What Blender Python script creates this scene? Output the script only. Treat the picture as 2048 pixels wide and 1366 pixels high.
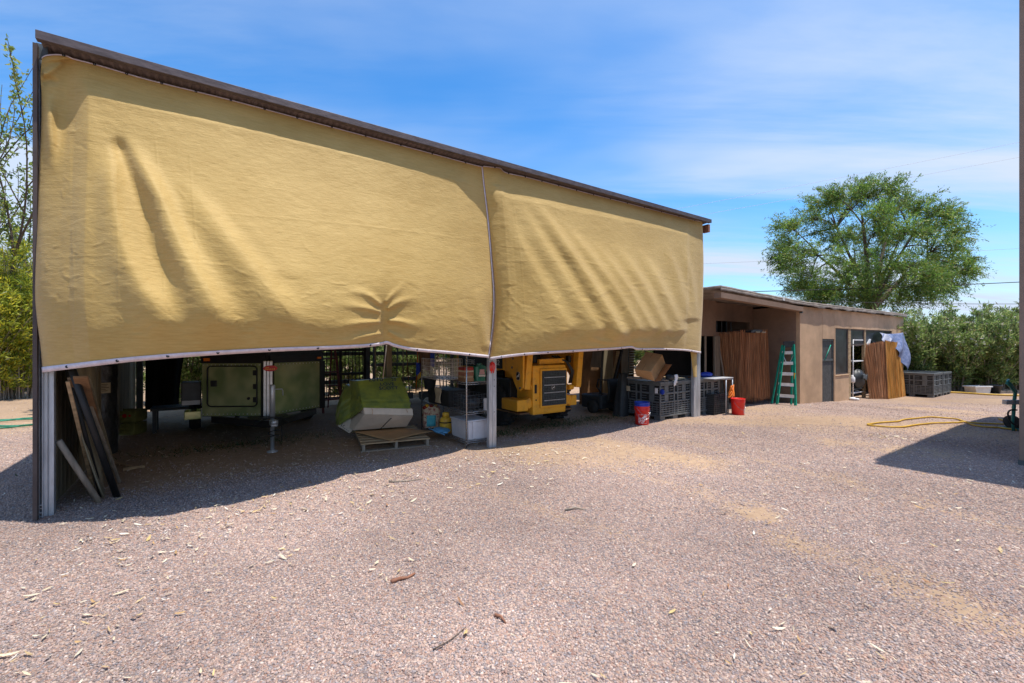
import bpy, bmesh, math, random
import numpy as np
from mathutils import Vector, Matrix, Euler, noise as mnoise

for _o in list(bpy.data.objects):
    bpy.data.objects.remove(_o)
C = bpy.context.scene.collection
SC = bpy.context.scene
rnd = random.Random(7)
PI = math.pi
R = math.radians

# ------------------------------------------------------------------ camera
F, CX, HY, H = 890.0, 1024.0, 689.0, 1.6          # focal length (px of a 2048 px wide picture), centre, horizon row, eye height
cam_d = bpy.data.cameras.new('camera')
cam = bpy.data.objects.new('camera', cam_d)
C.objects.link(cam)
cam.location = (0, 0, H)
cam.rotation_euler = (R(90), 0, 0)
cam_d.sensor_width = 36.0
cam_d.lens = 36.0 * F / 2048.0
cam_d.shift_y = (HY - 683.0) / 2048.0
cam_d.clip_end = 2000
cam_d.clip_start = 0.05
SC.camera = cam

# ------------------------------------------------------------------ sky, sun, exposure
SUN_EL, SUN_AZ = R(74.5), math.atan2(0.987, -0.159)  # azimuth clockwise from +Y
sun_dir = Vector((math.cos(SUN_EL) * 0.987, math.cos(SUN_EL) * -0.159, math.sin(SUN_EL))).normalized()
world = bpy.data.worlds.new("World")
SC.world = world
world.use_nodes = True
wn, wl = world.node_tree.nodes, world.node_tree.links
wn.clear()
w_out = wn.new('ShaderNodeOutputWorld')
w_bg = wn.new('ShaderNodeBackground')
w_bg.inputs['Strength'].default_value = 0.125
sky = wn.new('ShaderNodeTexSky')
sky.sky_type = 'NISHITA'
sky.sun_disc = False
sky.sun_elevation = SUN_EL
sky.sun_rotation = SUN_AZ
sky.altitude = 400
sky.air_density = 1.0
sky.dust_density = 0.6
sky.ozone_density = 2.2


def wmath(op, a, b=None, c=None, clamp=False):
    n = wn.new('ShaderNodeMath')
    n.operation = op
    n.use_clamp = clamp
    for i, v in enumerate((a, b, c)):
        if v is None:
            continue
        if isinstance(v, (int, float)):
            n.inputs[i].default_value = v
        else:
            wl.new(v, n.inputs[i])
    return n.outputs[0]


w_tc = wn.new('ShaderNodeTexCoord')
w_sep = wn.new('ShaderNodeSeparateXYZ')
wl.new(w_tc.outputs['Generated'], w_sep.inputs[0])
dx_, dy_, dz_ = w_sep.outputs
zc = wmath('ADD', wmath('MAXIMUM', dz_, 0.0), 0.10)
cx_ = wmath('DIVIDE', dx_, zc)
cy_ = wmath('DIVIDE', dy_, zc)
comb = wn.new('ShaderNodeCombineXYZ')
wl.new(cx_, comb.inputs[0])
wl.new(cy_, comb.inputs[1])


def wnoise(scale, rot, sx, sy, detail=8, rough=0.6, dist=0.0, off=(0, 0, 0)):
    m = wn.new('ShaderNodeMapping')
    m.inputs['Rotation'].default_value = (0, 0, rot)
    m.inputs['Scale'].default_value = (sx, sy, 1)
    m.inputs['Location'].default_value = off
    wl.new(comb.outputs[0], m.inputs[0])
    t = wn.new('ShaderNodeTexNoise')
    t.inputs['Scale'].default_value = scale
    t.inputs['Detail'].default_value = detail
    t.inputs['Roughness'].default_value = rough
    t.inputs['Distortion'].default_value = dist
    wl.new(m.outputs[0], t.inputs['Vector'])
    return t.outputs['Fac']


def wrange(v, a, b, c=0.0, d=1.0):
    n = wn.new('ShaderNodeMapRange')
    n.interpolation_type = 'SMOOTHSTEP'
    for i, x in enumerate((v, a, b, c, d)):
        if isinstance(x, (int, float)):
            n.inputs[i].default_value = x
        else:
            wl.new(x, n.inputs[i])
    return n.outputs[0]


streak = wnoise(1.0, R(-24), 0.26, 1.25, 9, 0.58, 0.5, (0.6, 0.9, 0))
broad = wnoise(0.42, R(10), 0.6, 1.0, 5, 0.5, 0.2, (3.1, 1.7, 0))
cloud1 = wmath('MULTIPLY', wrange(streak, 0.36, 0.66), wrange(broad, 0.28, 0.52))
veil = wrange(dz_, 0.50, 0.06)                       # thin high cloud thickens towards the horizon
cloud2 = wmath('MULTIPLY', wrange(wnoise(0.8, R(-16), 0.35, 1.2, 7, 0.55, 0.3, (7.0, 2.0, 0)), 0.25, 0.70), veil)
# heap cloud low on the left
hx = wmath('ADD', dx_, 0.735)
hd = wmath('ADD', wmath('MULTIPLY', wmath('MULTIPLY', hx, hx), 30.0), wmath('MULTIPLY', wmath('POWER', wmath('SUBTRACT', dz_, 0.20), 2.0), 60.0))
heap_n = wn.new('ShaderNodeTexNoise')
heap_n.inputs['Scale'].default_value = 9.0
heap_n.inputs['Detail'].default_value = 8
wl.new(w_tc.outputs['Generated'], heap_n.inputs['Vector'])
heap = wrange(wmath('ADD', hd, wmath('MULTIPLY', heap_n.outputs['Fac'], 1.2)), 1.28, 1.08)
cl = wmath('ADD', wmath('MULTIPLY', cloud1, 0.85), wmath('MULTIPLY', cloud2, 0.66), clamp=True)
cl = wmath('MAXIMUM', cl, wmath('MULTIPLY', wrange(dz_, 0.16, 0.0), 0.9), clamp=True)
cl = wmath('MAXIMUM', cl, wmath('MULTIPLY', heap, 0.95), clamp=True)
hsv = wn.new('ShaderNodeHueSaturation')
hsv.inputs['Saturation'].default_value = 1.33
hsv.inputs['Value'].default_value = 1.36
wl.new(sky.outputs[0], hsv.inputs['Color'])
w_mix = wn.new('ShaderNodeMix')
w_mix.data_type = 'RGBA'
wl.new(cl, w_mix.inputs['Factor'])
w_tint = wn.new('ShaderNodeMix')
w_tint.data_type = 'RGBA'
w_tint.blend_type = 'MULTIPLY'
w_tint.inputs['Factor'].default_value = 1.0
w_tint.inputs['B'].default_value = (0.84, 1.12, 1.20, 1)
wl.new(hsv.outputs[0], w_tint.inputs['A'])
wl.new(w_tint.outputs['Result'], w_mix.inputs['A'])
w_mix.inputs['B'].default_value = (4.7, 5.5, 6.8, 1)
wl.new(w_mix.outputs['Result'], w_bg.inputs['Color'])
wl.new(w_bg.outputs[0], w_out.inputs[0])

sun_d = bpy.data.lights.new('sun', 'SUN')
sun_d.energy = 5.0
sun_d.angle = R(0.55)
sun_d.color = (1.0, 0.955, 0.88)
sun = bpy.data.objects.new('sun', sun_d)
C.objects.link(sun)
sun.location = (6, -2, 20)
sun.rotation_euler = sun_dir.to_track_quat('Z', 'Y').to_euler()

SC.view_settings.view_transform = 'Standard'
SC.view_settings.look = 'None'
SC.view_settings.exposure = 0.25
SC.view_settings.gamma = 1.0
SC.view_settings.use_curve_mapping = False
SC.cycles.max_bounces = 7
SC.cycles.transparent_max_bounces = 12
SC.cycles.use_denoising = True
SC.cycles.sample_clamp_indirect = 6.0

# ------------------------------------------------------------------ frames of reference
UX, UY = 0.8227, 0.5685                              # along the shed front
NX, NY = -0.5685, 0.8227                             # into the shed
P0 = (-4.321, 4.140)                                 # foot of the first post
ROT = math.atan2(UY, UX)


def gz(x, y):
    """Height of the yard: level by the shed, falling a little towards the far end."""
    s = (x - P0[0]) * UX + (y - P0[1]) * UY
    k = min(1.0, max(0.0, (s - 13.0) / 6.0))
    return -0.20 * k * k * (3 - 2 * k)


def S(s, t, z=0.0):
    return Vector((P0[0] + s * UX + t * NX, P0[1] + s * UY + t * NY, z))


def G(px, py):
    """Ground point seen at a pixel of the photograph (2048 wide)."""
    z = 0.0
    for _ in range(8):
        y = F * (H - z) / (py - HY)
        x = (px - CX) / F * y
        z = gz(x, y)
    return Vector((x, y, z))


def on_t(px, py, t):
    """Shed coordinates (s, z) of a pixel on the vertical plane t = const."""
    r = (px - CX) / F
    s = (r * (P0[1] + t * NY) - (P0[0] + t * NX)) / (UX - r * UY)
    y = P0[1] + s * UY + t * NY
    return s, H - (py - HY) / F * y


def st(p):
    dx, dy = p[0] - P0[0], p[1] - P0[1]
    return dx * UX + dy * UY, dx * NX + dy * NY


# ------------------------------------------------------------------ materials
def newmat(name):
    m = bpy.data.materials.new(name)
    m.use_nodes = True
    n, l = m.node_tree.nodes, m.node_tree.links
    b = n['Principled BSDF']
    return m, n, l, b


def mat(name, col, rough=0.7, metal=0.0, var=0.18, scale=6.0, bump=0.0, bscale=60.0, col2=None, spec=0.4, detail=6, stretch=(1, 1, 1), mid=(0.35, 0.65), coat=0.0, trans=0.0):
    """Principled material whose colour wanders between two tones, with optional fine relief."""
    m, n, l, b = newmat(name)
    tc = n.new('ShaderNodeTexCoord')
    mp = n.new('ShaderNodeMapping')
    mp.inputs['Scale'].default_value = stretch
    l.new(tc.outputs['Object'], mp.inputs[0])
    t = n.new('ShaderNodeTexNoise')
    t.inputs['Scale'].default_value = scale
    t.inputs['Detail'].default_value = detail
    t.inputs['Roughness'].default_value = 0.65
    l.new(mp.outputs[0], t.inputs['Vector'])
    r = n.new('ShaderNodeValToRGB')
    c2 = col2 or tuple(c * (1 - var) for c in col)
    c1 = col if col2 else tuple(min(1, c * (1 + var * 0.6)) for c in col)
    r.color_ramp.elements[0].position, r.color_ramp.elements[1].position = mid
    r.color_ramp.elements[0].color = (*c2, 1)
    r.color_ramp.elements[1].color = (*c1, 1)
    l.new(t.outputs['Fac'], r.inputs[0])
    l.new(r.outputs[0], b.inputs['Base Color'])
    b.inputs['Roughness'].default_value = rough
    b.inputs['Metallic'].default_value = metal
    b.inputs['Specular IOR Level'].default_value = spec
    b.inputs['Coat Weight'].default_value = coat
    if bump:
        t2 = n.new('ShaderNodeTexNoise')
        t2.inputs['Scale'].default_value = bscale
        t2.inputs['Detail'].default_value = 4
        l.new(mp.outputs[0], t2.inputs['Vector'])
        bp = n.new('ShaderNodeBump')
        bp.inputs['Strength'].default_value = bump
        bp.inputs['Distance'].default_value = 0.01
        l.new(t2.outputs['Fac'], bp.inputs['Height'])
        l.new(bp.outputs[0], b.inputs['Normal'])
    return m


M = {}


def defmat(key, *a, **k):
    M[key] = mat(key, *a, **k)


defmat('galvanised', (0.50, 0.53, 0.56), 0.42, 0.55, 0.25, 5, 0.1, 80, stretch=(3, 3, 0.5))
defmat('dark_steel', (0.10, 0.115, 0.12), 0.55, 0.3, 0.3, 5)
defmat('brown_trim', (0.085, 0.062, 0.055), 0.6, 0, 0.25, 4, 0.1)
defmat('fascia', (0.135, 0.105, 0.102), 0.5, 0.1, 0.4, 9, 0.2, 50, stretch=(0.8, 0.8, 3), col2=(0.075, 0.056, 0.054), mid=(.38, .66))
defmat('roof_sheet', (0.16, 0.12, 0.10), 0.5, 0.35, 0.3, 3)
defmat('siding', (0.30, 0.25, 0.16), 0.8, 0, 0.4, 2, 0.3, 25, stretch=(2, 2, 0.4))
defmat('rust_board', (0.26, 0.145, 0.070), 0.85, 0, 0.45, 1.6, 0.3, 30)
defmat('wood', (0.42, 0.29, 0.16), 0.75, 0, 0.35, 3, 0.25, 40, stretch=(1, 8, 8))
defmat('wood_grey', (0.30, 0.245, 0.185), 0.8, 0, 0.35, 3, 0.3, 40, stretch=(6, 6, 0.7))
defmat('cardboard', (0.52, 0.30, 0.135), 0.82, 0, 0.15, 4, 0.08, 60)
defmat('white_card', (0.74, 0.66, 0.55), 0.8, 0, 0.14, 3, 0.05, 60)
defmat('wrap', (0.36, 0.42, 0.075), 0.28, 0, 0.45, 5, 0.6, 9, col2=(0.17, 0.24, 0.075), spec=0.6)
defmat('black_plastic', (0.030, 0.034, 0.037), 0.5, 0, 0.35, 7, 0.15, 30, spec=0.5)
defmat('bin_plastic', (0.15, 0.165, 0.168), 0.42, 0, 0.4, 5, 0.1, 30, col2=(0.085, 0.095, 0.10), spec=0.6)
defmat('bin_dark', (0.022, 0.025, 0.027), 0.55, 0, 0.35, 7, 0.1, 30)
defmat('black_metal', (0.02, 0.021, 0.022), 0.5, 0.2, 0.3, 6)
defmat('rubber', (0.035, 0.034, 0.032), 0.85, 0, 0.35, 9, 0.4, 40)
defmat('loader_yellow', (0.84, 0.39, 0.028), 0.45, 0, 0.2, 7, 0.08, 60, col2=(0.50, 0.23, 0.04), mid=(.26, .50), detail=10)
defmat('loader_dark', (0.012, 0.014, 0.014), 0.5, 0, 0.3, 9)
defmat('chrome_wire', (0.42, 0.43, 0.44), 0.25, 0.85, 0.15, 9)
defmat('white_wire', (0.78, 0.74, 0.68), 0.45, 0, 0.15, 9)
defmat('red_plastic', (0.72, 0.022, 0.014), 0.38, 0, 0.15, 6, 0.03, 30, spec=0.5)
defmat('blue_plastic', (0.018, 0.05, 0.36), 0.4, 0, 0.2, 6)
defmat('white_paint', (0.78, 0.76, 0.74), 0.5, 0, 0.08, 6)
defmat('green_fibre', (0.018, 0.36, 0.24), 0.45, 0, 0.2, 6)
defmat('alu', (0.60, 0.60, 0.59), 0.38, 0.7, 0.2, 6)
defmat('tan_stucco', (0.58, 0.385, 0.235), 0.9, 0, 0.24, 1.1, 0.35, 90)
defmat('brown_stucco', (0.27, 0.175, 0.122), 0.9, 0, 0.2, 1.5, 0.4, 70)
defmat('corner_stucco', (0.27, 0.20, 0.155), 0.92, 0, 0.15, 2, 0.5, 90)
defmat('roof_felt', (0.27, 0.225, 0.19), 0.9, 0, 0.35, 4, 0.5, 30)
defmat('reed', (0.52, 0.26, 0.085), 0.8, 0, 0.5, 7, 0.9, 60, col2=(0.235, 0.105, 0.040), stretch=(6, 6, 0.22))
defmat('reed_sunlit', (0.60, 0.31, 0.075), 0.8, 0, 0.5, 7, 0.9, 60, col2=(0.34, 0.155, 0.040), stretch=(6, 6, 0.22))  # brighter copy of reed, with sunlight put into the colour
defmat('hose_yellow', (0.60, 0.36, 0.04), 0.5, 0, 0.2, 9)
defmat('hose_green', (0.03, 0.22, 0.13), 0.45, 0, 0.3, 9)
defmat('hose_black', (0.02, 0.022, 0.022), 0.45, 0, 0.2, 9)
defmat('cord_orange', (0.85, 0.22, 0.02), 0.5, 0, 0.15, 9)
defmat('cart_green', (0.03, 0.20, 0.17), 0.4, 0.1, 0.25, 9)
defmat('grey_plastic', (0.46, 0.46, 0.47), 0.5, 0, 0.12, 6)
defmat('tote_grey', (0.56, 0.56, 0.58), 0.45, 0, 0.12, 6)
defmat('glass_dark', (0.030, 0.036, 0.040), 0.30, 0, 0.6, 3, 0.05, 4, spec=0.25)
defmat('screen_mesh', (0.075, 0.075, 0.072), 0.7, 0.1, 0.4, 12)
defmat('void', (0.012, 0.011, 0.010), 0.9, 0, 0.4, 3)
defmat('tarp_blue', (0.22, 0.245, 0.37), 0.5, 0, 0.3, 9, 0.6, 12, col2=(0.08, 0.11, 0.22))
defmat('bark', (0.12, 0.085, 0.06), 0.9, 0, 0.4, 8, 0.6, 20)
defmat('twig', (0.30, 0.245, 0.19), 0.9, 0, 0.35, 8)
defmat('red_paint', (0.30, 0.03, 0.022), 0.5, 0, 0.3, 6)
defmat('cable', (0.03, 0.03, 0.03), 0.6, 0, 0.1, 3)
defmat('label_paper', (0.52, 0.43, 0.29), 0.8, 0, 0.15, 9)
defmat('ink', (0.02, 0.018, 0.016), 0.7, 0, 0.1, 9)
defmat('ink_blue', (0.02, 0.03, 0.12), 0.7, 0, 0.1, 9)
defmat('ink_white', (0.80, 0.78, 0.76), 0.6, 0, 0.06, 9)
defmat('sign_red', (0.55, 0.02, 0.015), 0.4, 0, 0.15, 9)
defmat('sign_gold', (0.75, 0.40, 0.03), 0.4, 0, 0.15, 9)
defmat('hem_tape', (0.66, 0.58, 0.60), 0.75, 0, 0.14, 20, 0.2, 90)

# ------------------------------------------------------------------ object helpers
def tag(o, label=None, cat=None, group=None, kind=None):
    if label: o['label'] = label
    if cat: o['category'] = cat
    if group: o['group'] = group
    if kind: o['kind'] = kind
    return o


def thing(name, label, cat, loc=(0, 0, 0), rotz=0.0, group=None, rot=None):
    o = bpy.data.objects.new(name, None)
    o.empty_display_size = 0.2
    C.objects.link(o)
    o.location = loc
    o.rotation_euler = rot if rot else (0, 0, rotz)
    return tag(o, label, cat, group)


def shed_thing(name, label, cat, s, t, z=0.0, drot=0.0, group=None):
    return thing(name, label, cat, S(s, t, z), ROT + drot, group)


class MB:
    """Collects shapes and links them as ONE mesh object."""
    def __init__(self):
        self.bm = bmesh.new()

    def box(self, c, d, rot=None, bev=0.0):
        m = Matrix.Translation(Vector(c))
        if rot is not None:
            m = m @ (rot if isinstance(rot, Matrix) else Euler(rot).to_matrix().to_4x4())
        r = bmesh.ops.create_cube(self.bm, size=1.0)
        vs = r['verts']
        for v in vs:
            v.co = m @ Vector((v.co.x * d[0], v.co.y * d[1], v.co.z * d[2]))
        if bev > 0:
            es = list({e for v in vs for e in v.link_edges})
            bmesh.ops.bevel(self.bm, geom=es, offset=bev, segments=2, affect='EDGES', profile=0.6)
        return self

    def span(self, a, b, bev=0.0):
        a, b = Vector(a), Vector(b)
        return self.box((a + b) / 2, [abs(x) for x in (b - a)], bev=bev)

    def bar(self, p, q, w, h, up=(0, 0, 1), bev=0.0):
        p, q = Vector(p), Vector(q)
        z = (q - p)
        L = z.length
        z.normalize()
        u = Vector(up)
        if abs(u.dot(z)) > 0.98:
            u = Vector((0, 1, 0))
        x = u.cross(z).normalized()
        y = z.cross(x)
        m = Matrix((x, y, z)).transposed().to_4x4()
        return self.box((p + q) / 2, (w, h, L), m, bev)

    def tube(self, pts, r, seg=8, cap=True, closed=False):
        pts = [Vector(p) for p in pts]
        n = len(pts)
        rr = r if isinstance(r, (list, tuple)) else [r] * n
        rings = []
        ref = None
        for i in range(n):
            a = pts[i - 1] if (i > 0 or closed) else pts[i]
            b = pts[(i + 1) % n] if (i < n - 1 or closed) else pts[i]
            d = (b - a).normalized()
            if ref is None:
                ref = Vector((0, 0, 1)) if abs(d.z) < 0.9 else Vector((1, 0, 0))
            x = d.cross(ref)
            if x.length < 1e-4:
                x = d.orthogonal()
            x.normalize()
            y = x.cross(d).normalized()
            ref = y
            rings.append([self.bm.verts.new(pts[i] + (x * math.cos(k * 2 * PI / seg) + y * math.sin(k * 2 * PI / seg)) * rr[i]) for k in range(seg)])
        m = n if closed else n - 1
        for i in range(m):
            A, B = rings[i], rings[(i + 1) % n]
            for k in range(seg):
                f = self.bm.faces.new((A[k], A[(k + 1) % seg], B[(k + 1) % seg], B[k]))
                f.smooth = True
        if cap and not closed:
            self.bm.faces.new(rings[0][::-1])
            self.bm.faces.new(rings[-1])
        return self

    def lathe(self, prof, c=(0, 0, 0), seg=24, axis=None):
        c = Vector(c)
        rot = Matrix.Identity(3)
        if axis is not None:
            rot = Vector(axis).normalized().to_track_quat('Z', 'Y').to_matrix()
        rings = []
        for r_, z_ in prof:
            rings.append([self.bm.verts.new(c + rot @ Vector((r_ * math.cos(k * 2 * PI / seg), r_ * math.sin(k * 2 * PI / seg), z_))) for k in range(seg)])
        for A, B in zip(rings, rings[1:]):
            for k in range(seg):
                f = self.bm.faces.new((A[k], A[(k + 1) % seg], B[(k + 1) % seg], B[k]))
                f.smooth = True
        if prof[0][0] > 1e-4:
            self.bm.faces.new(rings[0][::-1])
        if prof[-1][0] > 1e-4:
            self.bm.faces.new(rings[-1])
        return self

    def prism(self, poly, a, b, frame=None, bev=0.0):
        """Extrudes a 2-D outline (list of (x, y)) from depth a to b; frame maps (x, y, depth) to 3-D."""
        fr = frame or (lambda x, y, d: Vector((x, d, y)))
        A = [self.bm.verts.new(fr(x, y, a)) for x, y in poly]
        B = [self.bm.verts.new(fr(x, y, b)) for x, y in poly]
        n = len(poly)
        fs = [self.bm.faces.new(A), self.bm.faces.new(B[::-1])]
        for i in range(n):
            fs.append(self.bm.faces.new((A[i], B[i], B[(i + 1) % n], A[(i + 1) % n])))
        if bev:
            es = list({e for f in fs for e in f.edges})
            bmesh.ops.bevel(self.bm, geom=es, offset=bev, segments=2, affect='EDGES')
        return self

    def grid(self, fn, nu, nv, smooth=True, thick=0.0):
        vs = [[self.bm.verts.new(fn(i / nu, j / nv)) for i in range(nu + 1)] for j in range(nv + 1)]
        fs = []
        for j in range(nv):
            for i in range(nu):
                f = self.bm.faces.new((vs[j][i], vs[j][i + 1], vs[j + 1][i + 1], vs[j + 1][i]))
                f.smooth = smooth
                fs.append(f)
        if thick:
            bmesh.ops.recalc_face_normals(self.bm, faces=fs)
            r = bmesh.ops.solidify(self.bm, geom=fs, thickness=thick)
        return self

    def build(self, name, m, parent=None, recalc=True, loc=None, rot=None):
        if recalc:
            bmesh.ops.recalc_face_normals(self.bm, faces=self.bm.faces[:])
        me = bpy.data.meshes.new(name)
        self.bm.to_mesh(me)
        self.bm.free()
        me.materials.append(M[m] if isinstance(m, str) else m)
        o = bpy.data.objects.new(name, me)
        C.objects.link(o)
        if parent:
            o.parent = parent
        if loc is not None:
            o.location = loc
        if rot is not None:
            o.rotation_euler = rot
        return o


def mesh_np(name, verts, faces, m, parent=None, col=None, smooth=False):
    """One mesh from numpy arrays; faces is (n,k)."""
    me = bpy.data.meshes.new(name)
    nv, (nf, k) = len(verts), faces.shape
    me.vertices.add(nv)
    me.vertices.foreach_set('co', np.ascontiguousarray(verts, dtype=np.float32).ravel())
    me.loops.add(nf * k)
    me.loops.foreach_set('vertex_index', np.ascontiguousarray(faces, dtype=np.int32).ravel())
    me.polygons.add(nf)
    me.polygons.foreach_set('loop_start', np.arange(0, nf * k, k, dtype=np.int32))
    me.polygons.foreach_set('loop_total', np.full(nf, k, dtype=np.int32))
    if smooth:
        me.polygons.foreach_set('use_smooth', np.ones(nf, dtype=bool))
    if col is not None:
        a = me.color_attributes.new('tone', 'FLOAT_COLOR', 'POINT')
        c4 = np.ones((nv, 4), dtype=np.float32)
        c4[:, :3] = col
        a.data.foreach_set('color', c4.ravel())
    me.update(calc_edges=True)
    me.materials.append(M[m] if isinstance(m, str) else m)
    o = bpy.data.objects.new(name, me)
    C.objects.link(o)
    if parent:
        o.parent = parent
    return o


def copy_tree(o, parent=None):
    c = o.copy()
    C.objects.link(c)
    if parent:
        c.parent = parent
    for ch in list(o.children):
        copy_tree(ch, c)
    return c


def text_mesh(txt, size, m, parent, name='lettering', loc=(0, 0, 0), rot=(R(90), 0, 0), squeeze=1.0, ext=0.0015, bold=0.0):
    cu = bpy.data.curves.new(name, 'FONT')
    cu.body = txt
    cu.size = size
    cu.align_x, cu.align_y = 'CENTER', 'CENTER'
    cu.extrude = ext
    cu.offset = bold
    cu.resolution_u = 2
    tmp = bpy.data.objects.new('tmp_text', cu)
    C.objects.link(tmp)
    dg = bpy.context.evaluated_depsgraph_get()
    me = bpy.data.meshes.new_from_object(tmp.evaluated_get(dg))
    bpy.data.objects.remove(tmp)
    me.materials.clear()
    me.materials.append(M[m])
    o = bpy.data.objects.new(name, me)
    C.objects.link(o)
    o.parent = parent
    o.location = loc
    o.rotation_euler = rot
    o.scale = (squeeze, 1, 1)
    return o
# ------------------------------------------------------------------ ground
def vnoise(p, sc):
    return mnoise.noise(Vector((p[0] * sc, p[1] * sc, 0.37)))


SAND = []  # (centre s-t free world x, y, half length, half width, angle, strength)


def sand_spot(px0, py0, px1, py1, w, k=1.0):
    a, b = G(px0, py0), G(px1, py1)
    SAND.append((a.x, a.y, b.x, b.y, w, k))


sand_spot(1400, 985, 1480, 1010, 0.22, 0.8)
sand_spot(1490, 1015, 1600, 1085, 0.27, 1.0)
sand_spot(1180, 882, 1400, 925, 0.47, 0.9)
sand_spot(1250, 905, 1350, 915, 0.41, 1.0)
sand_spot(1080, 905, 1200, 890, 0.34, 0.6)
sand_spot(1830, 1170, 1900, 1210, 0.27, 0.9)
sand_spot(1920, 1215, 1990, 1240, 0.19, 0.8)
sand_spot(1660, 885, 1850, 905, 0.47, 0.8)
sand_spot(1700, 960, 1800, 990, 0.34, 0.5)
sand_spot(1480, 845, 1640, 860, 0.54, 0.5)
sand_spot(1330, 872, 1700, 968, 0.10, 0.55)
sand_spot(1700, 968, 2040, 1062, 0.10, 0.55)
sand_spot(1120, 915, 1420, 985, 0.12, 0.5)
sand_spot(1600, 1085, 1830, 1170, 0.13, 0.5)
sand_spot(900, 960, 1300, 1090, 0.09, 0.4)
sand_spot(1900, 830, 2000, 835, 0.41, 0.7)
sand_spot(500, 900, 760, 915, 0.54, 0.7)


def sand_mask(x, y):
    """0 = deep gravel, 1 = bare sandy soil."""
    m = np.zeros_like(x)
    for ax, ay, bx, by, w, k in SAND:
        dx, dy = bx - ax, by - ay
        L = dx * dx + dy * dy + 1e-9
        t = np.clip(((x - ax) * dx + (y - ay) * dy) / L, 0, 1)
        d = np.hypot(x - ax - t * dx, y - ay - t * dy)
        m = np.maximum(m, k * np.clip(1.35 - d / w, 0, 1))
    return m


def np_noise(x, y, seed, sc):
    """Cheap smooth value noise on numpy arrays."""
    x, y = x * sc, y * sc
    xi, yi = np.floor(x).astype(np.int64), np.floor(y).astype(np.int64)
    fx, fy = x - xi, y - yi
    fx, fy = fx * fx * (3 - 2 * fx), fy * fy * (3 - 2 * fy)

    def h(a, b):
        v = np.sin(a * 127.1 + b * 311.7 + seed * 74.7) * 43758.5453
        return v - np.floor(v)
    return (h(xi, yi) * (1 - fx) + h(xi + 1, yi) * fx) * (1 - fy) + (h(xi, yi + 1) * (1 - fx) + h(xi + 1, yi + 1) * fx) * fy


def fbm(x, y, seed, sc, o=4):
    r, a, tot = 0, 1.0, 0
    for i in range(o):
        r = r + a * np_noise(x, y, seed + i * 3.3, sc * 2 ** i)
        tot += a
        a *= 0.55
    return r / tot


def gz_np(x, y):
    s = (x - P0[0]) * UX + (y - P0[1]) * UY
    k = np.clip((s - 13.0) / 6.0, 0, 1)
    return -0.20 * k * k * (3 - 2 * k)


def soil_amount(x, y):
    """How bare the soil is: streaks, tyre tracks, the shed floor and everything beyond the gravel."""
    s = (x - P0[0]) * UX + (y - P0[1]) * UY
    t = (x - P0[0]) * NX + (y - P0[1]) * NY
    n = fbm(x, y, 3.0, 0.9, 5)
    n2 = fbm(x * 0.6 + y * 0.5, y * 1.2, 9.0, 0.55, 4)
    m = sand_mask(x, y) * np.clip((n - 0.22 + .7 * (fbm(x, y, 17.0, 4.0, 3) - .5)) * 3.0, 0, 0.92)
    m = np.maximum(m, np.clip((n2 - 0.50) * 3.4, 0, 0.80) * np.clip((y - 3.0) / 4, 0, 1))
    inside = np.clip((t - 0.2) / 1.2, 0, 1) * (s > -0.1) * (s < 10.6)
    m = np.maximum(m, np.clip((t - 0.0) / .9, 0, 1) * (s > -0.1) * (s < 10.6) * (1.0 + 0.2 * n))
    behind = np.clip((t - 5.0) / 2.0, 0, 1)
    m = np.maximum(m, behind * 0.95)
    left = np.clip((-s - 1.6 + 1.2 * (n - 0.5)) / 1.4, 0, 1) * np.clip((t - 0.5) / 2, 0, 1)
    m = np.maximum(m, left)
    far = np.clip((s - 21) / 4, 0, 1)
    m = np.maximum(m, far * 0.5)
    return np.clip(m, 0, 1)


def relief(x, y):
    a, b = x * .88 - y * .47, x * .47 + y * .88
    return 0.034 * (fbm(x, y, 1.0, 0.35, 3) - 0.5) + 0.016 * (fbm(x, y, 5.0, 2.4, 3) - 0.5) + 0.030 * (fbm(a * .35, b * 1.7, 8.0, 1.0, 3) - .5)


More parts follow.
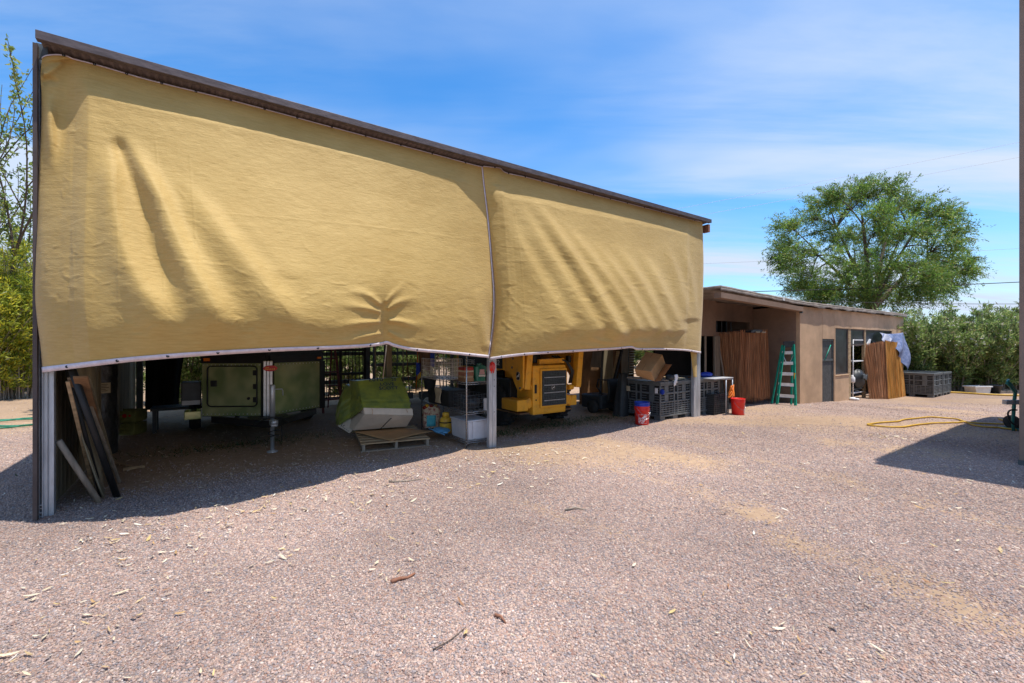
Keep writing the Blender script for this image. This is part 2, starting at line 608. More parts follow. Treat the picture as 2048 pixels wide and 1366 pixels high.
def make_ground():
    # fine sheet near the camera that runs on in ever larger cells to the horizon
    def axis(a, b, step, far):
        xs = list(np.arange(a, b + 1e-6, step))
        d = step
        v = xs[-1]
        while v < far:
            d *= 1.5
            v += d
            xs.append(v)
        d = step
        v = xs[0]
        lo = []
        while v > -far:
            d *= 1.5
            v -= d
            lo.append(v)
        return np.array(lo[::-1] + xs)
    xs, ys = axis(-12, 20, 0.10, 900), axis(-1, 20, 0.10, 900)
    X, Y = np.meshgrid(xs, ys)
    near = np.clip((26 - np.hypot(X, Y)) / 8, 0, 1)
    Z = gz_np(X, Y) + near * relief(X, Y)
    nx, ny = len(xs), len(ys)
    V = np.stack([X, Y, Z], -1).reshape(-1, 3)
    idx = np.arange(nx * ny).reshape(ny, nx)
    Fc = np.stack([idx[:-1, :-1], idx[:-1, 1:], idx[1:, 1:], idx[1:, :-1]], -1).reshape(-1, 4)
    soil = soil_amount(X, Y).reshape(-1)
    col = np.stack([soil, fbm(X, Y, 21.0, 0.5, 4).reshape(-1), np.zeros_like(soil)], -1)
    m, n, l, b = newmat('gravel_ground')
    at = n.new('ShaderNodeAttribute')
    at.attribute_name = 'tone'
    sp = n.new('ShaderNodeSeparateColor')
    l.new(at.outputs['Color'], sp.inputs[0])
    tc = n.new('ShaderNodeTexCoord')

    def vor(scale, feat='F1'):
        v = n.new('ShaderNodeTexVoronoi')
        v.inputs['Scale'].default_value = scale
        v.feature = feat
        l.new(tc.outputs['Object'], v.inputs['Vector'])
        return v
    v1 = vor(66)
    v2 = vor(23)
    sepc = n.new('ShaderNodeSeparateColor')
    l.new(v1.outputs['Color'], sepc.inputs[0])
    ramp = n.new('ShaderNodeValToRGB')
    cr = ramp.color_ramp
    cr.interpolation = 'CONSTANT'
    pal = [(0.0, (0.20, 0.165, 0.16)), (0.12, (0.34, 0.26, 0.235)), (0.26, (0.44, 0.335, 0.29)), (0.40, (0.30, 0.262, 0.262)), (0.52, (0.50, 0.40, 0.335)),
           (0.64, (0.24, 0.22, 0.235)), (0.76, (0.42, 0.285, 0.225)), (0.88, (0.60, 0.52, 0.45)), (0.95, (0.33, 0.20, 0.165))]
    while len(cr.elements) < len(pal):
        cr.elements.new(0.5)
    for e, (p, c) in zip(cr.elements, pal):
        e.position = p
        e.color = ((c[0] * .84 + .062) * .91, (c[1] * .84 + .048) * .82, (c[2] * .84 + .042) * .755, 1)
    l.new(sepc.outputs[0], ramp.inputs[0])
    # sandy soil colour
    ns = n.new('ShaderNodeTexNoise')
    ns.inputs['Scale'].default_value = 9
    ns.inputs['Detail'].default_value = 9
    ns.inputs['Roughness'].default_value = 0.75
    l.new(tc.outputs['Object'], ns.inputs['Vector'])
    sr = n.new('ShaderNodeValToRGB')
    sr.color_ramp.elements[0].position, sr.color_ramp.elements[1].position = 0.3, 0.72
    sr.color_ramp.elements[0].color = (0.27, 0.175, 0.110, 1)
    sr.color_ramp.elements[1].color = (0.44, 0.305, 0.195, 1)
    l.new(ns.outputs['Fac'], sr.inputs[0])
    # soil shows between stones; where it is bare, only some stones remain
    thr = n.new('ShaderNodeMath')
    thr.operation = 'ADD'
    l.new(sepc.outputs[1], thr.inputs[0])
    nm = n.new('ShaderNodeMath')
    nm.operation = 'MULTIPLY'
    nm.inputs[1].default_value = 1.15
    l.new(sp.outputs[0], nm.inputs[0])
    l.new(nm.outputs[0], thr.inputs[1])
    gt = n.new('ShaderNodeMapRange')
    gt.inputs[1].default_value, gt.inputs[2].default_value = 0.93, 1.07
    l.new(thr.outputs[0], gt.inputs[0])
    mx = n.new('ShaderNodeMix')
    mx.data_type = 'RGBA'
    l.new(gt.outputs[0], mx.inputs['Factor'])
    l.new(ramp.outputs[0], mx.inputs['A'])
    l.new(sr.outputs[0], mx.inputs['B'])
    # large soft tone changes
    ov = n.new('ShaderNodeMix')
    ov.data_type = 'RGBA'
    ov.blend_type = 'MULTIPLY'
    ov.inputs['Factor'].default_value = 1.0
    tr = n.new('ShaderNodeMapRange')
    tr.inputs[1].default_value, tr.inputs[2].default_value, tr.inputs[3].default_value, tr.inputs[4].default_value = 0.0, 1.0, 0.66, 1.34
    l.new(sp.outputs[1], tr.inputs[0])
    l.new(mx.outputs['Result'], ov.inputs['A'])
    l.new(tr.outputs[0], ov.inputs['B'])
    l.new(ov.outputs['Result'], b.inputs['Base Color'])
    b.inputs['Roughness'].default_value = 0.92
    b.inputs['Specular IOR Level'].default_value = 0.25
    inv = n.new('ShaderNodeMath')
    inv.operation = 'SUBTRACT'
    inv.inputs[0].default_value = 1.0
    l.new(v1.outputs['Distance'], inv.inputs[1])
    amt = n.new('ShaderNodeMapRange')
    amt.inputs[1].default_value, amt.inputs[2].default_value, amt.inputs[3].default_value, amt.inputs[4].default_value = 0.0, 1.0, 1.0, 0.25
    l.new(gt.outputs[0], amt.inputs[0])
    bp = n.new('ShaderNodeBump')
    bp.inputs['Distance'].default_value = 0.012
    l.new(amt.outputs[0], bp.inputs['Strength'])
    l.new(inv.outputs[0], bp.inputs['Height'])
    l.new(bp.outputs[0], b.inputs['Normal'])
    o = mesh_np('gravel_ground', V, Fc, m, None, col, True)
    tag(o, 'sandy gravel yard running out to the horizon', 'ground', kind='structure')
    return o


def ground_h(x, y):
    near = np.clip((26 - np.hypot(x, y)) / 8, 0, 1)
    return gz_np(x, y) + near * relief(x, y)


make_ground()

# material that reads each stone's / leaf's own colour
def tone_mat(name, rough=0.85, trans=0.0, spec=0.3):
    m, n, l, b = newmat(name)
    at = n.new('ShaderNodeAttribute')
    at.attribute_name = 'tone'
    tc = n.new('ShaderNodeTexCoord')
    t = n.new('ShaderNodeTexNoise')
    t.inputs['Scale'].default_value = 90
    l.new(tc.outputs['Object'], t.inputs['Vector'])
    mr = n.new('ShaderNodeMapRange')
    mr.inputs[1].default_value, mr.inputs[2].default_value, mr.inputs[3].default_value, mr.inputs[4].default_value = 0.3, 0.7, 0.82, 1.15
    l.new(t.outputs['Fac'], mr.inputs[0])
    mx = n.new('ShaderNodeMix')
    mx.data_type = 'RGBA'
    mx.blend_type = 'MULTIPLY'
    mx.inputs['Factor'].default_value = 1.0
    l.new(at.outputs['Color'], mx.inputs['A'])
    l.new(mr.outputs[0], mx.inputs['B'])
    l.new(mx.outputs['Result'], b.inputs['Base Color'])
    b.inputs['Roughness'].default_value = rough
    b.inputs['Specular IOR Level'].default_value = spec
    if trans:
        tr = n.new('ShaderNodeBsdfTranslucent')
        l.new(mx.outputs['Result'], tr.inputs[0])
        ms = n.new('ShaderNodeMixShader')
        ms.inputs[0].default_value = trans
        out = n['Material Output']
        l.new(b.outputs[0], ms.inputs[1])
        l.new(tr.outputs[0], ms.inputs[2])
        l.new(ms.outputs[0], out.inputs[0])
    return m


M['stone'] = tone_mat('stone', 0.8)
M['dry_leaf'] = tone_mat('dry_leaf', 0.8, 0.15)
M['leaf'] = tone_mat('leaf', 0.45, 0.45, 0.45)


def make_stones():
    rg = np.random.default_rng(5)
    P = []
    for y0, y1, dens, smin, smax in ((1.6, 2.7, 9000, .0040, .0098), (2.7, 4.0, 6500, .0045, .0100), (4.0, 6.0, 2600, .0055, .0110), (6.0, 9.0, 800, .0065, .0125), (9.0, 13.5, 160, .008, .014)):
        w = 1.19 * y1 + 0.9
        n = int(dens * (y1 - y0) * 2 * w)
        x = rg.uniform(-w, w, n)
        y = rg.uniform(y0, y1, n)
        keep = np.abs(x) < 1.19 * y + 0.9
        x, y = x[keep], y[keep]
        soil = soil_amount(x, y)
        keep = rg.random(len(x)) > soil * 0.90
        x, y = x[keep], y[keep]
        # inside the shed the floor is soil; keep stones out of the walls of the right-hand building
        r = smin + (smax - smin) * rg.random(len(x)) ** 2.2
        P.append(np.stack([x, y, r], -1))
    P = np.concatenate(P)
    n = len(P)
    ico = np.array([(0, 0, 1.0)] + [(math.cos(k * 1.2566) * .9, math.sin(k * 1.2566) * .9, .42) for k in range(5)] + [(math.cos(k * 1.2566 + .63) * .95, math.sin(k * 1.2566 + .63) * .95, -.35) for k in range(5)])
    tri = []
    for k in range(5):
        k2 = (k + 1) % 5
        tri += [(0, 1 + k, 1 + k2), (1 + k, 6 + k, 1 + k2), (1 + k2, 6 + k, 6 + k2)]
    tri = np.array(tri)
    V = ico[None] * rg.uniform(0.68, 1.25, (n, 11, 1))
    V = V * np.stack([rg.uniform(.75, 1.45, n), rg.uniform(.65, 1.1, n), rg.uniform(.45, .85, n)], -1)[:, None, :]
    # tilt then turn
    a, b = rg.uniform(0, 2 * PI, n), rg.uniform(-.5, .5, n)
    ca, sa, cb, sb = np.cos(a), np.sin(a), np.cos(b), np.sin(b)
    x, y, z = V[..., 0], V[..., 1], V[..., 2]
    x, z = x * cb[:, None] + z * sb[:, None], -x * sb[:, None] + z * cb[:, None]
    x, y = x * ca[:, None] - y * sa[:, None], x * sa[:, None] + y * ca[:, None]
    V = np.stack([x, y, z], -1) * P[:, 2][:, None, None]
    V[..., 0] += P[:, 0][:, None]
    V[..., 1] += P[:, 1][:, None]
    V[..., 2] += (ground_h(P[:, 0], P[:, 1]) + P[:, 2] * 0.22)[:, None]
    pal = np.array([.91, .82, .755]) * np.array([(.30, .25, .24), (.42, .32, .285), (.48, .37, .325), (.33, .30, .31), (.27, .265, .29), (.50, .35, .275), (.60, .52, .46), (.36, .23, .19), (.70, .66, .62), (.22, .19, .185), (.55, .44, .38), (.40, .335, .32)])
    wts = np.array([10, 14, 13, 10, 9, 8, 7, 6, 1.0, 7, 9, 12.])
    pal = pal * .84 + .16 * np.array([.385, .300, .262])
    ci = rg.choice(len(pal), n, p=wts / wts.sum())
    col = pal[ci] * rg.uniform(.82, 1.18, (n, 1))
    col = col * (.66 + .68 * fbm(P[:, 0], P[:, 1], 21.0, 0.5, 4))[:, None]
    col = np.repeat(col, 11, 0)
    Fc = (tri[None] + (np.arange(n) * 11)[:, None, None]).reshape(-1, 3)
    o = mesh_np('gravel', V.reshape(-1, 3), Fc, 'stone', None, col)
    tag(o, 'loose pinkish grey gravel stones covering the yard', 'gravel', kind='stuff')
    print('stones', n)


make_stones()


def make_litter():
    rg = np.random.default_rng(11)
    P = []

    def scatter(n, fn):
        for _ in range(n):
            P.append(fn())

    def in_view(y0, y1, pw=1.0):
        while True:
            y = y0 + (y1 - y0) * rg.random() ** pw
            x = rg.uniform(-1.2 * y, 1.2 * y)
            yield_ok = fbm(np.array([x]), np.array([y]), 31.0, 0.8, 3)[0]
            if rg.random() < np.clip((yield_ok - 0.33) * 3.2, 0.04, 1):
                return x, y
    scatter(420, lambda: in_view(1.7, 4.0))
    scatter(560, lambda: in_view(4.0, 8.0))
    scatter(330, lambda: in_view(8.0, 14.0))
    # drift of leaves in front of the cloth
    for _ in range(780):
        s, t = rg.uniform(0.3, 5.6), -abs(rg.normal(0.55, 0.5)) - 0.25
        p = S(s, t)
        P.append((p.x, p.y))
    for _ in range(260):
        p = S(rg.uniform(0.2, 6.0), rg.uniform(0.2, 3.0))
        P.append((p.x, p.y))
    # line of chaff by the yellow hose
    a, b = G(1735, 872), G(1890, 885)
    for _ in range(150):
        k = rg.random()
        P.append((a.x + (b.x - a.x) * k + rg.normal(0, .12), a.y + (b.y - a.y) * k + rg.normal(0, .10)))
    n = len(P)
    P = np.array(P)
    # strip of 3 segments, bent along its length
    L = rg.uniform(.018, .045, n) + .04 * rg.random(n) ** 3
    W = L * rg.uniform(.10, .34, n)
    curl = rg.uniform(-.1, .55, n)
    u = np.array([-1, -.35, .35, 1.])
    wv = np.array([.12, 1, .85, .1])
    V = np.zeros((n, 8, 3))
    for k in range(4):
        z = curl * (u[k] ** 2) * .5
        for j, sgn in enumerate((-1, 1)):
            V[:, k * 2 + j, 0] = u[k] * L * .5
            V[:, k * 2 + j, 1] = sgn * wv[k] * W * .5
            V[:, k * 2 + j, 2] = z * L * .5 + sgn * W * .12
    a, b = rg.uniform(0, 2 * PI, n), rg.normal(0, .22, n)
    ca, sa, cb, sb = (f(v)[:, None] for v in (a, b) for f in (np.cos, np.sin))
    x, y, z = V[..., 0], V[..., 1], V[..., 2]
    x, z = x * cb + z * sb, -x * sb + z * cb
    x, y = x * ca - y * sa, x * sa + y * ca
    V = np.stack([x + P[:, :1], y + P[:, 1:2], z + (ground_h(P[:, 0], P[:, 1]) + .018)[:, None]], -1)
    pal = np.array([(.66, .54, .36), (.72, .62, .45), (.58, .42, .22), (.50, .31, .14), (.80, .74, .62), (.36, .19, .10), (.62, .46, .20)])
    ci = rg.choice(len(pal), n, p=np.array([24, 22, 15, 8, 14, 6, 8.]) / 97)
    col = np.repeat(pal[ci] * rg.uniform(.85, 1.1, (n, 1)), 8, 0)
    q = np.array([(0, 1, 3, 2), (2, 3, 5, 4), (4, 5, 7, 6)])
    Fc = (q[None] + (np.arange(n) * 8)[:, None, None]).reshape(-1, 4)
    o = mesh_np('leaf_litter', V.reshape(-1, 3), Fc, 'dry_leaf', None, col)
    tag(o, 'dry curled leaves and bark chips strewn over the gravel', 'leaves', kind='stuff')


make_litter()

# a few larger pieces that can be told apart
def twig(name, label, pts, r, m, cat='twig', group=None):
    mb = MB()
    n = len(pts)
    mb.tube(pts, [r * (1 - .5 * i / (n - 1)) for i in range(n)], 6)
    o = mb.build(name, m)
    return tag(o, label, cat, group)


def gtwig(name, label, pxs, r, m, lift=0.012, cat='twig'):
    pts = []
    for i, (x, y) in enumerate(pxs):
        g = G(x, y)
        pts.append((g.x, g.y, float(ground_h(np.array([g.x]), np.array([g.y]))[0]) + lift + .006 * math.sin(i * 2.1)))
    return twig(name, label, pts, r, m, cat)


M['chip_red'] = mat('chip_red', (0.30, 0.13, 0.075), 0.85, 0, 0.3, 20)
gtwig('bark_strip', 'long red-brown bark strip lying alone mid yard', [(782, 1168), (800, 1162), (815, 1157), (830, 1150)], .014, 'chip_red', cat='bark strip')
gtwig('pale_stick', 'thin pale bleached stick lying beyond the drift of leaves', [(778, 965), (800, 966), (822, 963), (845, 960)], .009, 'wood_grey', cat='stick')
gtwig('dry_twig', 'thin dark dry twig at the front edge of the yard', [(866, 1308), (885, 1300), (905, 1283), (932, 1260)], .004, 'bark')
gtwig('curled_twig', 'short rust-coloured curled twig beside a chip of bark', [(990, 1235), (1002, 1240), (1012, 1250)], .010, 'chip_red')
gtwig('pale_stick', 'grey stick lying across the gravel in front of the loader', [(1130, 1023), (1150, 1020), (1172, 1022)], .010, 'wood_grey', cat='stick')
# ------------------------------------------------------------------ the open shed
shed = thing('open_shed', 'tall open-fronted metal shed with brown eave and two tan shade cloths', 'shed', S(0, 0), ROT)
SL = 10.62      # roof length
DEPTH = 6.6
ZE = 4.375      # top of the eave


def shed_post(xl, xr, t0=0.0):
    # pair of lipped channels set back to back
    sa, sb_ = on_t(xl, 900, t0)[0], on_t(xr, 900, t0)[0]
    mid = (sa + sb_) / 2
    mb = MB()
    mb.span((sa, t0, 0.0), (mid - .002, t0 + .07, 4.1), bev=0.006)
    mb.span((mid + .002, t0, 0.0), (sb_, t0 + .07, 4.1), bev=0.006)
    mb.span((sa + .01, t0 + .012, 0.0), (sb_ - .01, t0 + .06, 4.09))
    return mb.build('post', 'galvanised', shed)


for xl_, xr_, t_ in ((84, 108, 0.0), (978, 993, 0.0), (1388, 1401, -.11)):
    shed_post(xl_, xr_, t_)
# rear posts
for s_ in (0.06, 3.4, 4.9, 10.32):
    MB().box((s_, DEPTH - .1, 1.9), (0.11, 0.11, 3.8)).build('rear_post', 'dark_steel', shed)
# screws on the middle post
for z_ in (0.55, 0.95, 1.05):
    MB().lathe([(0.008, 0), (0.008, .006), (0.0, .009)], (4.915, -.002, z_), 8, (0, -1, 0)).build('bolt', 'chrome_wire', shed)

# roof: corrugated sheet falling to the back
def roof_pt(a, b):
    s = -0.02 + (SL - .04) * a
    t = -0.188 + (DEPTH + .6) * b
    z = ZE - .012 - (t + .188) * 0.10 + 0.012 * math.sin(s * 2 * PI / 0.068)
    return Vector((s, t, z))


mb = MB()
n_w = int((SL + .26) / 0.068 * 6)
mb.grid(roof_pt, n_w, 2, True)
roof = mb.build('roof', 'roof_sheet', shed)
sm = roof.modifiers.new('sheet', 'SOLIDIFY')
sm.thickness = 0.004
# eave fascia: angle with a face and a lip
mb = MB()
mb.span((-.03, -0.235, ZE - .066), (SL - .12, -.213, ZE + .012), bev=.004)
mb.span((-.03, -0.213, ZE - .063), (SL - .13, -.165, ZE - .045))
mb.build('fascia', 'fascia', shed)
pa, pb = on_t(72, 84, -.04), on_t(96, 122, -.04)
MB().span((pa[0], -.045, pb[1]), (pb[0], -.03, 4.36)).build('end_plate', 'dark_steel', shed)
# header beam and purlins under the roof
mb = MB()
mb.box((SL / 2, 0.11, ZE - .21), (SL, 0.05, .20))
mb.build('header', 'dark_steel', shed)
for k in range(1, 6):
    t_ = k * 1.25
    MB().box((SL / 2, t_, ZE - .06 - t_ * .10 - .10), (SL, 0.05, .15)).build('purlin', 'dark_steel', shed)
# bright clip on the eave
MB().box((7.18, -.222, ZE - .03), (.05, .012, .05)).build('clip', 'white_paint', shed)
# rafter end showing past the right-hand end
MB().box((SL - .05, -.06, ZE - .15), (.07, .14, .17)).build('rafter_end', 'chip_red', shed)

# left side: cladding, brown corner trim and steel track
mb = MB()
L_ = DEPTH
nb = 40
for i in range(nb):
    t0, t1 = .12 + i * L_ / nb, .12 + (i + 1) * L_ / nb - .012
    mb.span((-.055, t0, 0.02), (-.025, t1, 3.75 - 0.0), bev=.003)
mb.build('side_cladding', 'siding', shed)
mb = MB()
mb.span((on_t(65, 600, -.10)[0], -.10, -.02), (on_t(74, 600, -.10)[0], .12, 4.33))
mb.build('corner_trim', 'brown_trim', shed)
mb = MB()
q0, q1 = on_t(77, 600, -.04)[0], on_t(85, 600, -.04)[0]
mb.span((q0, -.04, 0.0), (q0 + .005, .06, 4.25))
mb.span((q0 + .005, .05, 0.0), (q1 - .005, .06, 4.25))
mb.span((q1 - .005, -.035, 0.0), (q1, .05, 4.25))
for z_ in (0.015, 0.05, .09, .12):
    mb.span((q0 + .005, -.038, z_), (q1 - .006, .03, z_ + .006))
mb.build('door_track', 'galvanised', shed)
# gable strip above the cladding
mb = MB()
mb.prism([(.12, 3.76), (DEPTH, 3.76), (DEPTH, 3.78), (.12, 4.36)], -.05, -.03, lambda x, y, d: Vector((d, x, y)))
mb.build('gable', 'siding', shed)

# right rear: rusty board wall behind the loader, and right side left open
mb = MB()
for i in range(8):
    s0 = 7.7 + i * .362
    mb.span((s0, DEPTH - .05, 0.0), (s0 + .354, DEPTH - .02, 3.7))
mb.build('rear_boards', 'rust_board', shed)
# rails of the slatted back
for z_ in (.55, 1.30, 1.95, 3.2):
    MB().span((3.4, DEPTH - .08, z_), (7.6, DEPTH - .02, z_ + .10)).build('rear_rail', 'dark_steel', shed)

# ------------------------------------------------------------------ shade cloths
def pl_dist(px, py, pts):
    """Distance to a polyline and position (0..1) along it, on numpy arrays."""
    best = np.full(px.shape, 1e9)
    pos = np.zeros(px.shape)
    sgn = np.zeros(px.shape)
    P = np.array(pts, dtype=float)
    seg = np.hypot(*(P[1:] - P[:-1]).T)
    cum = np.concatenate([[0], np.cumsum(seg)])
    for i in range(len(P) - 1):
        (ax, ay), (bx, by) = P[i], P[i + 1]
        dx, dy = bx - ax, by - ay
        t = np.clip(((px - ax) * dx + (py - ay) * dy) / (dx * dx + dy * dy), 0, 1)
        ex, ey = px - ax - t * dx, py - ay - t * dy
        d = np.hypot(ex, ey)
        k = d < best
        best = np.where(k, d, best)
        pos = np.where(k, (cum[i] + t * seg[i]) / cum[-1], pos)
        sgn = np.where(k, np.sign(dx * ey - dy * ex), sgn)
    return best, pos, sgn


def smooth_pts(pts, n=40):
    P = np.array(pts, dtype=float)
    seg = np.hypot(*(P[1:] - P[:-1]).T)
    cum = np.concatenate([[0], np.cumsum(seg)])
    cum /= cum[-1]
    u = np.linspace(0, 1, n)
    # Catmull-Rom through the points
    out = []
    for v in u:
        i = min(len(P) - 2, max(0, np.searchsorted(cum, v, side='right') - 1))
        t = (v - cum[i]) / max(1e-9, cum[i + 1] - cum[i])
        p0, p1, p2, p3 = P[max(0, i - 1)], P[i], P[i + 1], P[min(len(P) - 1, i + 2)]
        out.append(.5 * ((2 * p1) + (-p0 + p2) * t + (2 * p0 - 5 * p1 + 4 * p2 - p3) * t * t + (-p0 + 3 * p1 - 3 * p2 + p3) * t ** 3))
    return np.array(out)


def fold(px, py, pts, amp, w_lo, w_hi, a0=0.15, a1=0.25, skew=0.0):
    """Soft crest along a line; a0/a1 = share of the length over which it fades in and out; skew makes one flank steeper."""
    d, p, sg = pl_dist(px, py, smooth_pts(pts, 14))
    w = w_lo + (w_hi - w_lo) * p
    w = w * np.where(sg > 0, 1 + skew, 1 - skew)
    env = np.clip(p / max(a0, 1e-3), 0, 1) * np.clip((1 - p) / max(a1, 1e-3), 0, 1)
    env = env * env * (3 - 2 * env)
    return .85 * amp * env * np.exp(-(d / w) ** 2)


def coons(top, right, bottom, left, nu, nv):
    T, B = smooth_pts(top, nu + 1), smooth_pts(bottom, nu + 1)
    Rr, Lf = smooth_pts(right, nv + 1), smooth_pts(left, nv + 1)
    u = np.linspace(0, 1, nu + 1)[None, :, None]
    v = np.linspace(0, 1, nv + 1)[:, None, None]
    Sx = (1 - v) * T[None] + v * B[None] + (1 - u) * Lf[:, None] + u * Rr[:, None]
    Sx -= (1 - u) * (1 - v) * T[0] + u * (1 - v) * T[-1] + (1 - u) * v * B[0] + u * v * B[-1]
    return Sx


def to_world(px, py, d):
    """Point seen at a pixel, d metres in front of the post line."""
    r = (px - CX) / F
    t = -d
    s = (r * (P0[1] + t * NY) - (P0[0] + t * NX)) / (UX - r * UY)
    y = P0[1] + s * UY + t * NY
    return np.stack([r * y, y, H - (py - HY) / F * y], -1)


m, n, l, b = newmat('shade_cloth')
tc = n.new('ShaderNodeTexCoord')
mp = n.new('ShaderNodeMapping')
mp.inputs['Rotation'].default_value = (0, 0, -ROT)
l.new(tc.outputs['Object'], mp.inputs[0])
mp2 = n.new('ShaderNodeMapping')
mp2.inputs['Scale'].default_value = (1.0, 1.0, 9.0)
l.new(mp.outputs[0], mp2.inputs[0])
st1 = n.new('ShaderNodeTexNoise')
st1.inputs['Scale'].default_value = 7
st1.inputs['Detail'].default_value = 9
st1.inputs['Roughness'].default_value = 0.72
l.new(mp2.outputs[0], st1.inputs['Vector'])
big = n.new('ShaderNodeTexNoise')
big.inputs['Scale'].default_value = 1.1
big.inputs['Detail'].default_value = 5
l.new(mp.outputs[0], big.inputs['Vector'])
sm_ = n.new('ShaderNodeMath')
sm_.operation = 'MULTIPLY_ADD'
sm_.inputs[1].default_value = 0.55
l.new(st1.outputs['Fac'], sm_.inputs[0])
m2 = n.new('ShaderNodeMath')
m2.operation = 'MULTIPLY'
m2.inputs[1].default_value = 0.45
l.new(big.outputs['Fac'], m2.inputs[0])
l.new(m2.outputs[0], sm_.inputs[2])
rp = n.new('ShaderNodeValToRGB')
rp.color_ramp.elements[0].position, rp.color_ramp.elements[1].position = .40, .60
rp.color_ramp.elements[0].color = (0.500, 0.315, 0.080, 1)
rp.color_ramp.elements[1].color = (0.610, 0.405, 0.124, 1)
l.new(sm_.outputs[0], rp.inputs[0])
l.new(rp.outputs[0], b.inputs['Base Color'])
b.inputs['Roughness'].default_value = 0.62
b.inputs['Specular IOR Level'].default_value = 0.35
b.inputs['Sheen Weight'].default_value = 0.25
b.inputs['Sheen Roughness'].default_value = 0.5
wr = n.new('ShaderNodeTexNoise')
wr.inputs['Scale'].default_value = 16
wr.inputs['Detail'].default_value = 7
wr.inputs['Roughness'].default_value = 0.68
wr.inputs['Distortion'].default_value = 0.6
mp3 = n.new('ShaderNodeMapping')
mp3.inputs['Scale'].default_value = (0.8, 0.8, 3.0)
l.new(mp.outputs[0], mp3.inputs[0])
l.new(mp3.outputs[0], wr.inputs['Vector'])
bp = n.new('ShaderNodeBump')
bp.inputs['Strength'].default_value = 0.5
bp.inputs['Distance'].default_value = 0.012
l.new(wr.outputs['Fac'], bp.inputs['Height'])
wv = n.new('ShaderNodeTexWave')
wv.bands_direction = 'Z'
wv.inputs['Scale'].default_value = 46
wv.inputs['Distortion'].default_value = 1.2
l.new(mp.outputs[0], wv.inputs['Vector'])
bp2 = n.new('ShaderNodeBump')
bp2.inputs['Strength'].default_value = 0.22
bp2.inputs['Distance'].default_value = 0.003
l.new(wv.outputs['Fac'], bp2.inputs['Height'])
l.new(bp.outputs[0], bp2.inputs['Normal'])
l.new(bp2.outputs[0], b.inputs['Normal'])
tr = n.new('ShaderNodeBsdfTranslucent')
l.new(rp.outputs[0], tr.inputs[0])
ms = n.new('ShaderNodeMixShader')
ms.inputs[0].default_value = 0.15
l.new(b.outputs[0], ms.inputs[1])
l.new(tr.outputs[0], ms.inputs[2])
l.new(ms.outputs[0], n['Material Output'].inputs[0])
M['shade_cloth'] = m


def z6(*pts):
    return [(60 + .4612 * x, 90 + .4612 * y) for x, y in pts]


def z5(*pts):
    return [(860 + .3513 * x, 280 + .3513 * y) for x, y in pts]


SEAM = [(966, 334), (971, 380), (978, 440), (985, 520), (990, 590), (988, 650), (979, 716)]


def creases(px, py, n, seed, box, ang, lo, hi, amp):
    """Short sharp wrinkles scattered over a rectangle of the cloth."""
    rg = random.Random(seed)
    d = np.zeros(px.shape)
    for _ in range(n):
        x, y = rg.uniform(box[0], box[2]), rg.uniform(box[1], box[3])
        a = R(rg.gauss(*ang))
        L = rg.uniform(lo, hi)
        x1, y1 = x + L * math.cos(a), y + L * math.sin(a)
        k = (np.abs(px - (x + x1) / 2) < L) & (np.abs(py - (y + y1) / 2) < L)
        if not k.any():
            continue
        mx, my = (x + x1) / 2 + rg.gauss(0, L * .10), (y + y1) / 2 + rg.gauss(0, L * .10)
        dd, p, _s = pl_dist(px[k], py[k], [(x, y), (mx, my), (x1, y1)])
        e = np.clip(p * 4, 0, 1) * np.clip((1 - p) * 4, 0, 1)
        d[k] += rg.choice((-1, 1, 1)) * rg.uniform(.4, 1) * amp * e * np.exp(-(dd / rg.uniform(2.0, 4.0)) ** 2)
    return d


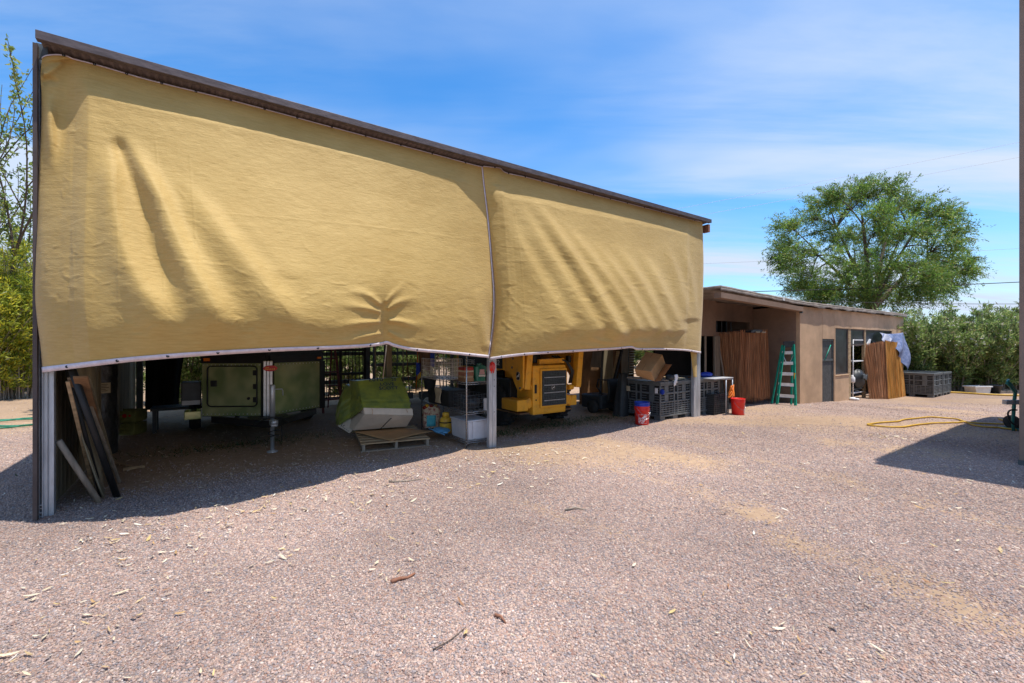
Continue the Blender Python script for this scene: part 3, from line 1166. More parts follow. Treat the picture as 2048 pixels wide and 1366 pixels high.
def offset1(px, py, u, v):
    side = np.clip(np.sin(PI * np.clip(u, 0, 1)), 0, 1)
    sag = side ** 0.55
    sag = np.where(u > .5, side ** 0.75, sag)
    d = 0.055 + 0.088 * np.clip(v * 9, 0, 1) * np.clip(u * 9, 0, 1) ** 2 * np.clip((1 - u) * 14, 0, 1) + 0.74 * sag * np.sin(np.minimum(v / .92, 1) * PI / 2) ** 1.75
    # curl back in towards the hem
    d -= 0.10 * sag * np.clip((v - .86) / .14, 0, 1) ** 1.5
    # left corner gathers
    d -= fold(px, py, [(128, 118), (134, 190), (130, 262), (124, 330)], .055, 22, 16, .02, .5)
    d += fold(px, py, [(96, 180), (100, 260), (104, 360)], .060, 11, 12, .3, .5)
    d += fold(px, py, [(84, 150), (104, 140), (128, 122)], .035, 7, 7, .1, .2)
    d -= fold(px, py, [(82, 166), (102, 160), (120, 170)], .03, 7, 7, .1, .4)
    d += fold(px, py, [(185, 215), (180, 300), (176, 420), (180, 560)], .020, 24, 40, .2, .4)
    # big diagonal folds that run down from the upper left
    d += fold(px, py, z6((385, 385), (480, 520), (570, 680), (635, 850), (730, 1030), (830, 1190), (930, 1290)), .14, 20, 44, .30, .22, .25)
    d += fold(px, py, z6((590, 540), (700, 650), (810, 780), (930, 930), (1050, 1080), (1150, 1190), (1230, 1270)), .115, 22, 42, .45, .25, .25)
    d += fold(px, py, z6((345, 420), (350, 650), (385, 850), (450, 1010), (560, 1170), (680, 1280)), .10, 24, 38, .2, .25, .2)
    d -= fold(px, py, z6((360, 380), (430, 540), (500, 720), (545, 880), (620, 1040), (700, 1180)), .075, 14, 28, .1, .3)
    d += fold(px, py, z6((820, 660), (960, 800), (1100, 960), (1240, 1060)), .022, 20, 26, .3, .3)
    d += fold(px, py, z6((200, 500), (205, 760), (230, 1000)), .020, 20, 30, .3, .4)
    # the tie: cloth drawn in along a short upright cord, puckers fan out from it
    dx, pos, _ = pl_dist(px, py, [(764, 600), (768, 640), (772, 690)])
    ramp_in = np.clip((py - 560) / 60, 0, 1)
    d -= 0.13 * np.exp(-(np.abs(px - 768) / 40) ** 1.1) * ramp_in ** 1.5 * (0.4 + .6 * np.clip((py - 590) / 60, 0, 1))
    for a, am, w0, w1 in ((((1525, 1128), (1470, 1085), (1400, 1065), (1330, 1060)), .050, 4.5, 13), (((1525, 1158), (1450, 1140), (1370, 1130), (1290, 1135)), .060, 4.5, 14),
                          (((1525, 1200), (1450, 1205), (1370, 1215), (1270, 1235)), .065, 4.5, 14), (((1530, 1250), (1450, 1265), (1370, 1285), (1270, 1290)), .050, 4.5, 13),
                          (((1540, 1118), (1580, 1075), (1620, 1040), (1650, 1000)), .040, 4, 11), (((1545, 1150), (1600, 1115), (1660, 1100), (1730, 1100)), .055, 4.5, 13),
                          (((1548, 1195), (1610, 1200), (1670, 1215), (1760, 1220)), .065, 4.5, 14), (((1550, 1240), (1600, 1268), (1650, 1290), (1720, 1300)), .045, 4, 11)):
        d += fold(px, py, z6(*a), am * .62, w0 * .8, w1 * .85, .06, .85)
    # right-hand edge tension near the lower corner
    d += fold(px, py, [(975, 705), (966, 660), (958, 610), (950, 540)], .030, 8, 18, .1, .6)
    d -= fold(px, py, [(982, 690), (980, 640), (972, 580)], .030, 6, 10, .1, .5)
    # sewn seams and fold lines from packing
    for xs in ([(139, 255), (142, 420), (148, 560), (149, 700)], z6((540, 390), (565, 640), (578, 900), (580, 1100)), z6((690, 460), (712, 750), (722, 1000)), z6((375, 500), (378, 800), (385, 1150)),
               z6((60, 700), (370, 705), (900, 735), (1500, 790), (1950, 850)), z6((100, 805), (230, 760), (370, 705)), z6((40, 925), (400, 915), (900, 960))):
        d += fold(px, py, xs, .0028, 1.6, 2.2, .05, .05)
    d += creases(px, py, 70, 3, (80, 430, 560, 690), (10, 28), 14, 50, .0038)
    d += creases(px, py, 60, 4, (430, 560, 960, 690), (4, 20), 14, 46, .0042)
    d += creases(px, py, 16, 5, (120, 230, 900, 560), (20, 45), 14, 60, .003)
    d += creases(px, py, 26, 6, (78, 200, 150, 690), (25, 30), 12, 34, .005)
    d += 0.007 * (fbm(px / 60, py / 44, 2.0, 1.0, 4) - .5) + 0.006 * (fbm(px / 18, py / 11, 4.0, 1.0, 3) - .5)
    return d


def offset2(px, py, u, v):
    side = np.clip(np.sin(PI * np.clip(u, 0, 1)), 0, 1)
    sag = side ** 0.6
    d = 0.085 + 0.075 * np.clip(v * 7, 0, 1) * np.clip(u * 14, 0, 1) * np.clip((1 - u) * 12, 0, 1) + 0.42 * sag * np.sin(np.minimum(v / .92, 1) * PI / 2) ** 1.6 + .055 * np.clip((u - .93) / .06, 0, 1)
    d -= 0.09 * sag * np.clip((v - .86) / .14, 0, 1) ** 1.4
    fl = [
        (((420, 330), (470, 480), (540, 640), (640, 820), (740, 990), (820, 1110)), .055, 12, 22),
        (((470, 300), (560, 450), (650, 600), (740, 740), (840, 900), (930, 1040), (990, 1120)), .08, 12, 19),
        (((540, 300), (670, 450), (790, 620), (890, 770), (980, 910), (1060, 1050), (1120, 1150)), .14, 12, 18),
        (((700, 420), (830, 560), (960, 720), (1060, 860), (1150, 1010), (1210, 1120)), .10, 13, 17),
        (((900, 560), (1020, 690), (1120, 830), (1210, 980), (1280, 1110)), .10, 13, 15),
        (((1030, 580), (1140, 710), (1240, 870), (1310, 1010), (1360, 1115)), .09, 13, 15),
        (((1160, 600), (1260, 730), (1340, 880), (1400, 1010), (1440, 1110)), .075, 12, 14),
        (((1330, 560), (1390, 720), (1440, 880), (1480, 1040)), .05, 10, 12),
        (((1430, 540), (1470, 700), (1500, 860), (1520, 1040)), .04, 8, 9),
    ]
    for p, a, w0, w1 in fl:
        d += fold(px, py, z5(*p), a * .82, w0, w1 * 1.05, .45, .06, .30)
    for p, a, w in (((900, 1120), (1000, 1150), (1120, 1160)), .020, 5), (((860, 1165), (980, 1178), (1100, 1185)), .016, 4), (((1130, 1160), (1180, 1150), (1260, 1150)), .015, 5):
        d += fold(px, py, z5(*p), a, w, w, .2, .2)
    d += fold(px, py, z5((380, 250), (372, 320), (380, 420)), .03, 8, 9, .1, .5)
    for p in (((390, 690), (900, 700), (1500, 820)), ((470, 330), (520, 700), (545, 1100)), ((380, 600), (700, 640), (1100, 760))):
        d += fold(px, py, z5(*p), .002, 1.6, 1.6, .05, .05)
    d += creases(px, py, 70, 7, (990, 560, 1390, 695), (8, 26), 12, 44, .0042)
    d += creases(px, py, 40, 8, (990, 400, 1390, 600), (50, 22), 14, 46, .003)
    d += 0.006 * (fbm(px / 50, py / 40, 12.0, 1.0, 4) - .5) + 0.005 * (fbm(px / 14, py / 9, 14.0, 1.0, 3) - .5)
    return d


def make_cloth(label, top, right, bottom, left, off, nu, nv, sides, group='tan shade cloths across the shed front'):
    Sx = coons(top, right, bottom, left, nu, nv)
    U, Vv = np.meshgrid(np.linspace(0, 1, nu + 1), np.linspace(0, 1, nv + 1))
    px, py = Sx[..., 0], Sx[..., 1]
    d = off(px, py, U, Vv)
    W = to_world(px, py, d)
    root_loc = Vector(W[0, 0])
    root = thing('shade_cloth', label, 'shade cloth', root_loc, 0, group)
    L = W - W[0, 0]
    idx = np.arange((nu + 1) * (nv + 1)).reshape(nv + 1, nu + 1)
    Fc = np.stack([idx[:-1, :-1], idx[1:, :-1], idx[1:, 1:], idx[:-1, 1:]], -1).reshape(-1, 4)
    o = mesh_np('cloth', L.reshape(-1, 3), Fc, 'shade_cloth', root, None, True)
    # taped edges sit 5 mm in front of the cloth
    out = np.array([-NX, -NY, 0.0])

    def tape(name, A, B, lift=.006):
        n_ = len(A)
        V = np.concatenate([A + out * lift, B + out * lift])
        i = np.arange(n_ - 1)
        Fq = np.stack([i, i + n_, i + n_ + 1, i + 1], -1)
        t = mesh_np(name, V, Fq, 'hem_tape', root, None, True)
        md = t.modifiers.new('tape', 'SOLIDIFY')
        md.thickness = .004
        return t
    k = max(1, int(nv * .026))
    tape('hem', L[-1], L[-1 - k] if k < 4 else L[-1 - k])
    ktop = 2
    tape('top_hem', L[ktop], L[0], .007)
    for sd in sides:
        if sd == 'right':
            tape('side_hem', L[:, -1], L[:, -1 - max(2, int(nu * .008))], .012)
        if sd == 'left':
            tape('side_hem', L[:, 2], L[:, 0], .010)

    # eyelets along the hems
    def eyelet(p):
        mb = MB()
        mb.lathe([(0.013, 0), (.013, .004), (.006, .005), (.0055, .001), (0, .001)], (0, 0, 0), 10, (UY, -UX, 0))
        return mb.build('eyelet', 'black_metal', root, loc=Vector(p) + Vector(out) * .010)
    for q in np.linspace(.06, .95, 9):
        i = int(q * nu)
        eyelet((L[-1, i] + L[-1 - k, i]) / 2)
    for q in np.linspace(.05, .96, 13):
        i = int(q * nu)
        eyelet((L[0, i] + L[ktop, i]) / 2)
    return root, Sx, d


top1 = [(84, 116), (92, 111), (112, 109), (132, 111), (150, 118), (200, 131), (300, 160), (450, 197), (600, 237), (750, 277), (860, 306), (930, 325), (966, 334)]
bot1 = [(85, 745), (150, 737), (250, 725), (350, 716), (450, 709), (560, 703), (640, 700), (720, 696), (758, 692), (774, 689), (790, 695), (830, 703), (900, 709), (979, 717)]
left1 = [(84, 116), (81, 150), (83, 200), (81, 280), (77, 360), (73, 450), (70, 530), (69, 590), (73, 640), (80, 690), (85, 745)]
cloth1, SX1, D1 = make_cloth('larger tan shade cloth billowing between the left and middle posts, pinched near its hem', top1, SEAM, bot1, left1, offset1, 420, 300, ('right',))
top2 = [(966, 332), (985, 334), (1000, 336), (1012, 345), (1060, 356), (1155, 381), (1250, 405), (1340, 428), (1392, 441), (1405, 442)]
bot2 = [(979, 720), (1020, 714), (1070, 709), (1150, 704), (1230, 699), (1262, 696), (1275, 700), (1320, 700), (1370, 702), (1401, 707)]
right2 = [(1405, 442), (1407, 520), (1406, 600), (1403, 660), (1401, 707)]
cloth2, SX2, D2 = make_cloth('smaller tan shade cloth with slanting folds, hung between the middle and right posts', top2, right2, bot2, [(966, 332)] + SEAM[1:-1] + [(979, 720)], offset2, 300, 260, ())

# cloth end wrapped round the right post, and the pole at its top
mb = MB()
def wrap_pt(a, b_):
    # narrow tail that hangs below the hem behind the right post
    x = 1381 + 13 * a + 6 * b_ * (1 - a)
    y = 702 + 52 * b_
    return Vector(to_world(np.array(x), np.array(y), np.array(.135 + .02 * math.sin(a * 3)))) - cloth2.location
mb.grid(wrap_pt, 6, 8)
mb.build('loose_end', 'shade_cloth', cloth2)
# cord that ties the pinch down to the ground
# tie_pole is built with the shed contents
#, 'thin pole from the pinched hem down to the pallet', 'pole', S(*st(G(767, 905))), 0)
# ------------------------------------------------------------------ things in and around the shed
def PX(px, py, y):
    return Vector(((px - CX) / F * y, y, H - (py - HY) / F * y))


def PS_(px, py, s):
    """Point of a pixel on the plane s = const, as shed coordinates (t, z)."""
    r = (px - CX) / F
    t = ((P0[0] + s * UX) - r * (P0[1] + s * UY)) / (r * NY - NX)
    y = P0[1] + s * UY + t * NY
    return t, H - (py - HY) / F * y


def gh(p):
    return float(ground_h(np.array([p[0]]), np.array([p[1]]))[0])


def Gd(px, py):
    g = G(px, py)
    g.z = gh(g)
    return g


def leaning(name, label, cat, foot_px, top_px, s_wall, r, m, square=None, extend=1.0, group=None):
    a = Gd(*foot_px)
    s_wall = max(s_wall, on_t(top_px[0], top_px[1], .13)[0])
    t, z = PS_(top_px[0], top_px[1], s_wall)
    b = S(s_wall, t, z)
    b = a + (b - a) * extend
    mb = MB()
    if square:
        mb.bar(Vector((0, 0, 0)), b - a, square[0], square[1], bev=.003)
    else:
        mb.tube([(0, 0, 0), (b - a) * .5, b - a], r, 10)
    o = mb.build(name, m)
    o.location = a
    return tag(o, label, cat, group)


leaning('black_pipe', 'thin black pipe leaning against the left wall, nearer the tan post', 'pipe', (203, 994), (137, 747), .10, .022, 'black_metal', extend=1.03, group='black pipes leaning in the shed corner')
leaning('black_pipe', 'thicker black pipe leaning beside the black roll', 'pipe', (234, 994), (147, 747), .20, .030, 'black_metal', extend=1.03, group='black pipes leaning in the shed corner')
leaning('wooden_pole', 'short pale wooden pole propped on the galvanised corner post', 'pole', (199, 1007), (117, 881), .06, .026, 'wood_grey')
leaning('grey_batten', 'slim grey batten leaning between the two black pipes', 'batten', (200, 962), (140, 760), .12, .01, 'wood_grey', square=(.03, .015), extend=1.02)
leaning('brown_board', 'brown board leaning behind the thick black pipe', 'board', (214, 955), (152, 760), .16, .01, 'wood', square=(.045, .02), extend=.95)
for k, (fx, fy, tx, ty, lb) in enumerate(((222, 940, 163, 740, 'green-grey board standing just left of the black roll'), (212, 930, 157, 740, 'narrow brown board standing behind the leaning pipes'))):
    leaning('standing_board', lb, 'board', (fx, fy), (tx, ty), .22 + .05 * k, .01, 'siding' if k == 0 else 'rust_board', square=(.10, .02), extend=.95)
for k, (a, b, lb) in enumerate((((247, 942), (289, 936), 'light broken stick lying nearest the leaning pipes'), ((218, 926), (268, 938), 'brown stick lying on the soil beside the black roll'), ((200, 960), (213, 952), 'short pale wood chip lying between the pipes'))):
    p, q = Gd(*a), Gd(*b)
    mb = MB()
    mb.bar((0, 0, .02), q - p + Vector((0, 0, .025)), .035, .022, bev=.004)
    o = mb.build('broken_stick', 'wood' if k != 2 else 'wood_grey')
    o.location = p
    tag(o, lb, 'stick')

for k, (f_, t_, m_, w_, lb) in enumerate((((188, 985), (133, 752), 'wood', .03, 'narrow tan batten leaning nearest the ribbed sheet'), ((226, 972), (150, 752), 'siding', .035, 'olive batten leaning right behind the thicker black pipe'), ((192, 950), (140, 750), 'rust_board', .04, 'rust-brown lath leaning deep in the left corner'), ((240, 965), (158, 750), 'wood_grey', .028, 'grey lath leaning furthest right in the left stack'))):
    leaning('leaning_lath', lb, 'lath', f_, t_, .15, .01, m_, square=(w_, .014), extend=.96)
# ribbed sheet bowing against the left wall
ws = shed_thing('ribbed_sheet', 'weathered ribbed sheet bowing against the left wall inside the post', 'sheet', 0, 0)
def sheet_pt(a, b):
    t = .22 + 1.25 * a
    z = .03 + .40 * a * a + (1.75 - .03) * b
    s = .06 + .30 * (1 - b) ** 1.6 * (.35 + .65 * (1 - a)) + .010 * math.sin(t * 2 * PI / .09)
    return Vector((s, t, z))
mb = MB()
mb.grid(sheet_pt, 90, 12)
sh_ = mb.build('panel', 'siding', ws)
sm = sh_.modifiers.new('t', 'SOLIDIFY')
sm.thickness = .003

# upright black roll with a paper tag
g = Gd(199, 906)
roll = thing('black_roll', 'tall upright roll of crinkled black sheeting with a paper tag', 'roll', g, .4)
def roll_pt(a, b):
    an = a * 2 * PI
    r = .205 + .006 * math.sin(9 * an + b * 14) * math.sin(b * 22) + .005 * fbm(np.array([a * 9.]), np.array([b * 16.]), 3., 1., 3)[0]
    return Vector((r * math.cos(an), r * math.sin(an), 1.30 * b))
M['black_film'] = mat('black_film', (0.030, 0.032, 0.035), 0.32, 0, 0.3, 8, 0.9, 26, spec=0.6)
mb = MB()
mb.grid(roll_pt, 48, 60)
mb.lathe([(.20, 1.30), (.07, 1.30), (.065, 1.26), (0, 1.26)], (0, 0, 0), 32)
mb.build('sheeting', 'black_film', roll)
# tag faces the camera side of the roll
tp = PX(221, 777, g.y - .19) - g
an = math.atan2(tp.y, tp.x) - .4
mb = MB()
mb.grid(lambda a, b: Vector((.218 * math.cos(an - .33 + .6 * a), .218 * math.sin(an - .33 + .6 * a), tp.z - .075 + .15 * b)), 6, 4)
mb.build('paper_tag', 'label_paper', roll)
mb = MB()
for i, w in enumerate((.22, .17, .24, .14, .2)):
    mb.grid(lambda a, b: Vector((.2195 * math.cos(an - .22 + w * 1.6 * a), .2195 * math.sin(an - .22 + w * 1.6 * a), tp.z + .05 - i * .024 + .007 * b)), 4, 1)
mb.build('print', 'ink', roll)

# two stacked crates
M['olive_crate'] = mat('olive_crate', (0.22, 0.20, 0.055), 0.7, 0, 0.4, 6, 0.2, 30)
cp = Gd(254, 867)
for k in range(2):
    cr_ = thing('produce_crate', ('lower olive crate on the soil beside the black roll', 'upper olive crate with red print, stacked on its twin')[k], 'crate', cp + Vector((.01 * k, .0, .225 * k)), .12 + .05 * k, 'olive crates beside the black roll')
    mb = MB()
    mb.span((-.215, -.15, 0), (.215, .15, .02))
    for sx in (-1, 1):
        mb.span((sx * .215 - .012, -.15, 0.02), (sx * .215 + .012, .15, .21))
    mb.build('ends', 'olive_crate', cr_)
    for sy in (-1, 1):
        mb = MB()
        for z0 in (.025, .088, .151):
            mb.span((-.225, sy * .156 - .006, z0), (.225, sy * .156 + .006, z0 + .055), bev=.003)
        mb.build('side', 'olive_crate', cr_)
    if k:
        mb = MB()
        for x_, w_ in ((-.13, .05), (.05, .07), (.13, .04)):
            mb.lathe([(0, 0), (w_ * .5, .0), (w_ * .5, .001)], (x_, -.1625, .12), 10, (0, -1, 0))
        mb.build('red_print', 'sign_red', cr_)

# low dark bench and black tarpaulin in the left rear corner
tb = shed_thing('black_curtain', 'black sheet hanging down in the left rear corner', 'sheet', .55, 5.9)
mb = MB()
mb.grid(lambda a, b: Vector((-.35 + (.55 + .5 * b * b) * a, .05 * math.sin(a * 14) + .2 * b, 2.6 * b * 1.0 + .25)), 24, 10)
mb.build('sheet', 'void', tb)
bn = shed_thing('low_bench', 'low dark bench along the shade at the left rear', 'bench', 1.1, 4.6)
mb = MB()
mb.span((-.7, -.25, .40), (.7, .25, .45), bev=.006)
mb.build('bench_top', 'black_plastic', bn)
for sx in (-1, 1):
    for sy in (-1, 1):
        mb = MB()
        mb.span((sx * .64 - .03, sy * .2 - .03, 0), (sx * .64 + .03, sy * .2 + .03, .40))
        mb.build('leg', 'black_plastic', bn)

# ------------------------------------------------------------------ trailer with a V nose
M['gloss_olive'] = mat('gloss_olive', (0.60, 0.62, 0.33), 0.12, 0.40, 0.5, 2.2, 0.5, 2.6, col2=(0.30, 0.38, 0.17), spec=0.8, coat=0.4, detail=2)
tr_ = shed_thing('enclosed_trailer', 'dark green V-nosed enclosed trailer parked under the first cloth', 'trailer', 2.034, 2.229)
NP = [(0, 0), (.945, .611), (.945, 3.6), (-.865, 3.6), (-.865, .557)]      # plan (s, t)
def plan(poly, z0, z1, grow=0.0):
    mb = MB()
    mb.prism(poly, z0, z1, lambda x, y, d: Vector((x, y, d)))
    return mb
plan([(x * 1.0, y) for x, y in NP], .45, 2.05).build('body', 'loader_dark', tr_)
def facet(a, b, z0, z1, off, thick=.012, bev=.0):
    """Slab lying on the wall a-b (plan points), from z0 to z1, standing off by off."""
    ax, ay = a
    bx, by = b
    L = math.hypot(bx - ax, by - ay)
    ux_, uy_ = (bx - ax) / L, (by - ay) / L
    nx_, ny_ = uy_, -ux_
    if ny_ > 0:
        nx_, ny_ = -nx_, -ny_
    ox, oy = nx_ * off, ny_ * off
    tx, ty = nx_ * thick, ny_ * thick
    return [(ax + ox, ay + oy), (bx + ox, by + oy), (bx + ox + tx, by + oy + ty), (ax + ox + tx, ay + oy + ty)]
def lerp2(a, b, k):
    return (a[0] + (b[0] - a[0]) * k, a[1] + (b[1] - a[1]) * k)
Lc, Rc, Nz = NP[4], NP[1], NP[0]
plan(facet(lerp2(Nz, Lc, .10), lerp2(Nz, Lc, .99), 0, 0, .003), .46, 1.30).build('front_panel', 'gloss_olive', tr_)
plan(facet(lerp2(Nz, Rc, .10), lerp2(Nz, Rc, .99), 0, 0, .003), .46, 1.30).build('front_panel', 'gloss_olive', tr_)
plan(facet(lerp2(Nz, Lc, .02), lerp2(Nz, Lc, 1.0), 0, 0, .003, .03), 1.302, 1.42).build('top_rail', 'black_metal', tr_)
plan(facet(lerp2(Nz, Rc, .02), lerp2(Nz, Rc, 1.0), 0, 0, .003, .03), 1.302, 1.42).build('top_rail', 'black_metal', tr_)
plan(facet(lerp2(Nz, Rc, .93), lerp2(Nz, Rc, 1.03), 0, 0, .017, .02), .44, 1.30).build('corner_post', 'black_metal', tr_)
# door on the left facet with a raised rounded frame
door = plan(facet(lerp2(Nz, Lc, .16), lerp2(Nz, Lc, .88), 0, 0, .016, .012), .62, 1.25).build('door', 'gloss_olive', tr_)
mb = MB()
a_, b_ = lerp2(Nz, Lc, .15), lerp2(Nz, Lc, .90)
dirn = Vector((b_[0] - a_[0], b_[1] - a_[1], 0)).normalized()
nrm = Vector((-(dirn.y), dirn.x, 0))
if nrm.y > 0: nrm = -nrm
def onf(k, z, off=.032):
    p = lerp2(a_, b_, k)
    return Vector((p[0], p[1], z)) + nrm * off
loop = []
for cx0, cz0, a0 in ((.08, .67, 180), (.92, .67, 270), (.92, 1.20, 0), (.08, 1.20, 90)):
    for q in range(5):
        an = R(a0 + q * 22.5)
        loop.append(onf(cx0 + .08 * math.cos(an), cz0 + .055 * math.sin(an)))
mb.tube(loop, .011, 6, closed=True)
mb.build('door_seal', 'black_metal', door)
mb = MB()
mb.box(onf(.86, .98, .035), (.075, .03, .075), (0, 0, math.atan2(dirn.y, dirn.x)), bev=.01)
mb.build('latch', 'black_plastic', door)
mb = MB()
mb.lathe([(.022, 0), (.022, .02), (0, .024)], onf(.16, .74, .03), 12, nrm)
mb.build('lock', 'black_metal', door)
for z_ in (.72, .93, 1.15):
    mb = MB()
    mb.box(onf(.035, z_, .030), (.05, .022, .075), (0, 0, math.atan2(dirn.y, dirn.x)), bev=.004)
    mb.build('hinge', 'black_metal', door)
for side_, e0, e1 in ((Lc, .12, .97), (Rc, .12, .97)):
    dv = Vector((side_[0] - Nz[0], side_[1] - Nz[1], 0)).normalized()
    nv_ = Vector((-dv.y, dv.x, 0))
    if nv_.y > 0: nv_ = -nv_
    mb = MB()
    for z_ in (.49, 1.275):
        for q in range(15):
            p = lerp2(Nz, side_, e0 + (e1 - e0) * q / 14)
            mb.lathe([(.009, 0), (.008, .004), (0, .006)], Vector((p[0], p[1], z_)) + nv_ * .015, 6, nv_)
    mb.build('rivets', 'alu', tr_)
    p = lerp2(Nz, side_, .90)
    mb = MB()
    mb.box(Vector((p[0], p[1], 1.36)) + nv_ * .04, (.08, .025, .035), (0, 0, math.atan2(dv.y, dv.x)), bev=.006)
    mb.build('marker_lamp', 'cord_orange', tr_)
# bright nose post with two flutes
mb = MB()
for o_ in (-.045, 0.0, .045):
    mb.box((o_, -.035 - .012 * (o_ == 0), .90), (.042, .05, .88), bev=.012)
mb.build('nose_post', 'alu', tr_)
# red oval badge
mb = MB()
mb.prism([(.10 * math.cos(k * PI / 16), .048 * math.sin(k * PI / 16)) for k in range(32)], -.078, -.070, lambda x, y, d: Vector((x + .03, d, 1.22 + y)))
bd = mb.build('badge', 'sign_red', tr_)
mb = MB()
for x0, z0, w_, h_ in ((-.045, .012, .05, .010), (-.062, -.012, .016, .018), (-.040, -.012, .014, .012), (-.018, -.012, .014, .012), (.004, -.012, .014, .016), (.028, -.012, .018, .012), (.054, -.010, .014, .020)):
    mb.box((x0 + .03, -.080, 1.22 + z0), (w_, .003, h_))
mb.build('badge_script', 'sign_gold', bd)
# tongue, coupler, jack, chains
mb = MB()
mb.bar((-.72, .50, .40), (-.03, -.62, .42), .06, .10)
mb.bar((.80, .52, .40), (.03, -.62, .42), .06, .10)
mb.box((0, -.05, .455), (.55, .42, .012))
mb.build('tongue', 'black_metal', tr_)
mb = MB()
mb.box((0, -.72, .445), (.09, .26, .075), bev=.02)
mb.lathe([(.05, 0), (.05, .05), (.02, .07)], (0, -.82, .44), 14)
mb.build('coupler', 'galvanised', tr_)
jk = MB()
jk.lathe([(.028, .02), (.028, .50), (.038, .50), (.038, .98), (.03, 1.0)], (0, -.60, 0), 14)
jk.lathe([(.075, 0), (.075, .012), (.03, .03), (.028, .05)], (0, -.60, gh(S(2.034, 1.63))), 16)
jack = jk.build('jack', 'galvanised', tr_)
mb = MB()
mb.tube([(.038, -.60, .93), (.13, -.60, .93), (.14, -.60, .90), (.14, -.60, .83)], .008, 8)
mb.build('crank', 'galvanised', jack)
mb = MB()
mb.tube([(-.24 + .48 * k / 24, -.45 - .2 * math.sin(k / 24 * PI), .40 + .12 * math.sin(k / 24 * PI)) for k in range(25)], .012, 8)
mb.tube([(.07 * math.cos(k * .5) , -.74 + .08 * math.sin(k * .5), .34 - .006 * k) for k in range(18)], .007, 6)
mb.tube([(.12, -.58, .40), (.13, -.60, .25), (.12, -.6, .14)], .006, 6)
mb.build('cable', 'hose_black', tr_)
# wheels, fender, step and tool box on the left flank
for sx in (-1, 1):
    mb = MB()
    mb.lathe([(.17, -.09), (.30, -.09), (.33, -.05), (.33, .05), (.30, .09), (.17, .09), (.16, .03), (0, .03)], (sx * .98, 2.3, .33), 28, (sx, 0, 0))
    mb.build('wheel', 'rubber', tr_)
    mb = MB()
    mb.tube([(sx * 1.0, 2.3 - .42 * math.cos(a), .36 + .40 * math.sin(a)) for a in np.linspace(0, PI, 12)], .05, 6)
    mb.build('fender', 'black_metal', tr_)
mb = MB()
mb.span((-1.14, .72, .62), (-.875, 1.15, .99), bev=.015)
tbx = mb.build('tool_box', 'black_plastic', tr_)
mb = MB()
mb.span((-1.13, .708, .63), (-.89, .718, .70))
mb.build('lid_strip', 'grey_plastic', tbx)
mb = MB()
mb.span((-1.10, .66, .40), (-.875, 1.0, .53), bev=.01)
mb.build('step', 'gloss_olive', tr_)

# ------------------------------------------------------------------ pallet with wrapped cartons
pc = Gd(722, 904)
prz = R(24)
pal_ = thing('wooden_pallet', 'weathered wooden pallet carrying the wrapped cartons', 'pallet', pc, prz)
W_, D_ = 1.04, 1.26
for x_ in (0.02, W_ / 2 - .02, W_ - .06):
    mb = MB()
    mb.span((x_, 0.0, .018), (x_ + .04, D_, .108))
    mb.build('stringer', 'wood_grey', pal_)
for k in range(7):
    y_ = k * (D_ - .10) / 6
    MB().span((0, y_, .110), (W_, y_ + .10, .130), bev=.003).build('deck_board', 'wood', pal_)
for y_ in (0, D_ / 2 - .05, D_ - .1):
    MB().span((0, y_, 0), (W_, y_ + .10, .016), bev=.003).build('bottom_board', 'wood_grey', pal_)

def quad_solid(name, m, parent, pts8, org):
    """Eight corners: bottom ring then top ring."""
    mb = MB()
    v = [mb.bm.verts.new(Vector(p) - org) for p in pts8]
    for f in ((3, 2, 1, 0), (4, 5, 6, 7), (0, 1, 5, 4), (1, 2, 6, 5), (2, 3, 7, 6), (3, 0, 4, 7)):
        mb.bm.faces.new([v[i] for i in f])
    bmesh.ops.bevel(mb.bm, geom=mb.bm.edges[:], offset=.008, segments=2, affect='EDGES')
    return mb.build(name, m, parent)


back = Vector((NX, NY, 0)) * .62
wc = thing('wrapped_carton', 'sagging white carton under green stretch wrap with handwriting', 'carton', pc + Vector((.2, .5, .15)), 0)
o_ = wc.location
b0, b1 = PX(706, 861, 7.32), PX(814, 853, 7.72)
t0_, t1_ = PX(729, 829, 7.05), PX(827, 831, 7.42)
u0_, u1_ = PX(727, 815, 7.05), PX(825, 817, 7.42)
for p in (b0, b1):
    p.z = max(p.z, .165)
quad_solid('lower_carton', 'white_card', wc, [b0, b1, b1 + back, b0 + back, t0_, t1_, t1_ + back, t0_ + back], o_)
quad_solid('lid_rim', 'white_card', wc, [t0_ + Vector((0, 0, .003)), t1_ + Vector((0, 0, .003)), t1_ + back * 1.05, t0_ + back * 1.05, u0_, u1_, u1_ + back * 1.05, u0_ + back * 1.05], o_)
# dark slit in the carton's front
mb = MB()
f0, f1 = PX(783, 836, 7.10), PX(762, 857, 7.40)
mb.bar(f0 - o_ + Vector((0, -.012, 0)), f1 - o_ + Vector((0, -.03, 0)), .014, .006)
mb.build('slit', 'ink', wc)
mb = MB()
mb.tube([PX(744, 817, 7.08) - o_ + Vector((0, -.005, 0)), PX(746, 822, 7.08) - o_ + Vector((0, -.006, 0)), PX(745, 829, 7.07) - o_ + Vector((0, -.006, 0))], .004, 5)
mb.tube([PX(813, 819, 7.36) - o_ + Vector((0, -.008, 0)), PX(816, 825, 7.36) - o_ + Vector((0, -.008, 0))], .004, 5)
mb.build('tear', 'cardboard', wc)
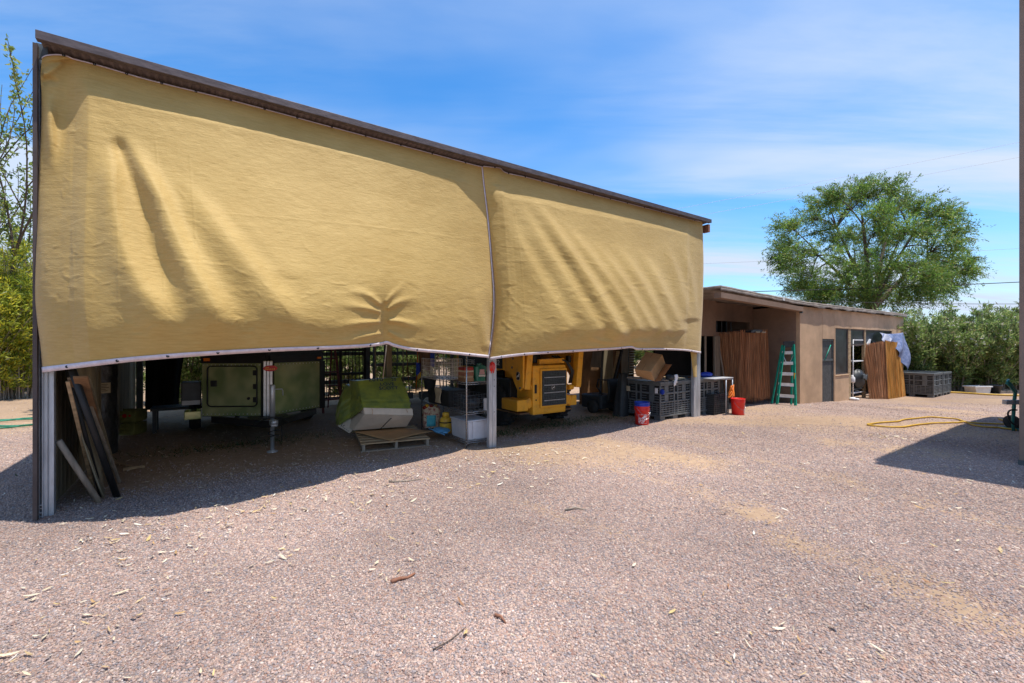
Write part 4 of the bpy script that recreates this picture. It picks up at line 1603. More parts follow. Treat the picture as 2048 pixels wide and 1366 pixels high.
# the wrapped upper load: rings from the rim upward
e = (u1_ - u0_)
def wrap_ring(k):
    """corner points (front left, front right, back right, back left) at height share k"""
    fl = u0_.lerp(PX(714, 762, 7.40), k) + Vector((-.02 * (1 - k), -.02 * (1 - k), 0))
    fr = u1_.lerp(PX(803, 758, 7.85), k) + Vector((.03 * math.sin(k * 3), -.02 * (1 - k), 0))
    return fl, fr, fr + back * (1.08 - .15 * k), fl + back * (1.08 - .15 * k)
def wrap_pt(a, b):
    c = wrap_ring(b)
    q = (a * 4) % 4
    i = int(q) % 4
    p = c[i].lerp(c[(i + 1) % 4], q - int(q))
    ctr = (c[0] + c[1] + c[2] + c[3]) / 4
    d = (p - ctr)
    band = .020 * math.exp(-((b - .16) / .05) ** 2) + .016 * math.exp(-((b - .30) / .04) ** 2) - .012 * math.exp(-((b - .23) / .03) ** 2)
    lump = .010 * math.sin(a * 37 + b * 5) * math.sin(b * 11 + a * 9) + .030 * (fbm(np.array([a * 22.]), np.array([b * 7. + a * 5]), 6., 1., 4)[0] - .5)
    rnd_ = 1 - .05 * (2 * abs(q - int(q) - .5)) ** 6
    p = ctr + d * (rnd_ + band + lump)
    p.z += .03 * math.sin(a * 2 * PI) * b
    return p - o_
mb = MB()
mb.grid(wrap_pt, 96, 34)
mb.grid(lambda a, b: (wrap_pt(.0 + .25 * a, 1.0).lerp(wrap_pt(.75 - .25 * a, 1.0), b)), 10, 8)
mb.build('stretch_wrap', 'wrap', wc)
# handwriting on the wrap
fdir = (wrap_ring(.6)[1] - wrap_ring(.6)[0]).normalized()
fup = ((wrap_ring(.9)[0] + wrap_ring(.9)[1]) - (wrap_ring(.5)[0] + wrap_ring(.5)[1])).normalized()
fn = fdir.cross(fup).normalized()
mm = Matrix((fdir, fup, fn)).transposed()
for tx_, px_, py_, yy, sz in (('2010', 750, 764, 7.36, .125), ('20', 786, 764, 7.52, .09), ('LOVE', 773, 773, 7.42, .10), ('SCOTT', 776, 781, 7.38, .10)):
    p = PX(px_, py_, yy) - o_ + fn * .055
    text_mesh(tx_, sz, 'ink_blue', wc, 'handwriting', p, mm.to_euler())
# left bulge: a second carton under the same wrap
wl_ = thing('bagged_carton', 'small white carton slumped beside the large one, draped in green film', 'carton', Gd(690, 866) + Vector((0, 0, .0)), R(24))
lo = wl_.location
rotm = Matrix.Rotation(-R(24), 3, 'Z')
L_ = lambda px_, py_, y_: rotm @ (PX(px_, py_, y_) - lo)
pts = [L_(698, 866, 7.6), L_(706, 861, 7.45), L_(722, 838, 8.1), L_(704, 842, 8.3), L_(676, 850, 7.75), L_(706, 838, 7.45), L_(716, 812, 8.2), L_(690, 815, 8.3)]
mb = MB()
A, B_, Cc, Dd = L_(675, 852, 7.62), L_(699, 867, 7.52), L_(708, 858, 7.47), L_(704, 835, 7.55)
E = [p + Vector((.05, .45, .05)) for p in (A, B_, Cc, Dd)]
va = [mb.bm.verts.new(p) for p in (A, B_, Cc, Dd)]
vb = [mb.bm.verts.new(p) for p in E]
mb.bm.faces.new(va)
mb.bm.faces.new(vb[::-1])
for i in range(4):
    mb.bm.faces.new((va[i], vb[i], vb[(i + 1) % 4], va[(i + 1) % 4]))
bmesh.ops.bevel(mb.bm, geom=mb.bm.edges[:], offset=.008, segments=2, affect='EDGES')
mb.build('carton', 'white_card', wl_)
fd = (B_ - A).normalized()
fu = (Dd - B_)
fu = (fu - fd * fu.dot(fd)).normalized()
ff = fd.cross(fu)
mw = Matrix((fd, fu, ff)).transposed()
for tx_, k, j, sz in (('14003', .62, .20, .085),):
    text_mesh(tx_, sz, 'ink', wl_, 'print', A.lerp(B_, k) + (Dd - B_) * j + ff * .006, mw.to_euler())
# draped film over it
top_l, top_r = [L_(*q) for q in ((688, 774, 7.9), (694, 767, 7.95), (704, 772, 7.8), (716, 778, 7.42))], None
def film_pt(a, b):
    top = [L_(*q) for q in ((684, 785, 8.0), (692, 768, 7.95), (705, 778, 7.7), (719, 790, 7.25))]
    bot = [L_(*q) for q in ((672, 850, 7.80), (678, 850, 7.58), (702, 836, 7.42), (727, 817, 7.02))]
    def at(lst, x):
        x *= 3
        i = min(2, int(x))
        return lst[i].lerp(lst[i + 1], x - i)
    p = at(top, a).lerp(at(bot, a), b)
    bulge = .10 * math.sin(b * PI) * (1 - .6 * a)
    rip = .018 * math.sin((b * 5.5 + a * 2.2) * 4.2 + a * 3) * math.sin(min(1, b * 1.5) * PI / 2) 
    return p + Vector((-bulge * .5, -bulge, 0)) + Vector((0, -1, 0)) * rip
mb = MB()
mb.grid(film_pt, 40, 50)
mb.grid(lambda a, b: film_pt(a, 0).lerp(film_pt(a, 0) + Vector((.25, .55, -.02)), b), 20, 6)
fm_ = mb.build('film', 'wrap', wl_)
sm = fm_.modifiers.new('t', 'SOLIDIFY')
sm.thickness = .002
# loose cardboard sheet lying on the pallet
cs = thing('cardboard_sheet', 'bent sheet of cardboard lying on the front of the pallet', 'cardboard', pc + Vector((0, 0, .135)), 0)
def cs_pt(a, b):
    A, B, C_, D = [PX(*q) - cs.location for q in ((708, 863, 7.32), (782, 884, 6.78), (868, 862, 7.42), (806, 856, 7.75))]
    p = A.lerp(B, a).lerp(D.lerp(C_, a), b)
    p.z = max(p.z, .010) + .05 * (a * (1 - a)) * (1 - b) * .6 + .02 * math.sin(b * 3) * a
    return p
mb = MB()
mb.grid(cs_pt, 16, 12)
o = mb.build('sheet', 'cardboard', cs)
o.modifiers.new('t', 'SOLIDIFY').thickness = .006

# thin cords and poles that hang in the opening
def rod(name, label, cat, a, b, r, m, group=None):
    a, b = Vector(a), Vector(b)
    mb = MB()
    mb.tube([(0, 0, 0), (b - a) / 2, b - a], r, 6)
    o = mb.build(name, m)
    o.location = a
    return tag(o, label, cat, group)


rod('tie_cord', 'taut pale cord from the pinched hem down to the wrapped carton', 'cord', PX(766, 757, 5.6), PX(773, 691, 5.35), .006, 'wood_grey')

# ------------------------------------------------------------------ wire shelving by the middle post
SHX, SHY = 4.53, .19
shelf = shed_thing('wire_shelving', 'chrome wire shelving unit standing behind the middle post', 'shelving', SHX, SHY)
SW, SD = .44, 1.72
for x_ in (0, SW):
    for y_ in (0, SD):
        mb = MB()
        mb.tube([(x_, y_, 0.0), (x_, y_, 1.85)], .0125, 8)
        for q in range(1, 36):
            mb.lathe([(.0128, q * .05), (.0142, q * .05 + .004), (.0128, q * .05 + .008)], (x_, y_, 0), 8)
        mb.build('upright', 'chrome_wire', shelf)
for z_ in (.10, .545, 1.007):
    mb = MB()
    for y_ in (0, SD):
        mb.tube([(0, y_, z_), (SW, y_, z_)], .004, 5)
        mb.tube([(0, y_, z_ - .03), (SW, y_, z_ - .03)], .004, 5)
        mb.tube([(SW * k / 14, y_, z_ - (.03 if k % 2 else 0)) for k in range(15)], .003, 5)
    for x_ in (0, SW):
        mb.tube([(x_, 0, z_), (x_, SD, z_)], .004, 5)
        mb.tube([(x_, 0, z_ - .03), (x_, SD, z_ - .03)], .004, 5)
        mb.tube([(x_, SD * k / 44, z_ - (.03 if k % 2 else 0)) for k in range(45)], .003, 5)
    for k in range(1, 16):
        mb.tube([(SW * k / 16, 0, z_), (SW * k / 16, SD, z_)], .0022, 4)
    mb.build('wire_shelf', 'chrome_wire', shelf)

def on_shelf(name, label, cat, x, y, z, rz=0.0, group=None):
    return thing(name, label, cat, S(SHX + x, SHY + y, z), ROT + rz, group)


# grey tote on the bottom tier
tt = on_shelf('grey_tote', 'pale grey plastic tote with upright ribs on the bottom wire shelf', 'tote', .22, .30, .104)
mb = MB()
mb.prism([(-.185, 0), (.185, 0), (.205, .29), (-.205, .29)], -.26, .26, bev=.012)
tub = mb.build('tub', 'tote_grey', tt)
mb = MB()
mb.box((0, 0, .298), (.43, .56, .022), bev=.008)
mb.build('rim', 'tote_grey', tt)
for x_ in (-.15, -.06, .15):
    mb = MB()
    mb.bar((x_, -.268, .02), (x_ * 1.05, -.268, .285), .045 if x_ != -.06 else .06, .02, up=(0, 1, 0), bev=.005)
    mb.build('rib', 'tote_grey', tt)
# yellow canister
M['yellow_can'] = mat('yellow_can', (0.66, 0.40, 0.04), 0.45, 0, 0.25, 7)
yc = on_shelf('yellow_canister', 'yellow lidded canister with a dark band behind the grey tote', 'canister', .06, .84, .104)
mb = MB()
mb.lathe([(.10, 0), (.105, .01), (.105, .20), (.10, .235), (.075, .262), (.05, .272)], seg=24)
mb.build('can', 'yellow_can', yc)
mb = MB()
mb.lathe([(.055, .272), (.06, .275), (.06, .325), (.05, .34), (0, .345)], seg=20)
mb.build('lid', 'yellow_can', yc)
mb = MB()
mb.lathe([(.1065, .165), (.1065, .185)], seg=24)
mb.build('band', 'ink', yc)
# flowered bag
M['floral'] = mat('floral', (0.62, 0.52, 0.36), 0.8, 0, 0.3, 24, 0.1, 30, col2=(0.35, 0.09, 0.08), mid=(.42, .50))
M['turquoise'] = mat('turquoise', (0.06, 0.42, 0.52), 0.6, 0, 0.3, 12, col2=(.12, .52, .58))
fb = on_shelf('floral_bag', 'patterned shopping bag with a turquoise panel at the shelf bottom', 'bag', .05, 1.42, .104, -.3)
mb = MB()
def bag_pt(w, dpt, h, sq=0.2):
    def f(a, b):
        an = a * 2 * PI
        c, s_ = math.cos(an), math.sin(an)
        r = 1 / max(abs(c) ** (1 / sq) if False else (abs(c) ** 4 + abs(s_) ** 4) ** .25, 1e-3)
        k = .88 + .18 * b + .03 * math.sin(an * 5 + b * 6)
        return Vector((w / 2 * c * r * k, dpt / 2 * s_ * r * k, h * b + .012 * math.sin(an * 3) * b))
    return f
mb.grid(bag_pt(.30, .20, .36), 40, 14)
mb.build('bag', 'floral', fb)
mb = MB()
mb.grid(lambda a, b: Vector((-.09 + .16 * a, -.112 - .006 * b, .03 + .20 * b)), 4, 4, thick=.003)
mb.build('panel', 'turquoise', fb)
for k in range(7):
    mb = MB()
    c_ = (-.12 + .04 * k, -.07 + .02 * (k % 3), .36 + .03 * (k % 2))
    mb.lathe([(0, -.035), (.03, -.02), (.042, 0.005), (.03, .03), (0, .04)], c_, 8)
    mb.build('flower', ('red_paint', 'sign_gold', 'white_card', 'red_paint', 'white_card', 'sign_gold', 'chip_red')[k], fb)
# blue scrap bag with a looped handle, on the floor left of the shelf
M['sky_blue'] = mat('sky_blue', (0.12, 0.38, 0.66), 0.45, 0, 0.3, 10, 0.4, 20)
bb = on_shelf('blue_bag', 'crumpled light blue plastic bag with a looped strap by the shelf foot', 'bag', -.05, .78, .108)
mb = MB()
def crumple(w, d_, h, sd):
    def f(a, b):
        an, ph = a * 2 * PI, b * PI
        r = 1 + .25 * fbm(np.array([a * 7.]), np.array([b * 7.]), sd, 1., 3)[0] - .12 + .1 * math.sin(an * 4 + b * 5)
        return Vector((w / 2 * math.sin(ph) * math.cos(an) * r, d_ / 2 * math.sin(ph) * math.sin(an) * r, h / 2 * (1 - math.cos(ph)) * (.9 + .1 * r)))
    return f
mb.grid(crumple(.24, .40, .10, 3.), 26, 14)
mb.build('bag', 'sky_blue', bb)
mb = MB()
mb.tube([(-.06 - .13 * math.sin(k / 14 * PI), -.25 + .04 * k, .02 + .07 * math.sin(k / 14 * PI)) for k in range(15)], .008, 6)
mb.build('strap', 'sky_blue', bb)
# middle tier: wire crate, dark crates, bucket with a bail, paper, small white box
def open_crate(root, w, d_, h, m, n_h=4, n_v=5, r=.004):
    """Basket of rods; four walls, each a part."""
    for ax, sg in ((0, -1), (0, 1), (1, -1), (1, 1)):
        mb = MB()
        L = w if ax == 0 else d_
        for i in range(n_h + 1):
            z_ = h * i / n_h
            p, q = ((-w / 2, sg * d_ / 2, z_), (w / 2, sg * d_ / 2, z_)) if ax == 0 else ((sg * w / 2, -d_ / 2, z_), (sg * w / 2, d_ / 2, z_))
            mb.tube([p, q], r, 4)
        for i in range(n_v + 1):
            k = -.5 + i / n_v
            p, q = ((w * k, sg * d_ / 2, 0), (w * k, sg * d_ / 2, h)) if ax == 0 else ((sg * w / 2, d_ * k, 0), (sg * w / 2, d_ * k, h))
            mb.tube([p, q], r, 4)
        mb.build('wire_wall', m, root)


wcr = on_shelf('wire_basket', 'dark wire basket on the middle shelf nearest the post', 'basket', .22, .28, .552)
open_crate(wcr, .38, .44, .25, 'dark_steel')
mb = MB()
mb.grid(crumple(.32, .38, .22, 8.), 20, 12)
mb.build('contents', 'black_plastic', wcr)
for k, (y_, h_, lb) in enumerate(((.82, .26, 'black crate on the middle shelf behind the wire basket'), (1.28, .24, 'black crate at the far end of the middle shelf'))):
    c_ = on_shelf('black_crate', lb, 'crate', .2, y_, .552, .02)
    mb = MB()
    mb.prism([(-.18, 0), (.18, 0), (.195, h_), (-.195, h_)], -.19, .19, bev=.01)
    mb.build('tub', 'bin_dark', c_)
    mb = MB()
    mb.box((0, 0, h_ + .008), (.42, .41, .02), bev=.006)
    mb.build('rim', 'bin_dark', c_)
bk = on_shelf('black_bucket', 'black bucket with a raised wire bail on the middle shelf', 'bucket', .02, 1.40, .80)
mb = MB()
mb.lathe([(.09, 0), (.12, .20), (.126, .205), (.126, .22), (.115, .22), (.088, .015), (0, .015)], seg=24)
mb.build('pail', 'black_plastic', bk)
mb = MB()
mb.tube([(.122 * math.cos(a), .02 * math.sin(a), .20 + .17 * math.sin(a)) for a in np.linspace(0, PI, 16)], .0045, 6)
mb.build('bail', 'chrome_wire', bk)
pp = on_shelf('paper_sack', 'tan paper sack hanging off the middle shelf edge', 'paper sack', -.025, .98, .60, .0)
mb = MB()
mb.grid(lambda a, b: Vector((-.012 * math.sin(b * 5 + a * 3), -.11 + .22 * a, .25 * b)), 8, 8, thick=.01)
mb.build('sack', 'label_paper', pp)
wb = on_shelf('white_box', 'small white box on the middle shelf touching the post', 'box', .40, .02, .552)
mb = MB()
mb.span((-.05, -.04, 0), (.0, .06, .19), bev=.006)
mb.build('carton', 'white_paint', wb)
# top tier
for k in range(5):
    hh = (.055, .03, .06, .025, .05)[k]
    bx_ = on_shelf('stacked_box', ('lowest red-brown box of the stack on the top shelf', 'tan box second from the bottom of the top-shelf stack', 'wide brown box mid-stack on the top shelf', 'pale tan box near the stack top', 'reddish box topping the stack on the top shelf')[k],
                   'box', .13, .26, 1.012 + (0, .0565, .088, .1495, .176)[k], (.05, -.04, .02, .06, -.03)[k], 'boxes stacked on the top shelf')
    mb = MB()
    mb.box((0, 0, hh / 2), (.16, .22, hh), bev=.003)
    mb.build('box', ('rust_board', 'wood', 'chip_red', 'label_paper', 'red_paint')[k], bx_)
gb = on_shelf('green_bag', 'green plastic sack with a pink picture label on the top shelf', 'sack', .335, .17, 1.012)
M['bag_green'] = mat('bag_green', (0.015, 0.16, 0.095), 0.3, 0, 0.35, 7, 0.6, 18, spec=.6)
mb = MB()
mb.grid(bag_pt(.20, .13, .24), 30, 12)
mb.grid(lambda a, b: Vector((-.06 + .14 * a, .02 * math.sin(a * 9), .235 + .055 * b * math.sin(a * PI) ** .5)), 12, 4, thick=.01)
mb.build('sack', 'bag_green', gb)
M['pink_print'] = mat('pink_print', (.62, .36, .32), .6, 0, .2, 20)
mb = MB()
for (x0, z0, w_, h_) in ((0, .165, .085, .05), (0, .125, .10, .035)):
    mb.box((x0, -.0745, z0), (w_, .003, h_), bev=.001)
lb_ = mb.build('picture', 'pink_print', gb)
mb = MB()
mb.box((0, -.0745, .088), (.12, .003, .026))
mb.box((.045, -.0765, .084), (.028, .003, .028))
mb.build('text_strip', 'white_card', gb)
# white wire pet crate lying across the top shelf
dc = on_shelf('wire_pet_crate', 'white wire pet crate on the top shelf leaning inwards', 'pet crate', .08, 1.05, 1.014)
open_crate(dc, .42, .74, .34, 'white_wire', 5, 14, .0035)
# folded hide and blue cloths
hd_ = on_shelf('brown_blanket', 'mottled brown blanket hanging from above at the far shelf end', 'blanket', -.06, 1.52, 1.10)
mb = MB()
mb.grid(lambda a, b: Vector((.03 * math.sin(a * 9 + b * 2), -.26 + .46 * a - .10 * b * a, -.02 + .55 * b + .06 * math.sin(a * 4))), 20, 14, thick=.02)
mb.build('blanket', mat('hide', (.17, .10, .06), .9, 0, .5, 9, .4, 30), hd_)
for k, (dx_2, y_, z_, lb) in enumerate(((-.09, 1.06, 1.26, 'blue cloth hanging over the top of the white pet crate'), (-.10, 1.66, 1.06, 'blue and yellow rag beside the brown blanket'))):
    rg_ = on_shelf('blue_cloth', lb, 'cloth', dx_2, y_, z_)
    mb = MB()
    mb.grid(lambda a, b: Vector((.02 * math.sin(a * 8), -.09 + .18 * a, .20 * b - .05 * math.sin(a * 5) * (1 - b))), 10, 8, thick=.01)
    mb.build('cloth', 'blue_plastic', rg_)
    if k:
        mb = MB()
        mb.grid(lambda a, b: Vector((-.02, -.16 + .14 * a, -.12 + .10 * b + .07 * (1 - a))), 6, 4, thick=.01)
        mb.build('yellow_corner', 'yellow_can', rg_)
# red ribbon knotted where the cloths meet
rr = thing('red_ribbon', 'red ribbon knotted to the top of the middle post', 'ribbon', S(4.84, -.05, 1.29), ROT)
mb = MB()
for q in range(4):
    mb.tube([(-.02 + .013 * q, -.01 * q, .03), (-.045 + .03 * q, -.02, -.03), (-.03 + .015 * q, -.015, -.10 - .03 * (q % 2))], .010, 5)
mb.lathe([(0, -.025), (.03, 0), (0, .025)], (0, -.01, .03), 8)
mb.build('knot', 'red_plastic', rr)

# ------------------------------------------------------------------ back of the shed: slatted frame, tools
sf = shed_thing('slatted_gate', 'dark slatted gate panel closing part of the shed rear', 'gate', 3.4, DEPTH - .14)
mb = MB()
for z_ in (.15, .78, 1.42, 1.95):
    mb.span((.06, -.02, z_), (1.44, .02, z_ + .07))
for x_ in (.06, .74, 1.38):
    mb.span((x_, -.022, .1), (x_ + .06, .022, 2.0))
mb.build('frame', 'black_metal', sf)
mb = MB()
for k in range(14):
    x_ = .14 + k * .093
    mb.span((x_, -.012, .15), (x_ + .018, .012, 1.98))
mb.build('bars', 'black_metal', sf)
rk = shed_thing('tool_rack', 'dark rail rack along the rear that holds long-handled tools', 'rack', 5.0, 5.85)
mb = MB()
mb.span((-.2, -.03, 1.02), (2.2, .03, 1.10))
mb.span((-.2, -.03, 1.68), (2.2, .03, 1.75))
mb.build('rail', 'dark_steel', rk)
for x_ in (-.15, 2.12):
    MB().span((x_, -.04, 0), (x_ + .07, .04, 1.85)).build('upright', 'dark_steel', rk)
tool_lab = ['rake with wooden handle', 'shovel with dark handle', 'hoe with red handle', 'fork with dark handle', 'broom with pale handle', 'shovel with brown handle', 'rake with orange handle', 'spade with dark handle', 'hoe with pale handle', 'pick with wooden handle', 'broom with red handle', 'fork with green handle']
order_lab = ['first', 'second', 'third', 'fourth', 'fifth', 'sixth', 'seventh', 'eighth', 'ninth', 'tenth', 'eleventh', 'last']
tool_mat = ['wood', 'black_metal', 'red_paint', 'dark_steel', 'wood_grey', 'rust_board', 'cord_orange', 'black_metal', 'wood_grey', 'wood', 'red_paint', 'hose_green']
for k in range(12):
    x_ = -.12 + k * .185
    tl = shed_thing('garden_tool', tool_lab[k] + ', ' + order_lab[k] + ' from the left on the rear rack', 'garden tool', 5.0 + x_, 5.72, 0, group='long-handled tools on the rear rack')
    mb = MB()
    lean = .10 * math.sin(k * 2.3)
    mb.tube([(0, 0, .28), (lean * .5, .03, 1.0), (lean, .06, 1.72)], .017, 8)
    mb.build('handle', tool_mat[k], tl)
    mb = MB()
    kind_ = k % 3
    if kind_ == 0:
        mb.box((0, 0, .26), (.36, .03, .03))
        for q in range(9):
            mb.box((-.16 + q * .04, 0, .20), (.010, .02, .12))
    elif kind_ == 1:
        mb.prism([(-.10, .30), (.10, .30), (.10, .12), (.0, .02), (-.10, .12)], -.01, .01)
    else:
        mb.prism([(-.09, .30), (.09, .30), (.11, .12), (-.11, .12)], -.012, .012)
    mb.build('head', 'dark_steel', tl)
# red step ladder in the dark
M['dull_red'] = mat('dull_red', (.16, .03, .028), .55, 0, .3, 6)
rl = shed_thing('red_step_ladder', 'red folding step ladder standing in front of the slatted gate', 'ladder', 3.7, 5.2, 0, .2)
for sx in (-1, 1):
    mb = MB()
    mb.bar((sx * .23, 0, 0), (sx * .17, .34, 1.75), .05, .025)
    mb.build('rail', 'dull_red', rl)
    mb = MB()
    mb.bar((sx * .22, .78, 0), (sx * .16, .38, 1.75), .03, .02)
    mb.build('rear_leg', 'dull_red', rl)
for k in range(5):
    z_ = .3 + k * .32
    MB().box((0, .34 * z_ / 1.75, z_), (.40, .09, .03)).build('step', 'dull_red', rl)
# post that stands inside near the shelf
ip = shed_thing('inner_post', 'dark square timber post standing left of the wire shelving', 'post', 4.05, 2.35)
mb = MB()
mb.span((-.05, -.05, 0), (.05, .05, 2.6), bev=.005)
mb.build('timber', 'siding', ip)

# ------------------------------------------------------------------ compact loader
LS, LT = 6.6, .62
ld = shed_thing('compact_loader', 'yellow compact loader backed in under the second cloth', 'loader', LS, LT)
def lp(px_, py_, t):
    s, z = on_t(px_, py_, t)
    return s - LS, z


x0, z0 = lp(1066, 818, .62)
x1, z1 = lp(1132, 729, .62)
zb = .30
mb = MB()
mb.span((x0, 0.0, zb), (x1, .95, z1), bev=.035)
hood = mb.build('engine_hood', 'loader_yellow', ld)
gx0, gz0 = lp(1083, 812, .60)
gx1, gz1 = lp(1131, 740, .60)
mb = MB()
mb.span((gx0 - .03, -.035, gz0 - .04), (gx1 + .03, -.001, gz1 + .04), bev=.014)
fr_ = mb.build('grille_frame', 'loader_yellow', ld)
M['grille'] = mat('grille', (.035, .045, .045), .4, .3, .6, 55, .8, 160)
mb = MB()
mb.span((gx0, -.045, gz0), (gx1, -.037, gz1))
gr_ = mb.build('grille', 'grille', fr_)
mb = MB()
for k in range(22):
    z_ = gz0 + (gz1 - gz0) * (k + .5) / 22
    mb.box(((gx0 + gx1) / 2, -.048, z_), (gx1 - gx0 - .02, .006, .006))
for k in range(15):
    x_ = gx0 + (gx1 - gx0) * (k + .5) / 15
    mb.box((x_, -.0475, (gz0 + gz1) / 2), (.004, .005, gz1 - gz0 - .02))
mb.build('mesh', 'dark_steel', gr_)
mb = MB()
for k in range(4):
    z_ = gz0 + (gz1 - gz0) * (.15 + .22 * k)
    mb.box(((gx0 + gx1) / 2, -.052, z_), (gx1 - gx0 - .08, .004, .012))
mb.build('slat', 'galvanised', gr_)
for k in range(10):
    for fx, fz in (((gx0 + .018, gz0 + (gz1 - gz0) * (k / 4 + .02)), None), ((gx1 - .018, gz0 + (gz1 - gz0) * ((k - 5) / 4 + .02)), None)):
        pass
mb = MB()
for fx in (gx0 + .015, gx1 - .015):
    for k in range(5):
        mb.lathe([(.009, 0), (.009, .004), (0, .006)], (fx, -.046, gz0 + .03 + (gz1 - gz0 - .06) * k / 4), 8, (0, -1, 0))
mb.build('screws', 'chrome_wire', fr_)
DEER = [(-.42, -.05), (-.20, .10), (.05, .12), (.22, .22), (.26, .40), (.20, .52), (.30, .46), (.36, .58), (.38, .40), (.52, .32), (.50, .24), (.38, .24), (.30, .02), (.46, -.14), (.40, -.20), (.20, -.10), (.02, -.10), (-.16, -.10), (-.30, -.30), (-.48, -.46), (-.54, -.40), (-.36, -.22), (-.46, -.08), (-.52, -.02)]
def emblem(parent, frame, r, square):
    pts = [(r * math.cos(k * PI / 12), r * math.sin(k * PI / 12)) for k in range(24)]
    if square:
        pts = [(math.copysign(abs(math.cos(k * PI / 12)) ** .55, math.cos(k * PI / 12)) * r * .85, math.copysign(abs(math.sin(k * PI / 12)) ** .55, math.sin(k * PI / 12)) * r * 1.15) for k in range(24)]
    mb = MB()
    mb.prism([(x * 1.09, y * 1.07) for x, y in pts], 0, .002, frame)
    e_ = mb.build('emblem', 'white_card', parent)
    mb = MB()
    mb.prism(pts, .0022, .004, frame)
    mb.build('emblem_field', 'loader_dark', e_)
    mb = MB()
    mb.prism([(x * r * 1.35, y * r * 1.45) for x, y in DEER], .0042, .006, frame)
    mb.build('emblem_figure', 'ink_white', e_)
ex, ez = lp(1106.5, 775, .57)
emblem(ld, lambda x, y, d: Vector((ex + x, -.0535 - d, ez + y)), .040, False)
# latch slot on the hood and decals
mb = MB()
mb.box((x0 + .06, -.004, lp(1072, 778, .62)[1]), (.05, .012, .16), bev=.005)
mb.build('latch_slot', 'loader_dark', hood)
mb = MB()
mb.lathe([(.016, 0), (.016, .004), (0, .004)], (x0 + .07, -.001, lp(1074, 800, .62)[1]), 10, (0, -1, 0))
mb.build('lock', 'loader_dark', hood)
# bumper blocks
bx0, bz0 = lp(1034, 824, .66)
bx1, bz1 = lp(1056, 799, .66)
mb = MB()
mb.span((bx0, .03, bz0), (bx1, .55, bz1), bev=.02)
mb.build('bumper', 'loader_yellow', ld)
mb = MB()
mb.bar((bx1 - .02, .12, (bz0 + bz1) / 2), (x0 + .01, .12, (bz0 + bz1) / 2 + .06), .18, .16, up=(0, 1, 0), bev=.02)
mb.build('bumper_arm', 'loader_yellow', ld)
cx0, cz0 = lp(1139, 811, .66)
cx1, cz1 = lp(1153, 789, .66)
mb = MB()
mb.span((cx0, .03, cz0), (cx1, .55, cz1), bev=.02)
mb.build('bumper', 'loader_yellow', ld)
mb = MB()
mb.bar((x1 - .01, .12, (cz0 + cz1) / 2 + .04), (cx0 + .02, .12, (cz0 + cz1) / 2), .18, .16, up=(0, 1, 0), bev=.02)
mb.build('bumper_arm', 'loader_yellow', ld)
mb = MB()
mb.span((bx0 + .1, .10, bz0 - .05), (cx1 - .05, .9, zb + .02), bev=.02)
mb.build('belly_plate', 'rust_board', ld)
# chassis and engine bay behind
mb = MB()
mb.span((-.62, .5, .34), (.66, 2.6, .95), bev=.02)
mb.build('chassis', 'loader_dark', ld)
mb = MB()
mb.span((-.48, 1.0, .95), (.52, 2.5, 2.05), bev=.03)
mb.build('cab', 'loader_dark', ld)
# rear uprights of the lift arms
ax0, az0 = lp(1050, 779, .72)
ax1, az1 = lp(1057, 690, .72)
sx_l = ax0
mb = MB()
mb.bar((ax0, .10, az0), (ax1 + .02, .10, 1.75), .13, .16, up=(0, 1, 0), bev=.02)
mb.build('arm_upright', 'loader_yellow', ld)
rx0, rz0 = lp(1152, 774, .72)
rx1, rz1 = lp(1158, 690, .72)
mb = MB()
mb.bar((rx0, .10, rz0), (rx1 + .02, .10, 1.75), .13, .16, up=(0, 1, 0), bev=.02)
mb.build('arm_upright', 'loader_yellow', ld)
for (px_, sgn) in ((1064, 1), (1141, -1)):
    qx, qz = lp(px_, 774, .70)
    mb = MB()
    mb.lathe([(.05, -.06), (.055, -.05), (.055, .05), (.05, .06)], (qx, .09, qz), 18, (1, 0, 0))
    mb.build('pivot', 'loader_yellow', ld)
# side plates of the lift arms: outline in (t, z) on the plane of the left side
sl = LS + ax0 - .075
def side(px_, py_):
    t, z = PS_(px_, py_, sl)
    return t - LT, z
prof = [side(*q) for q in ((1048, 690), (1047, 776), (1041, 782), (1036, 780), (1030, 764), (1025, 750), (1017, 742), (1006, 739), (990, 741), (975, 742))]
prof += [(2.6, prof[-1][1] - .02), (2.6, 1.70), (.2, 1.75)]
for sx, nm in ((ax0 - .075, 0), (rx0 + .075, 1)):
    mb = MB()
    mb.prism(prof, sx - .02, sx + .02, lambda x, y, d: Vector((d, x, y)), bev=.004)
    pl_ = mb.build('lift_arm', 'loader_yellow', ld)
    if nm == 0:
        et, ez_ = side(1038, 752)
        emblem(pl_, lambda x, y, d: Vector((sx - .0205 - d, et - x, ez_ + y)), .062, True)
        # dark decal band with the white model number and maker's name
        t_a, z_a = side(1004, 727)
        mb = MB()
        mb.span((sx - .024, t_a - .05, z_a - .10), (sx - .0215, 2.5, z_a + .14))
        dec = mb.build('decal', 'loader_dark', pl_)
        text_mesh('332', .15, 'ink_white', dec, 'lettering', (sx - .026, t_a + .16, z_a + .01), (R(90), 0, R(-90)))
        text_mesh('DEERE', .15, 'ink_white', dec, 'lettering', (sx - .026, t_a + 1.22, z_a - .01), (R(90), 0, R(-90)))
        mb = MB()
        for q in ((1028, 717), (1026, 735), (1042, 776)):
            tq, zq = side(*q)
            mb.lathe([(.022, 0), (.022, .008), (.008, .012), (0, .012)], (sx - .02, tq, zq), 12, (-1, 0, 0))
        mb.build('pin', 'dark_steel', pl_)
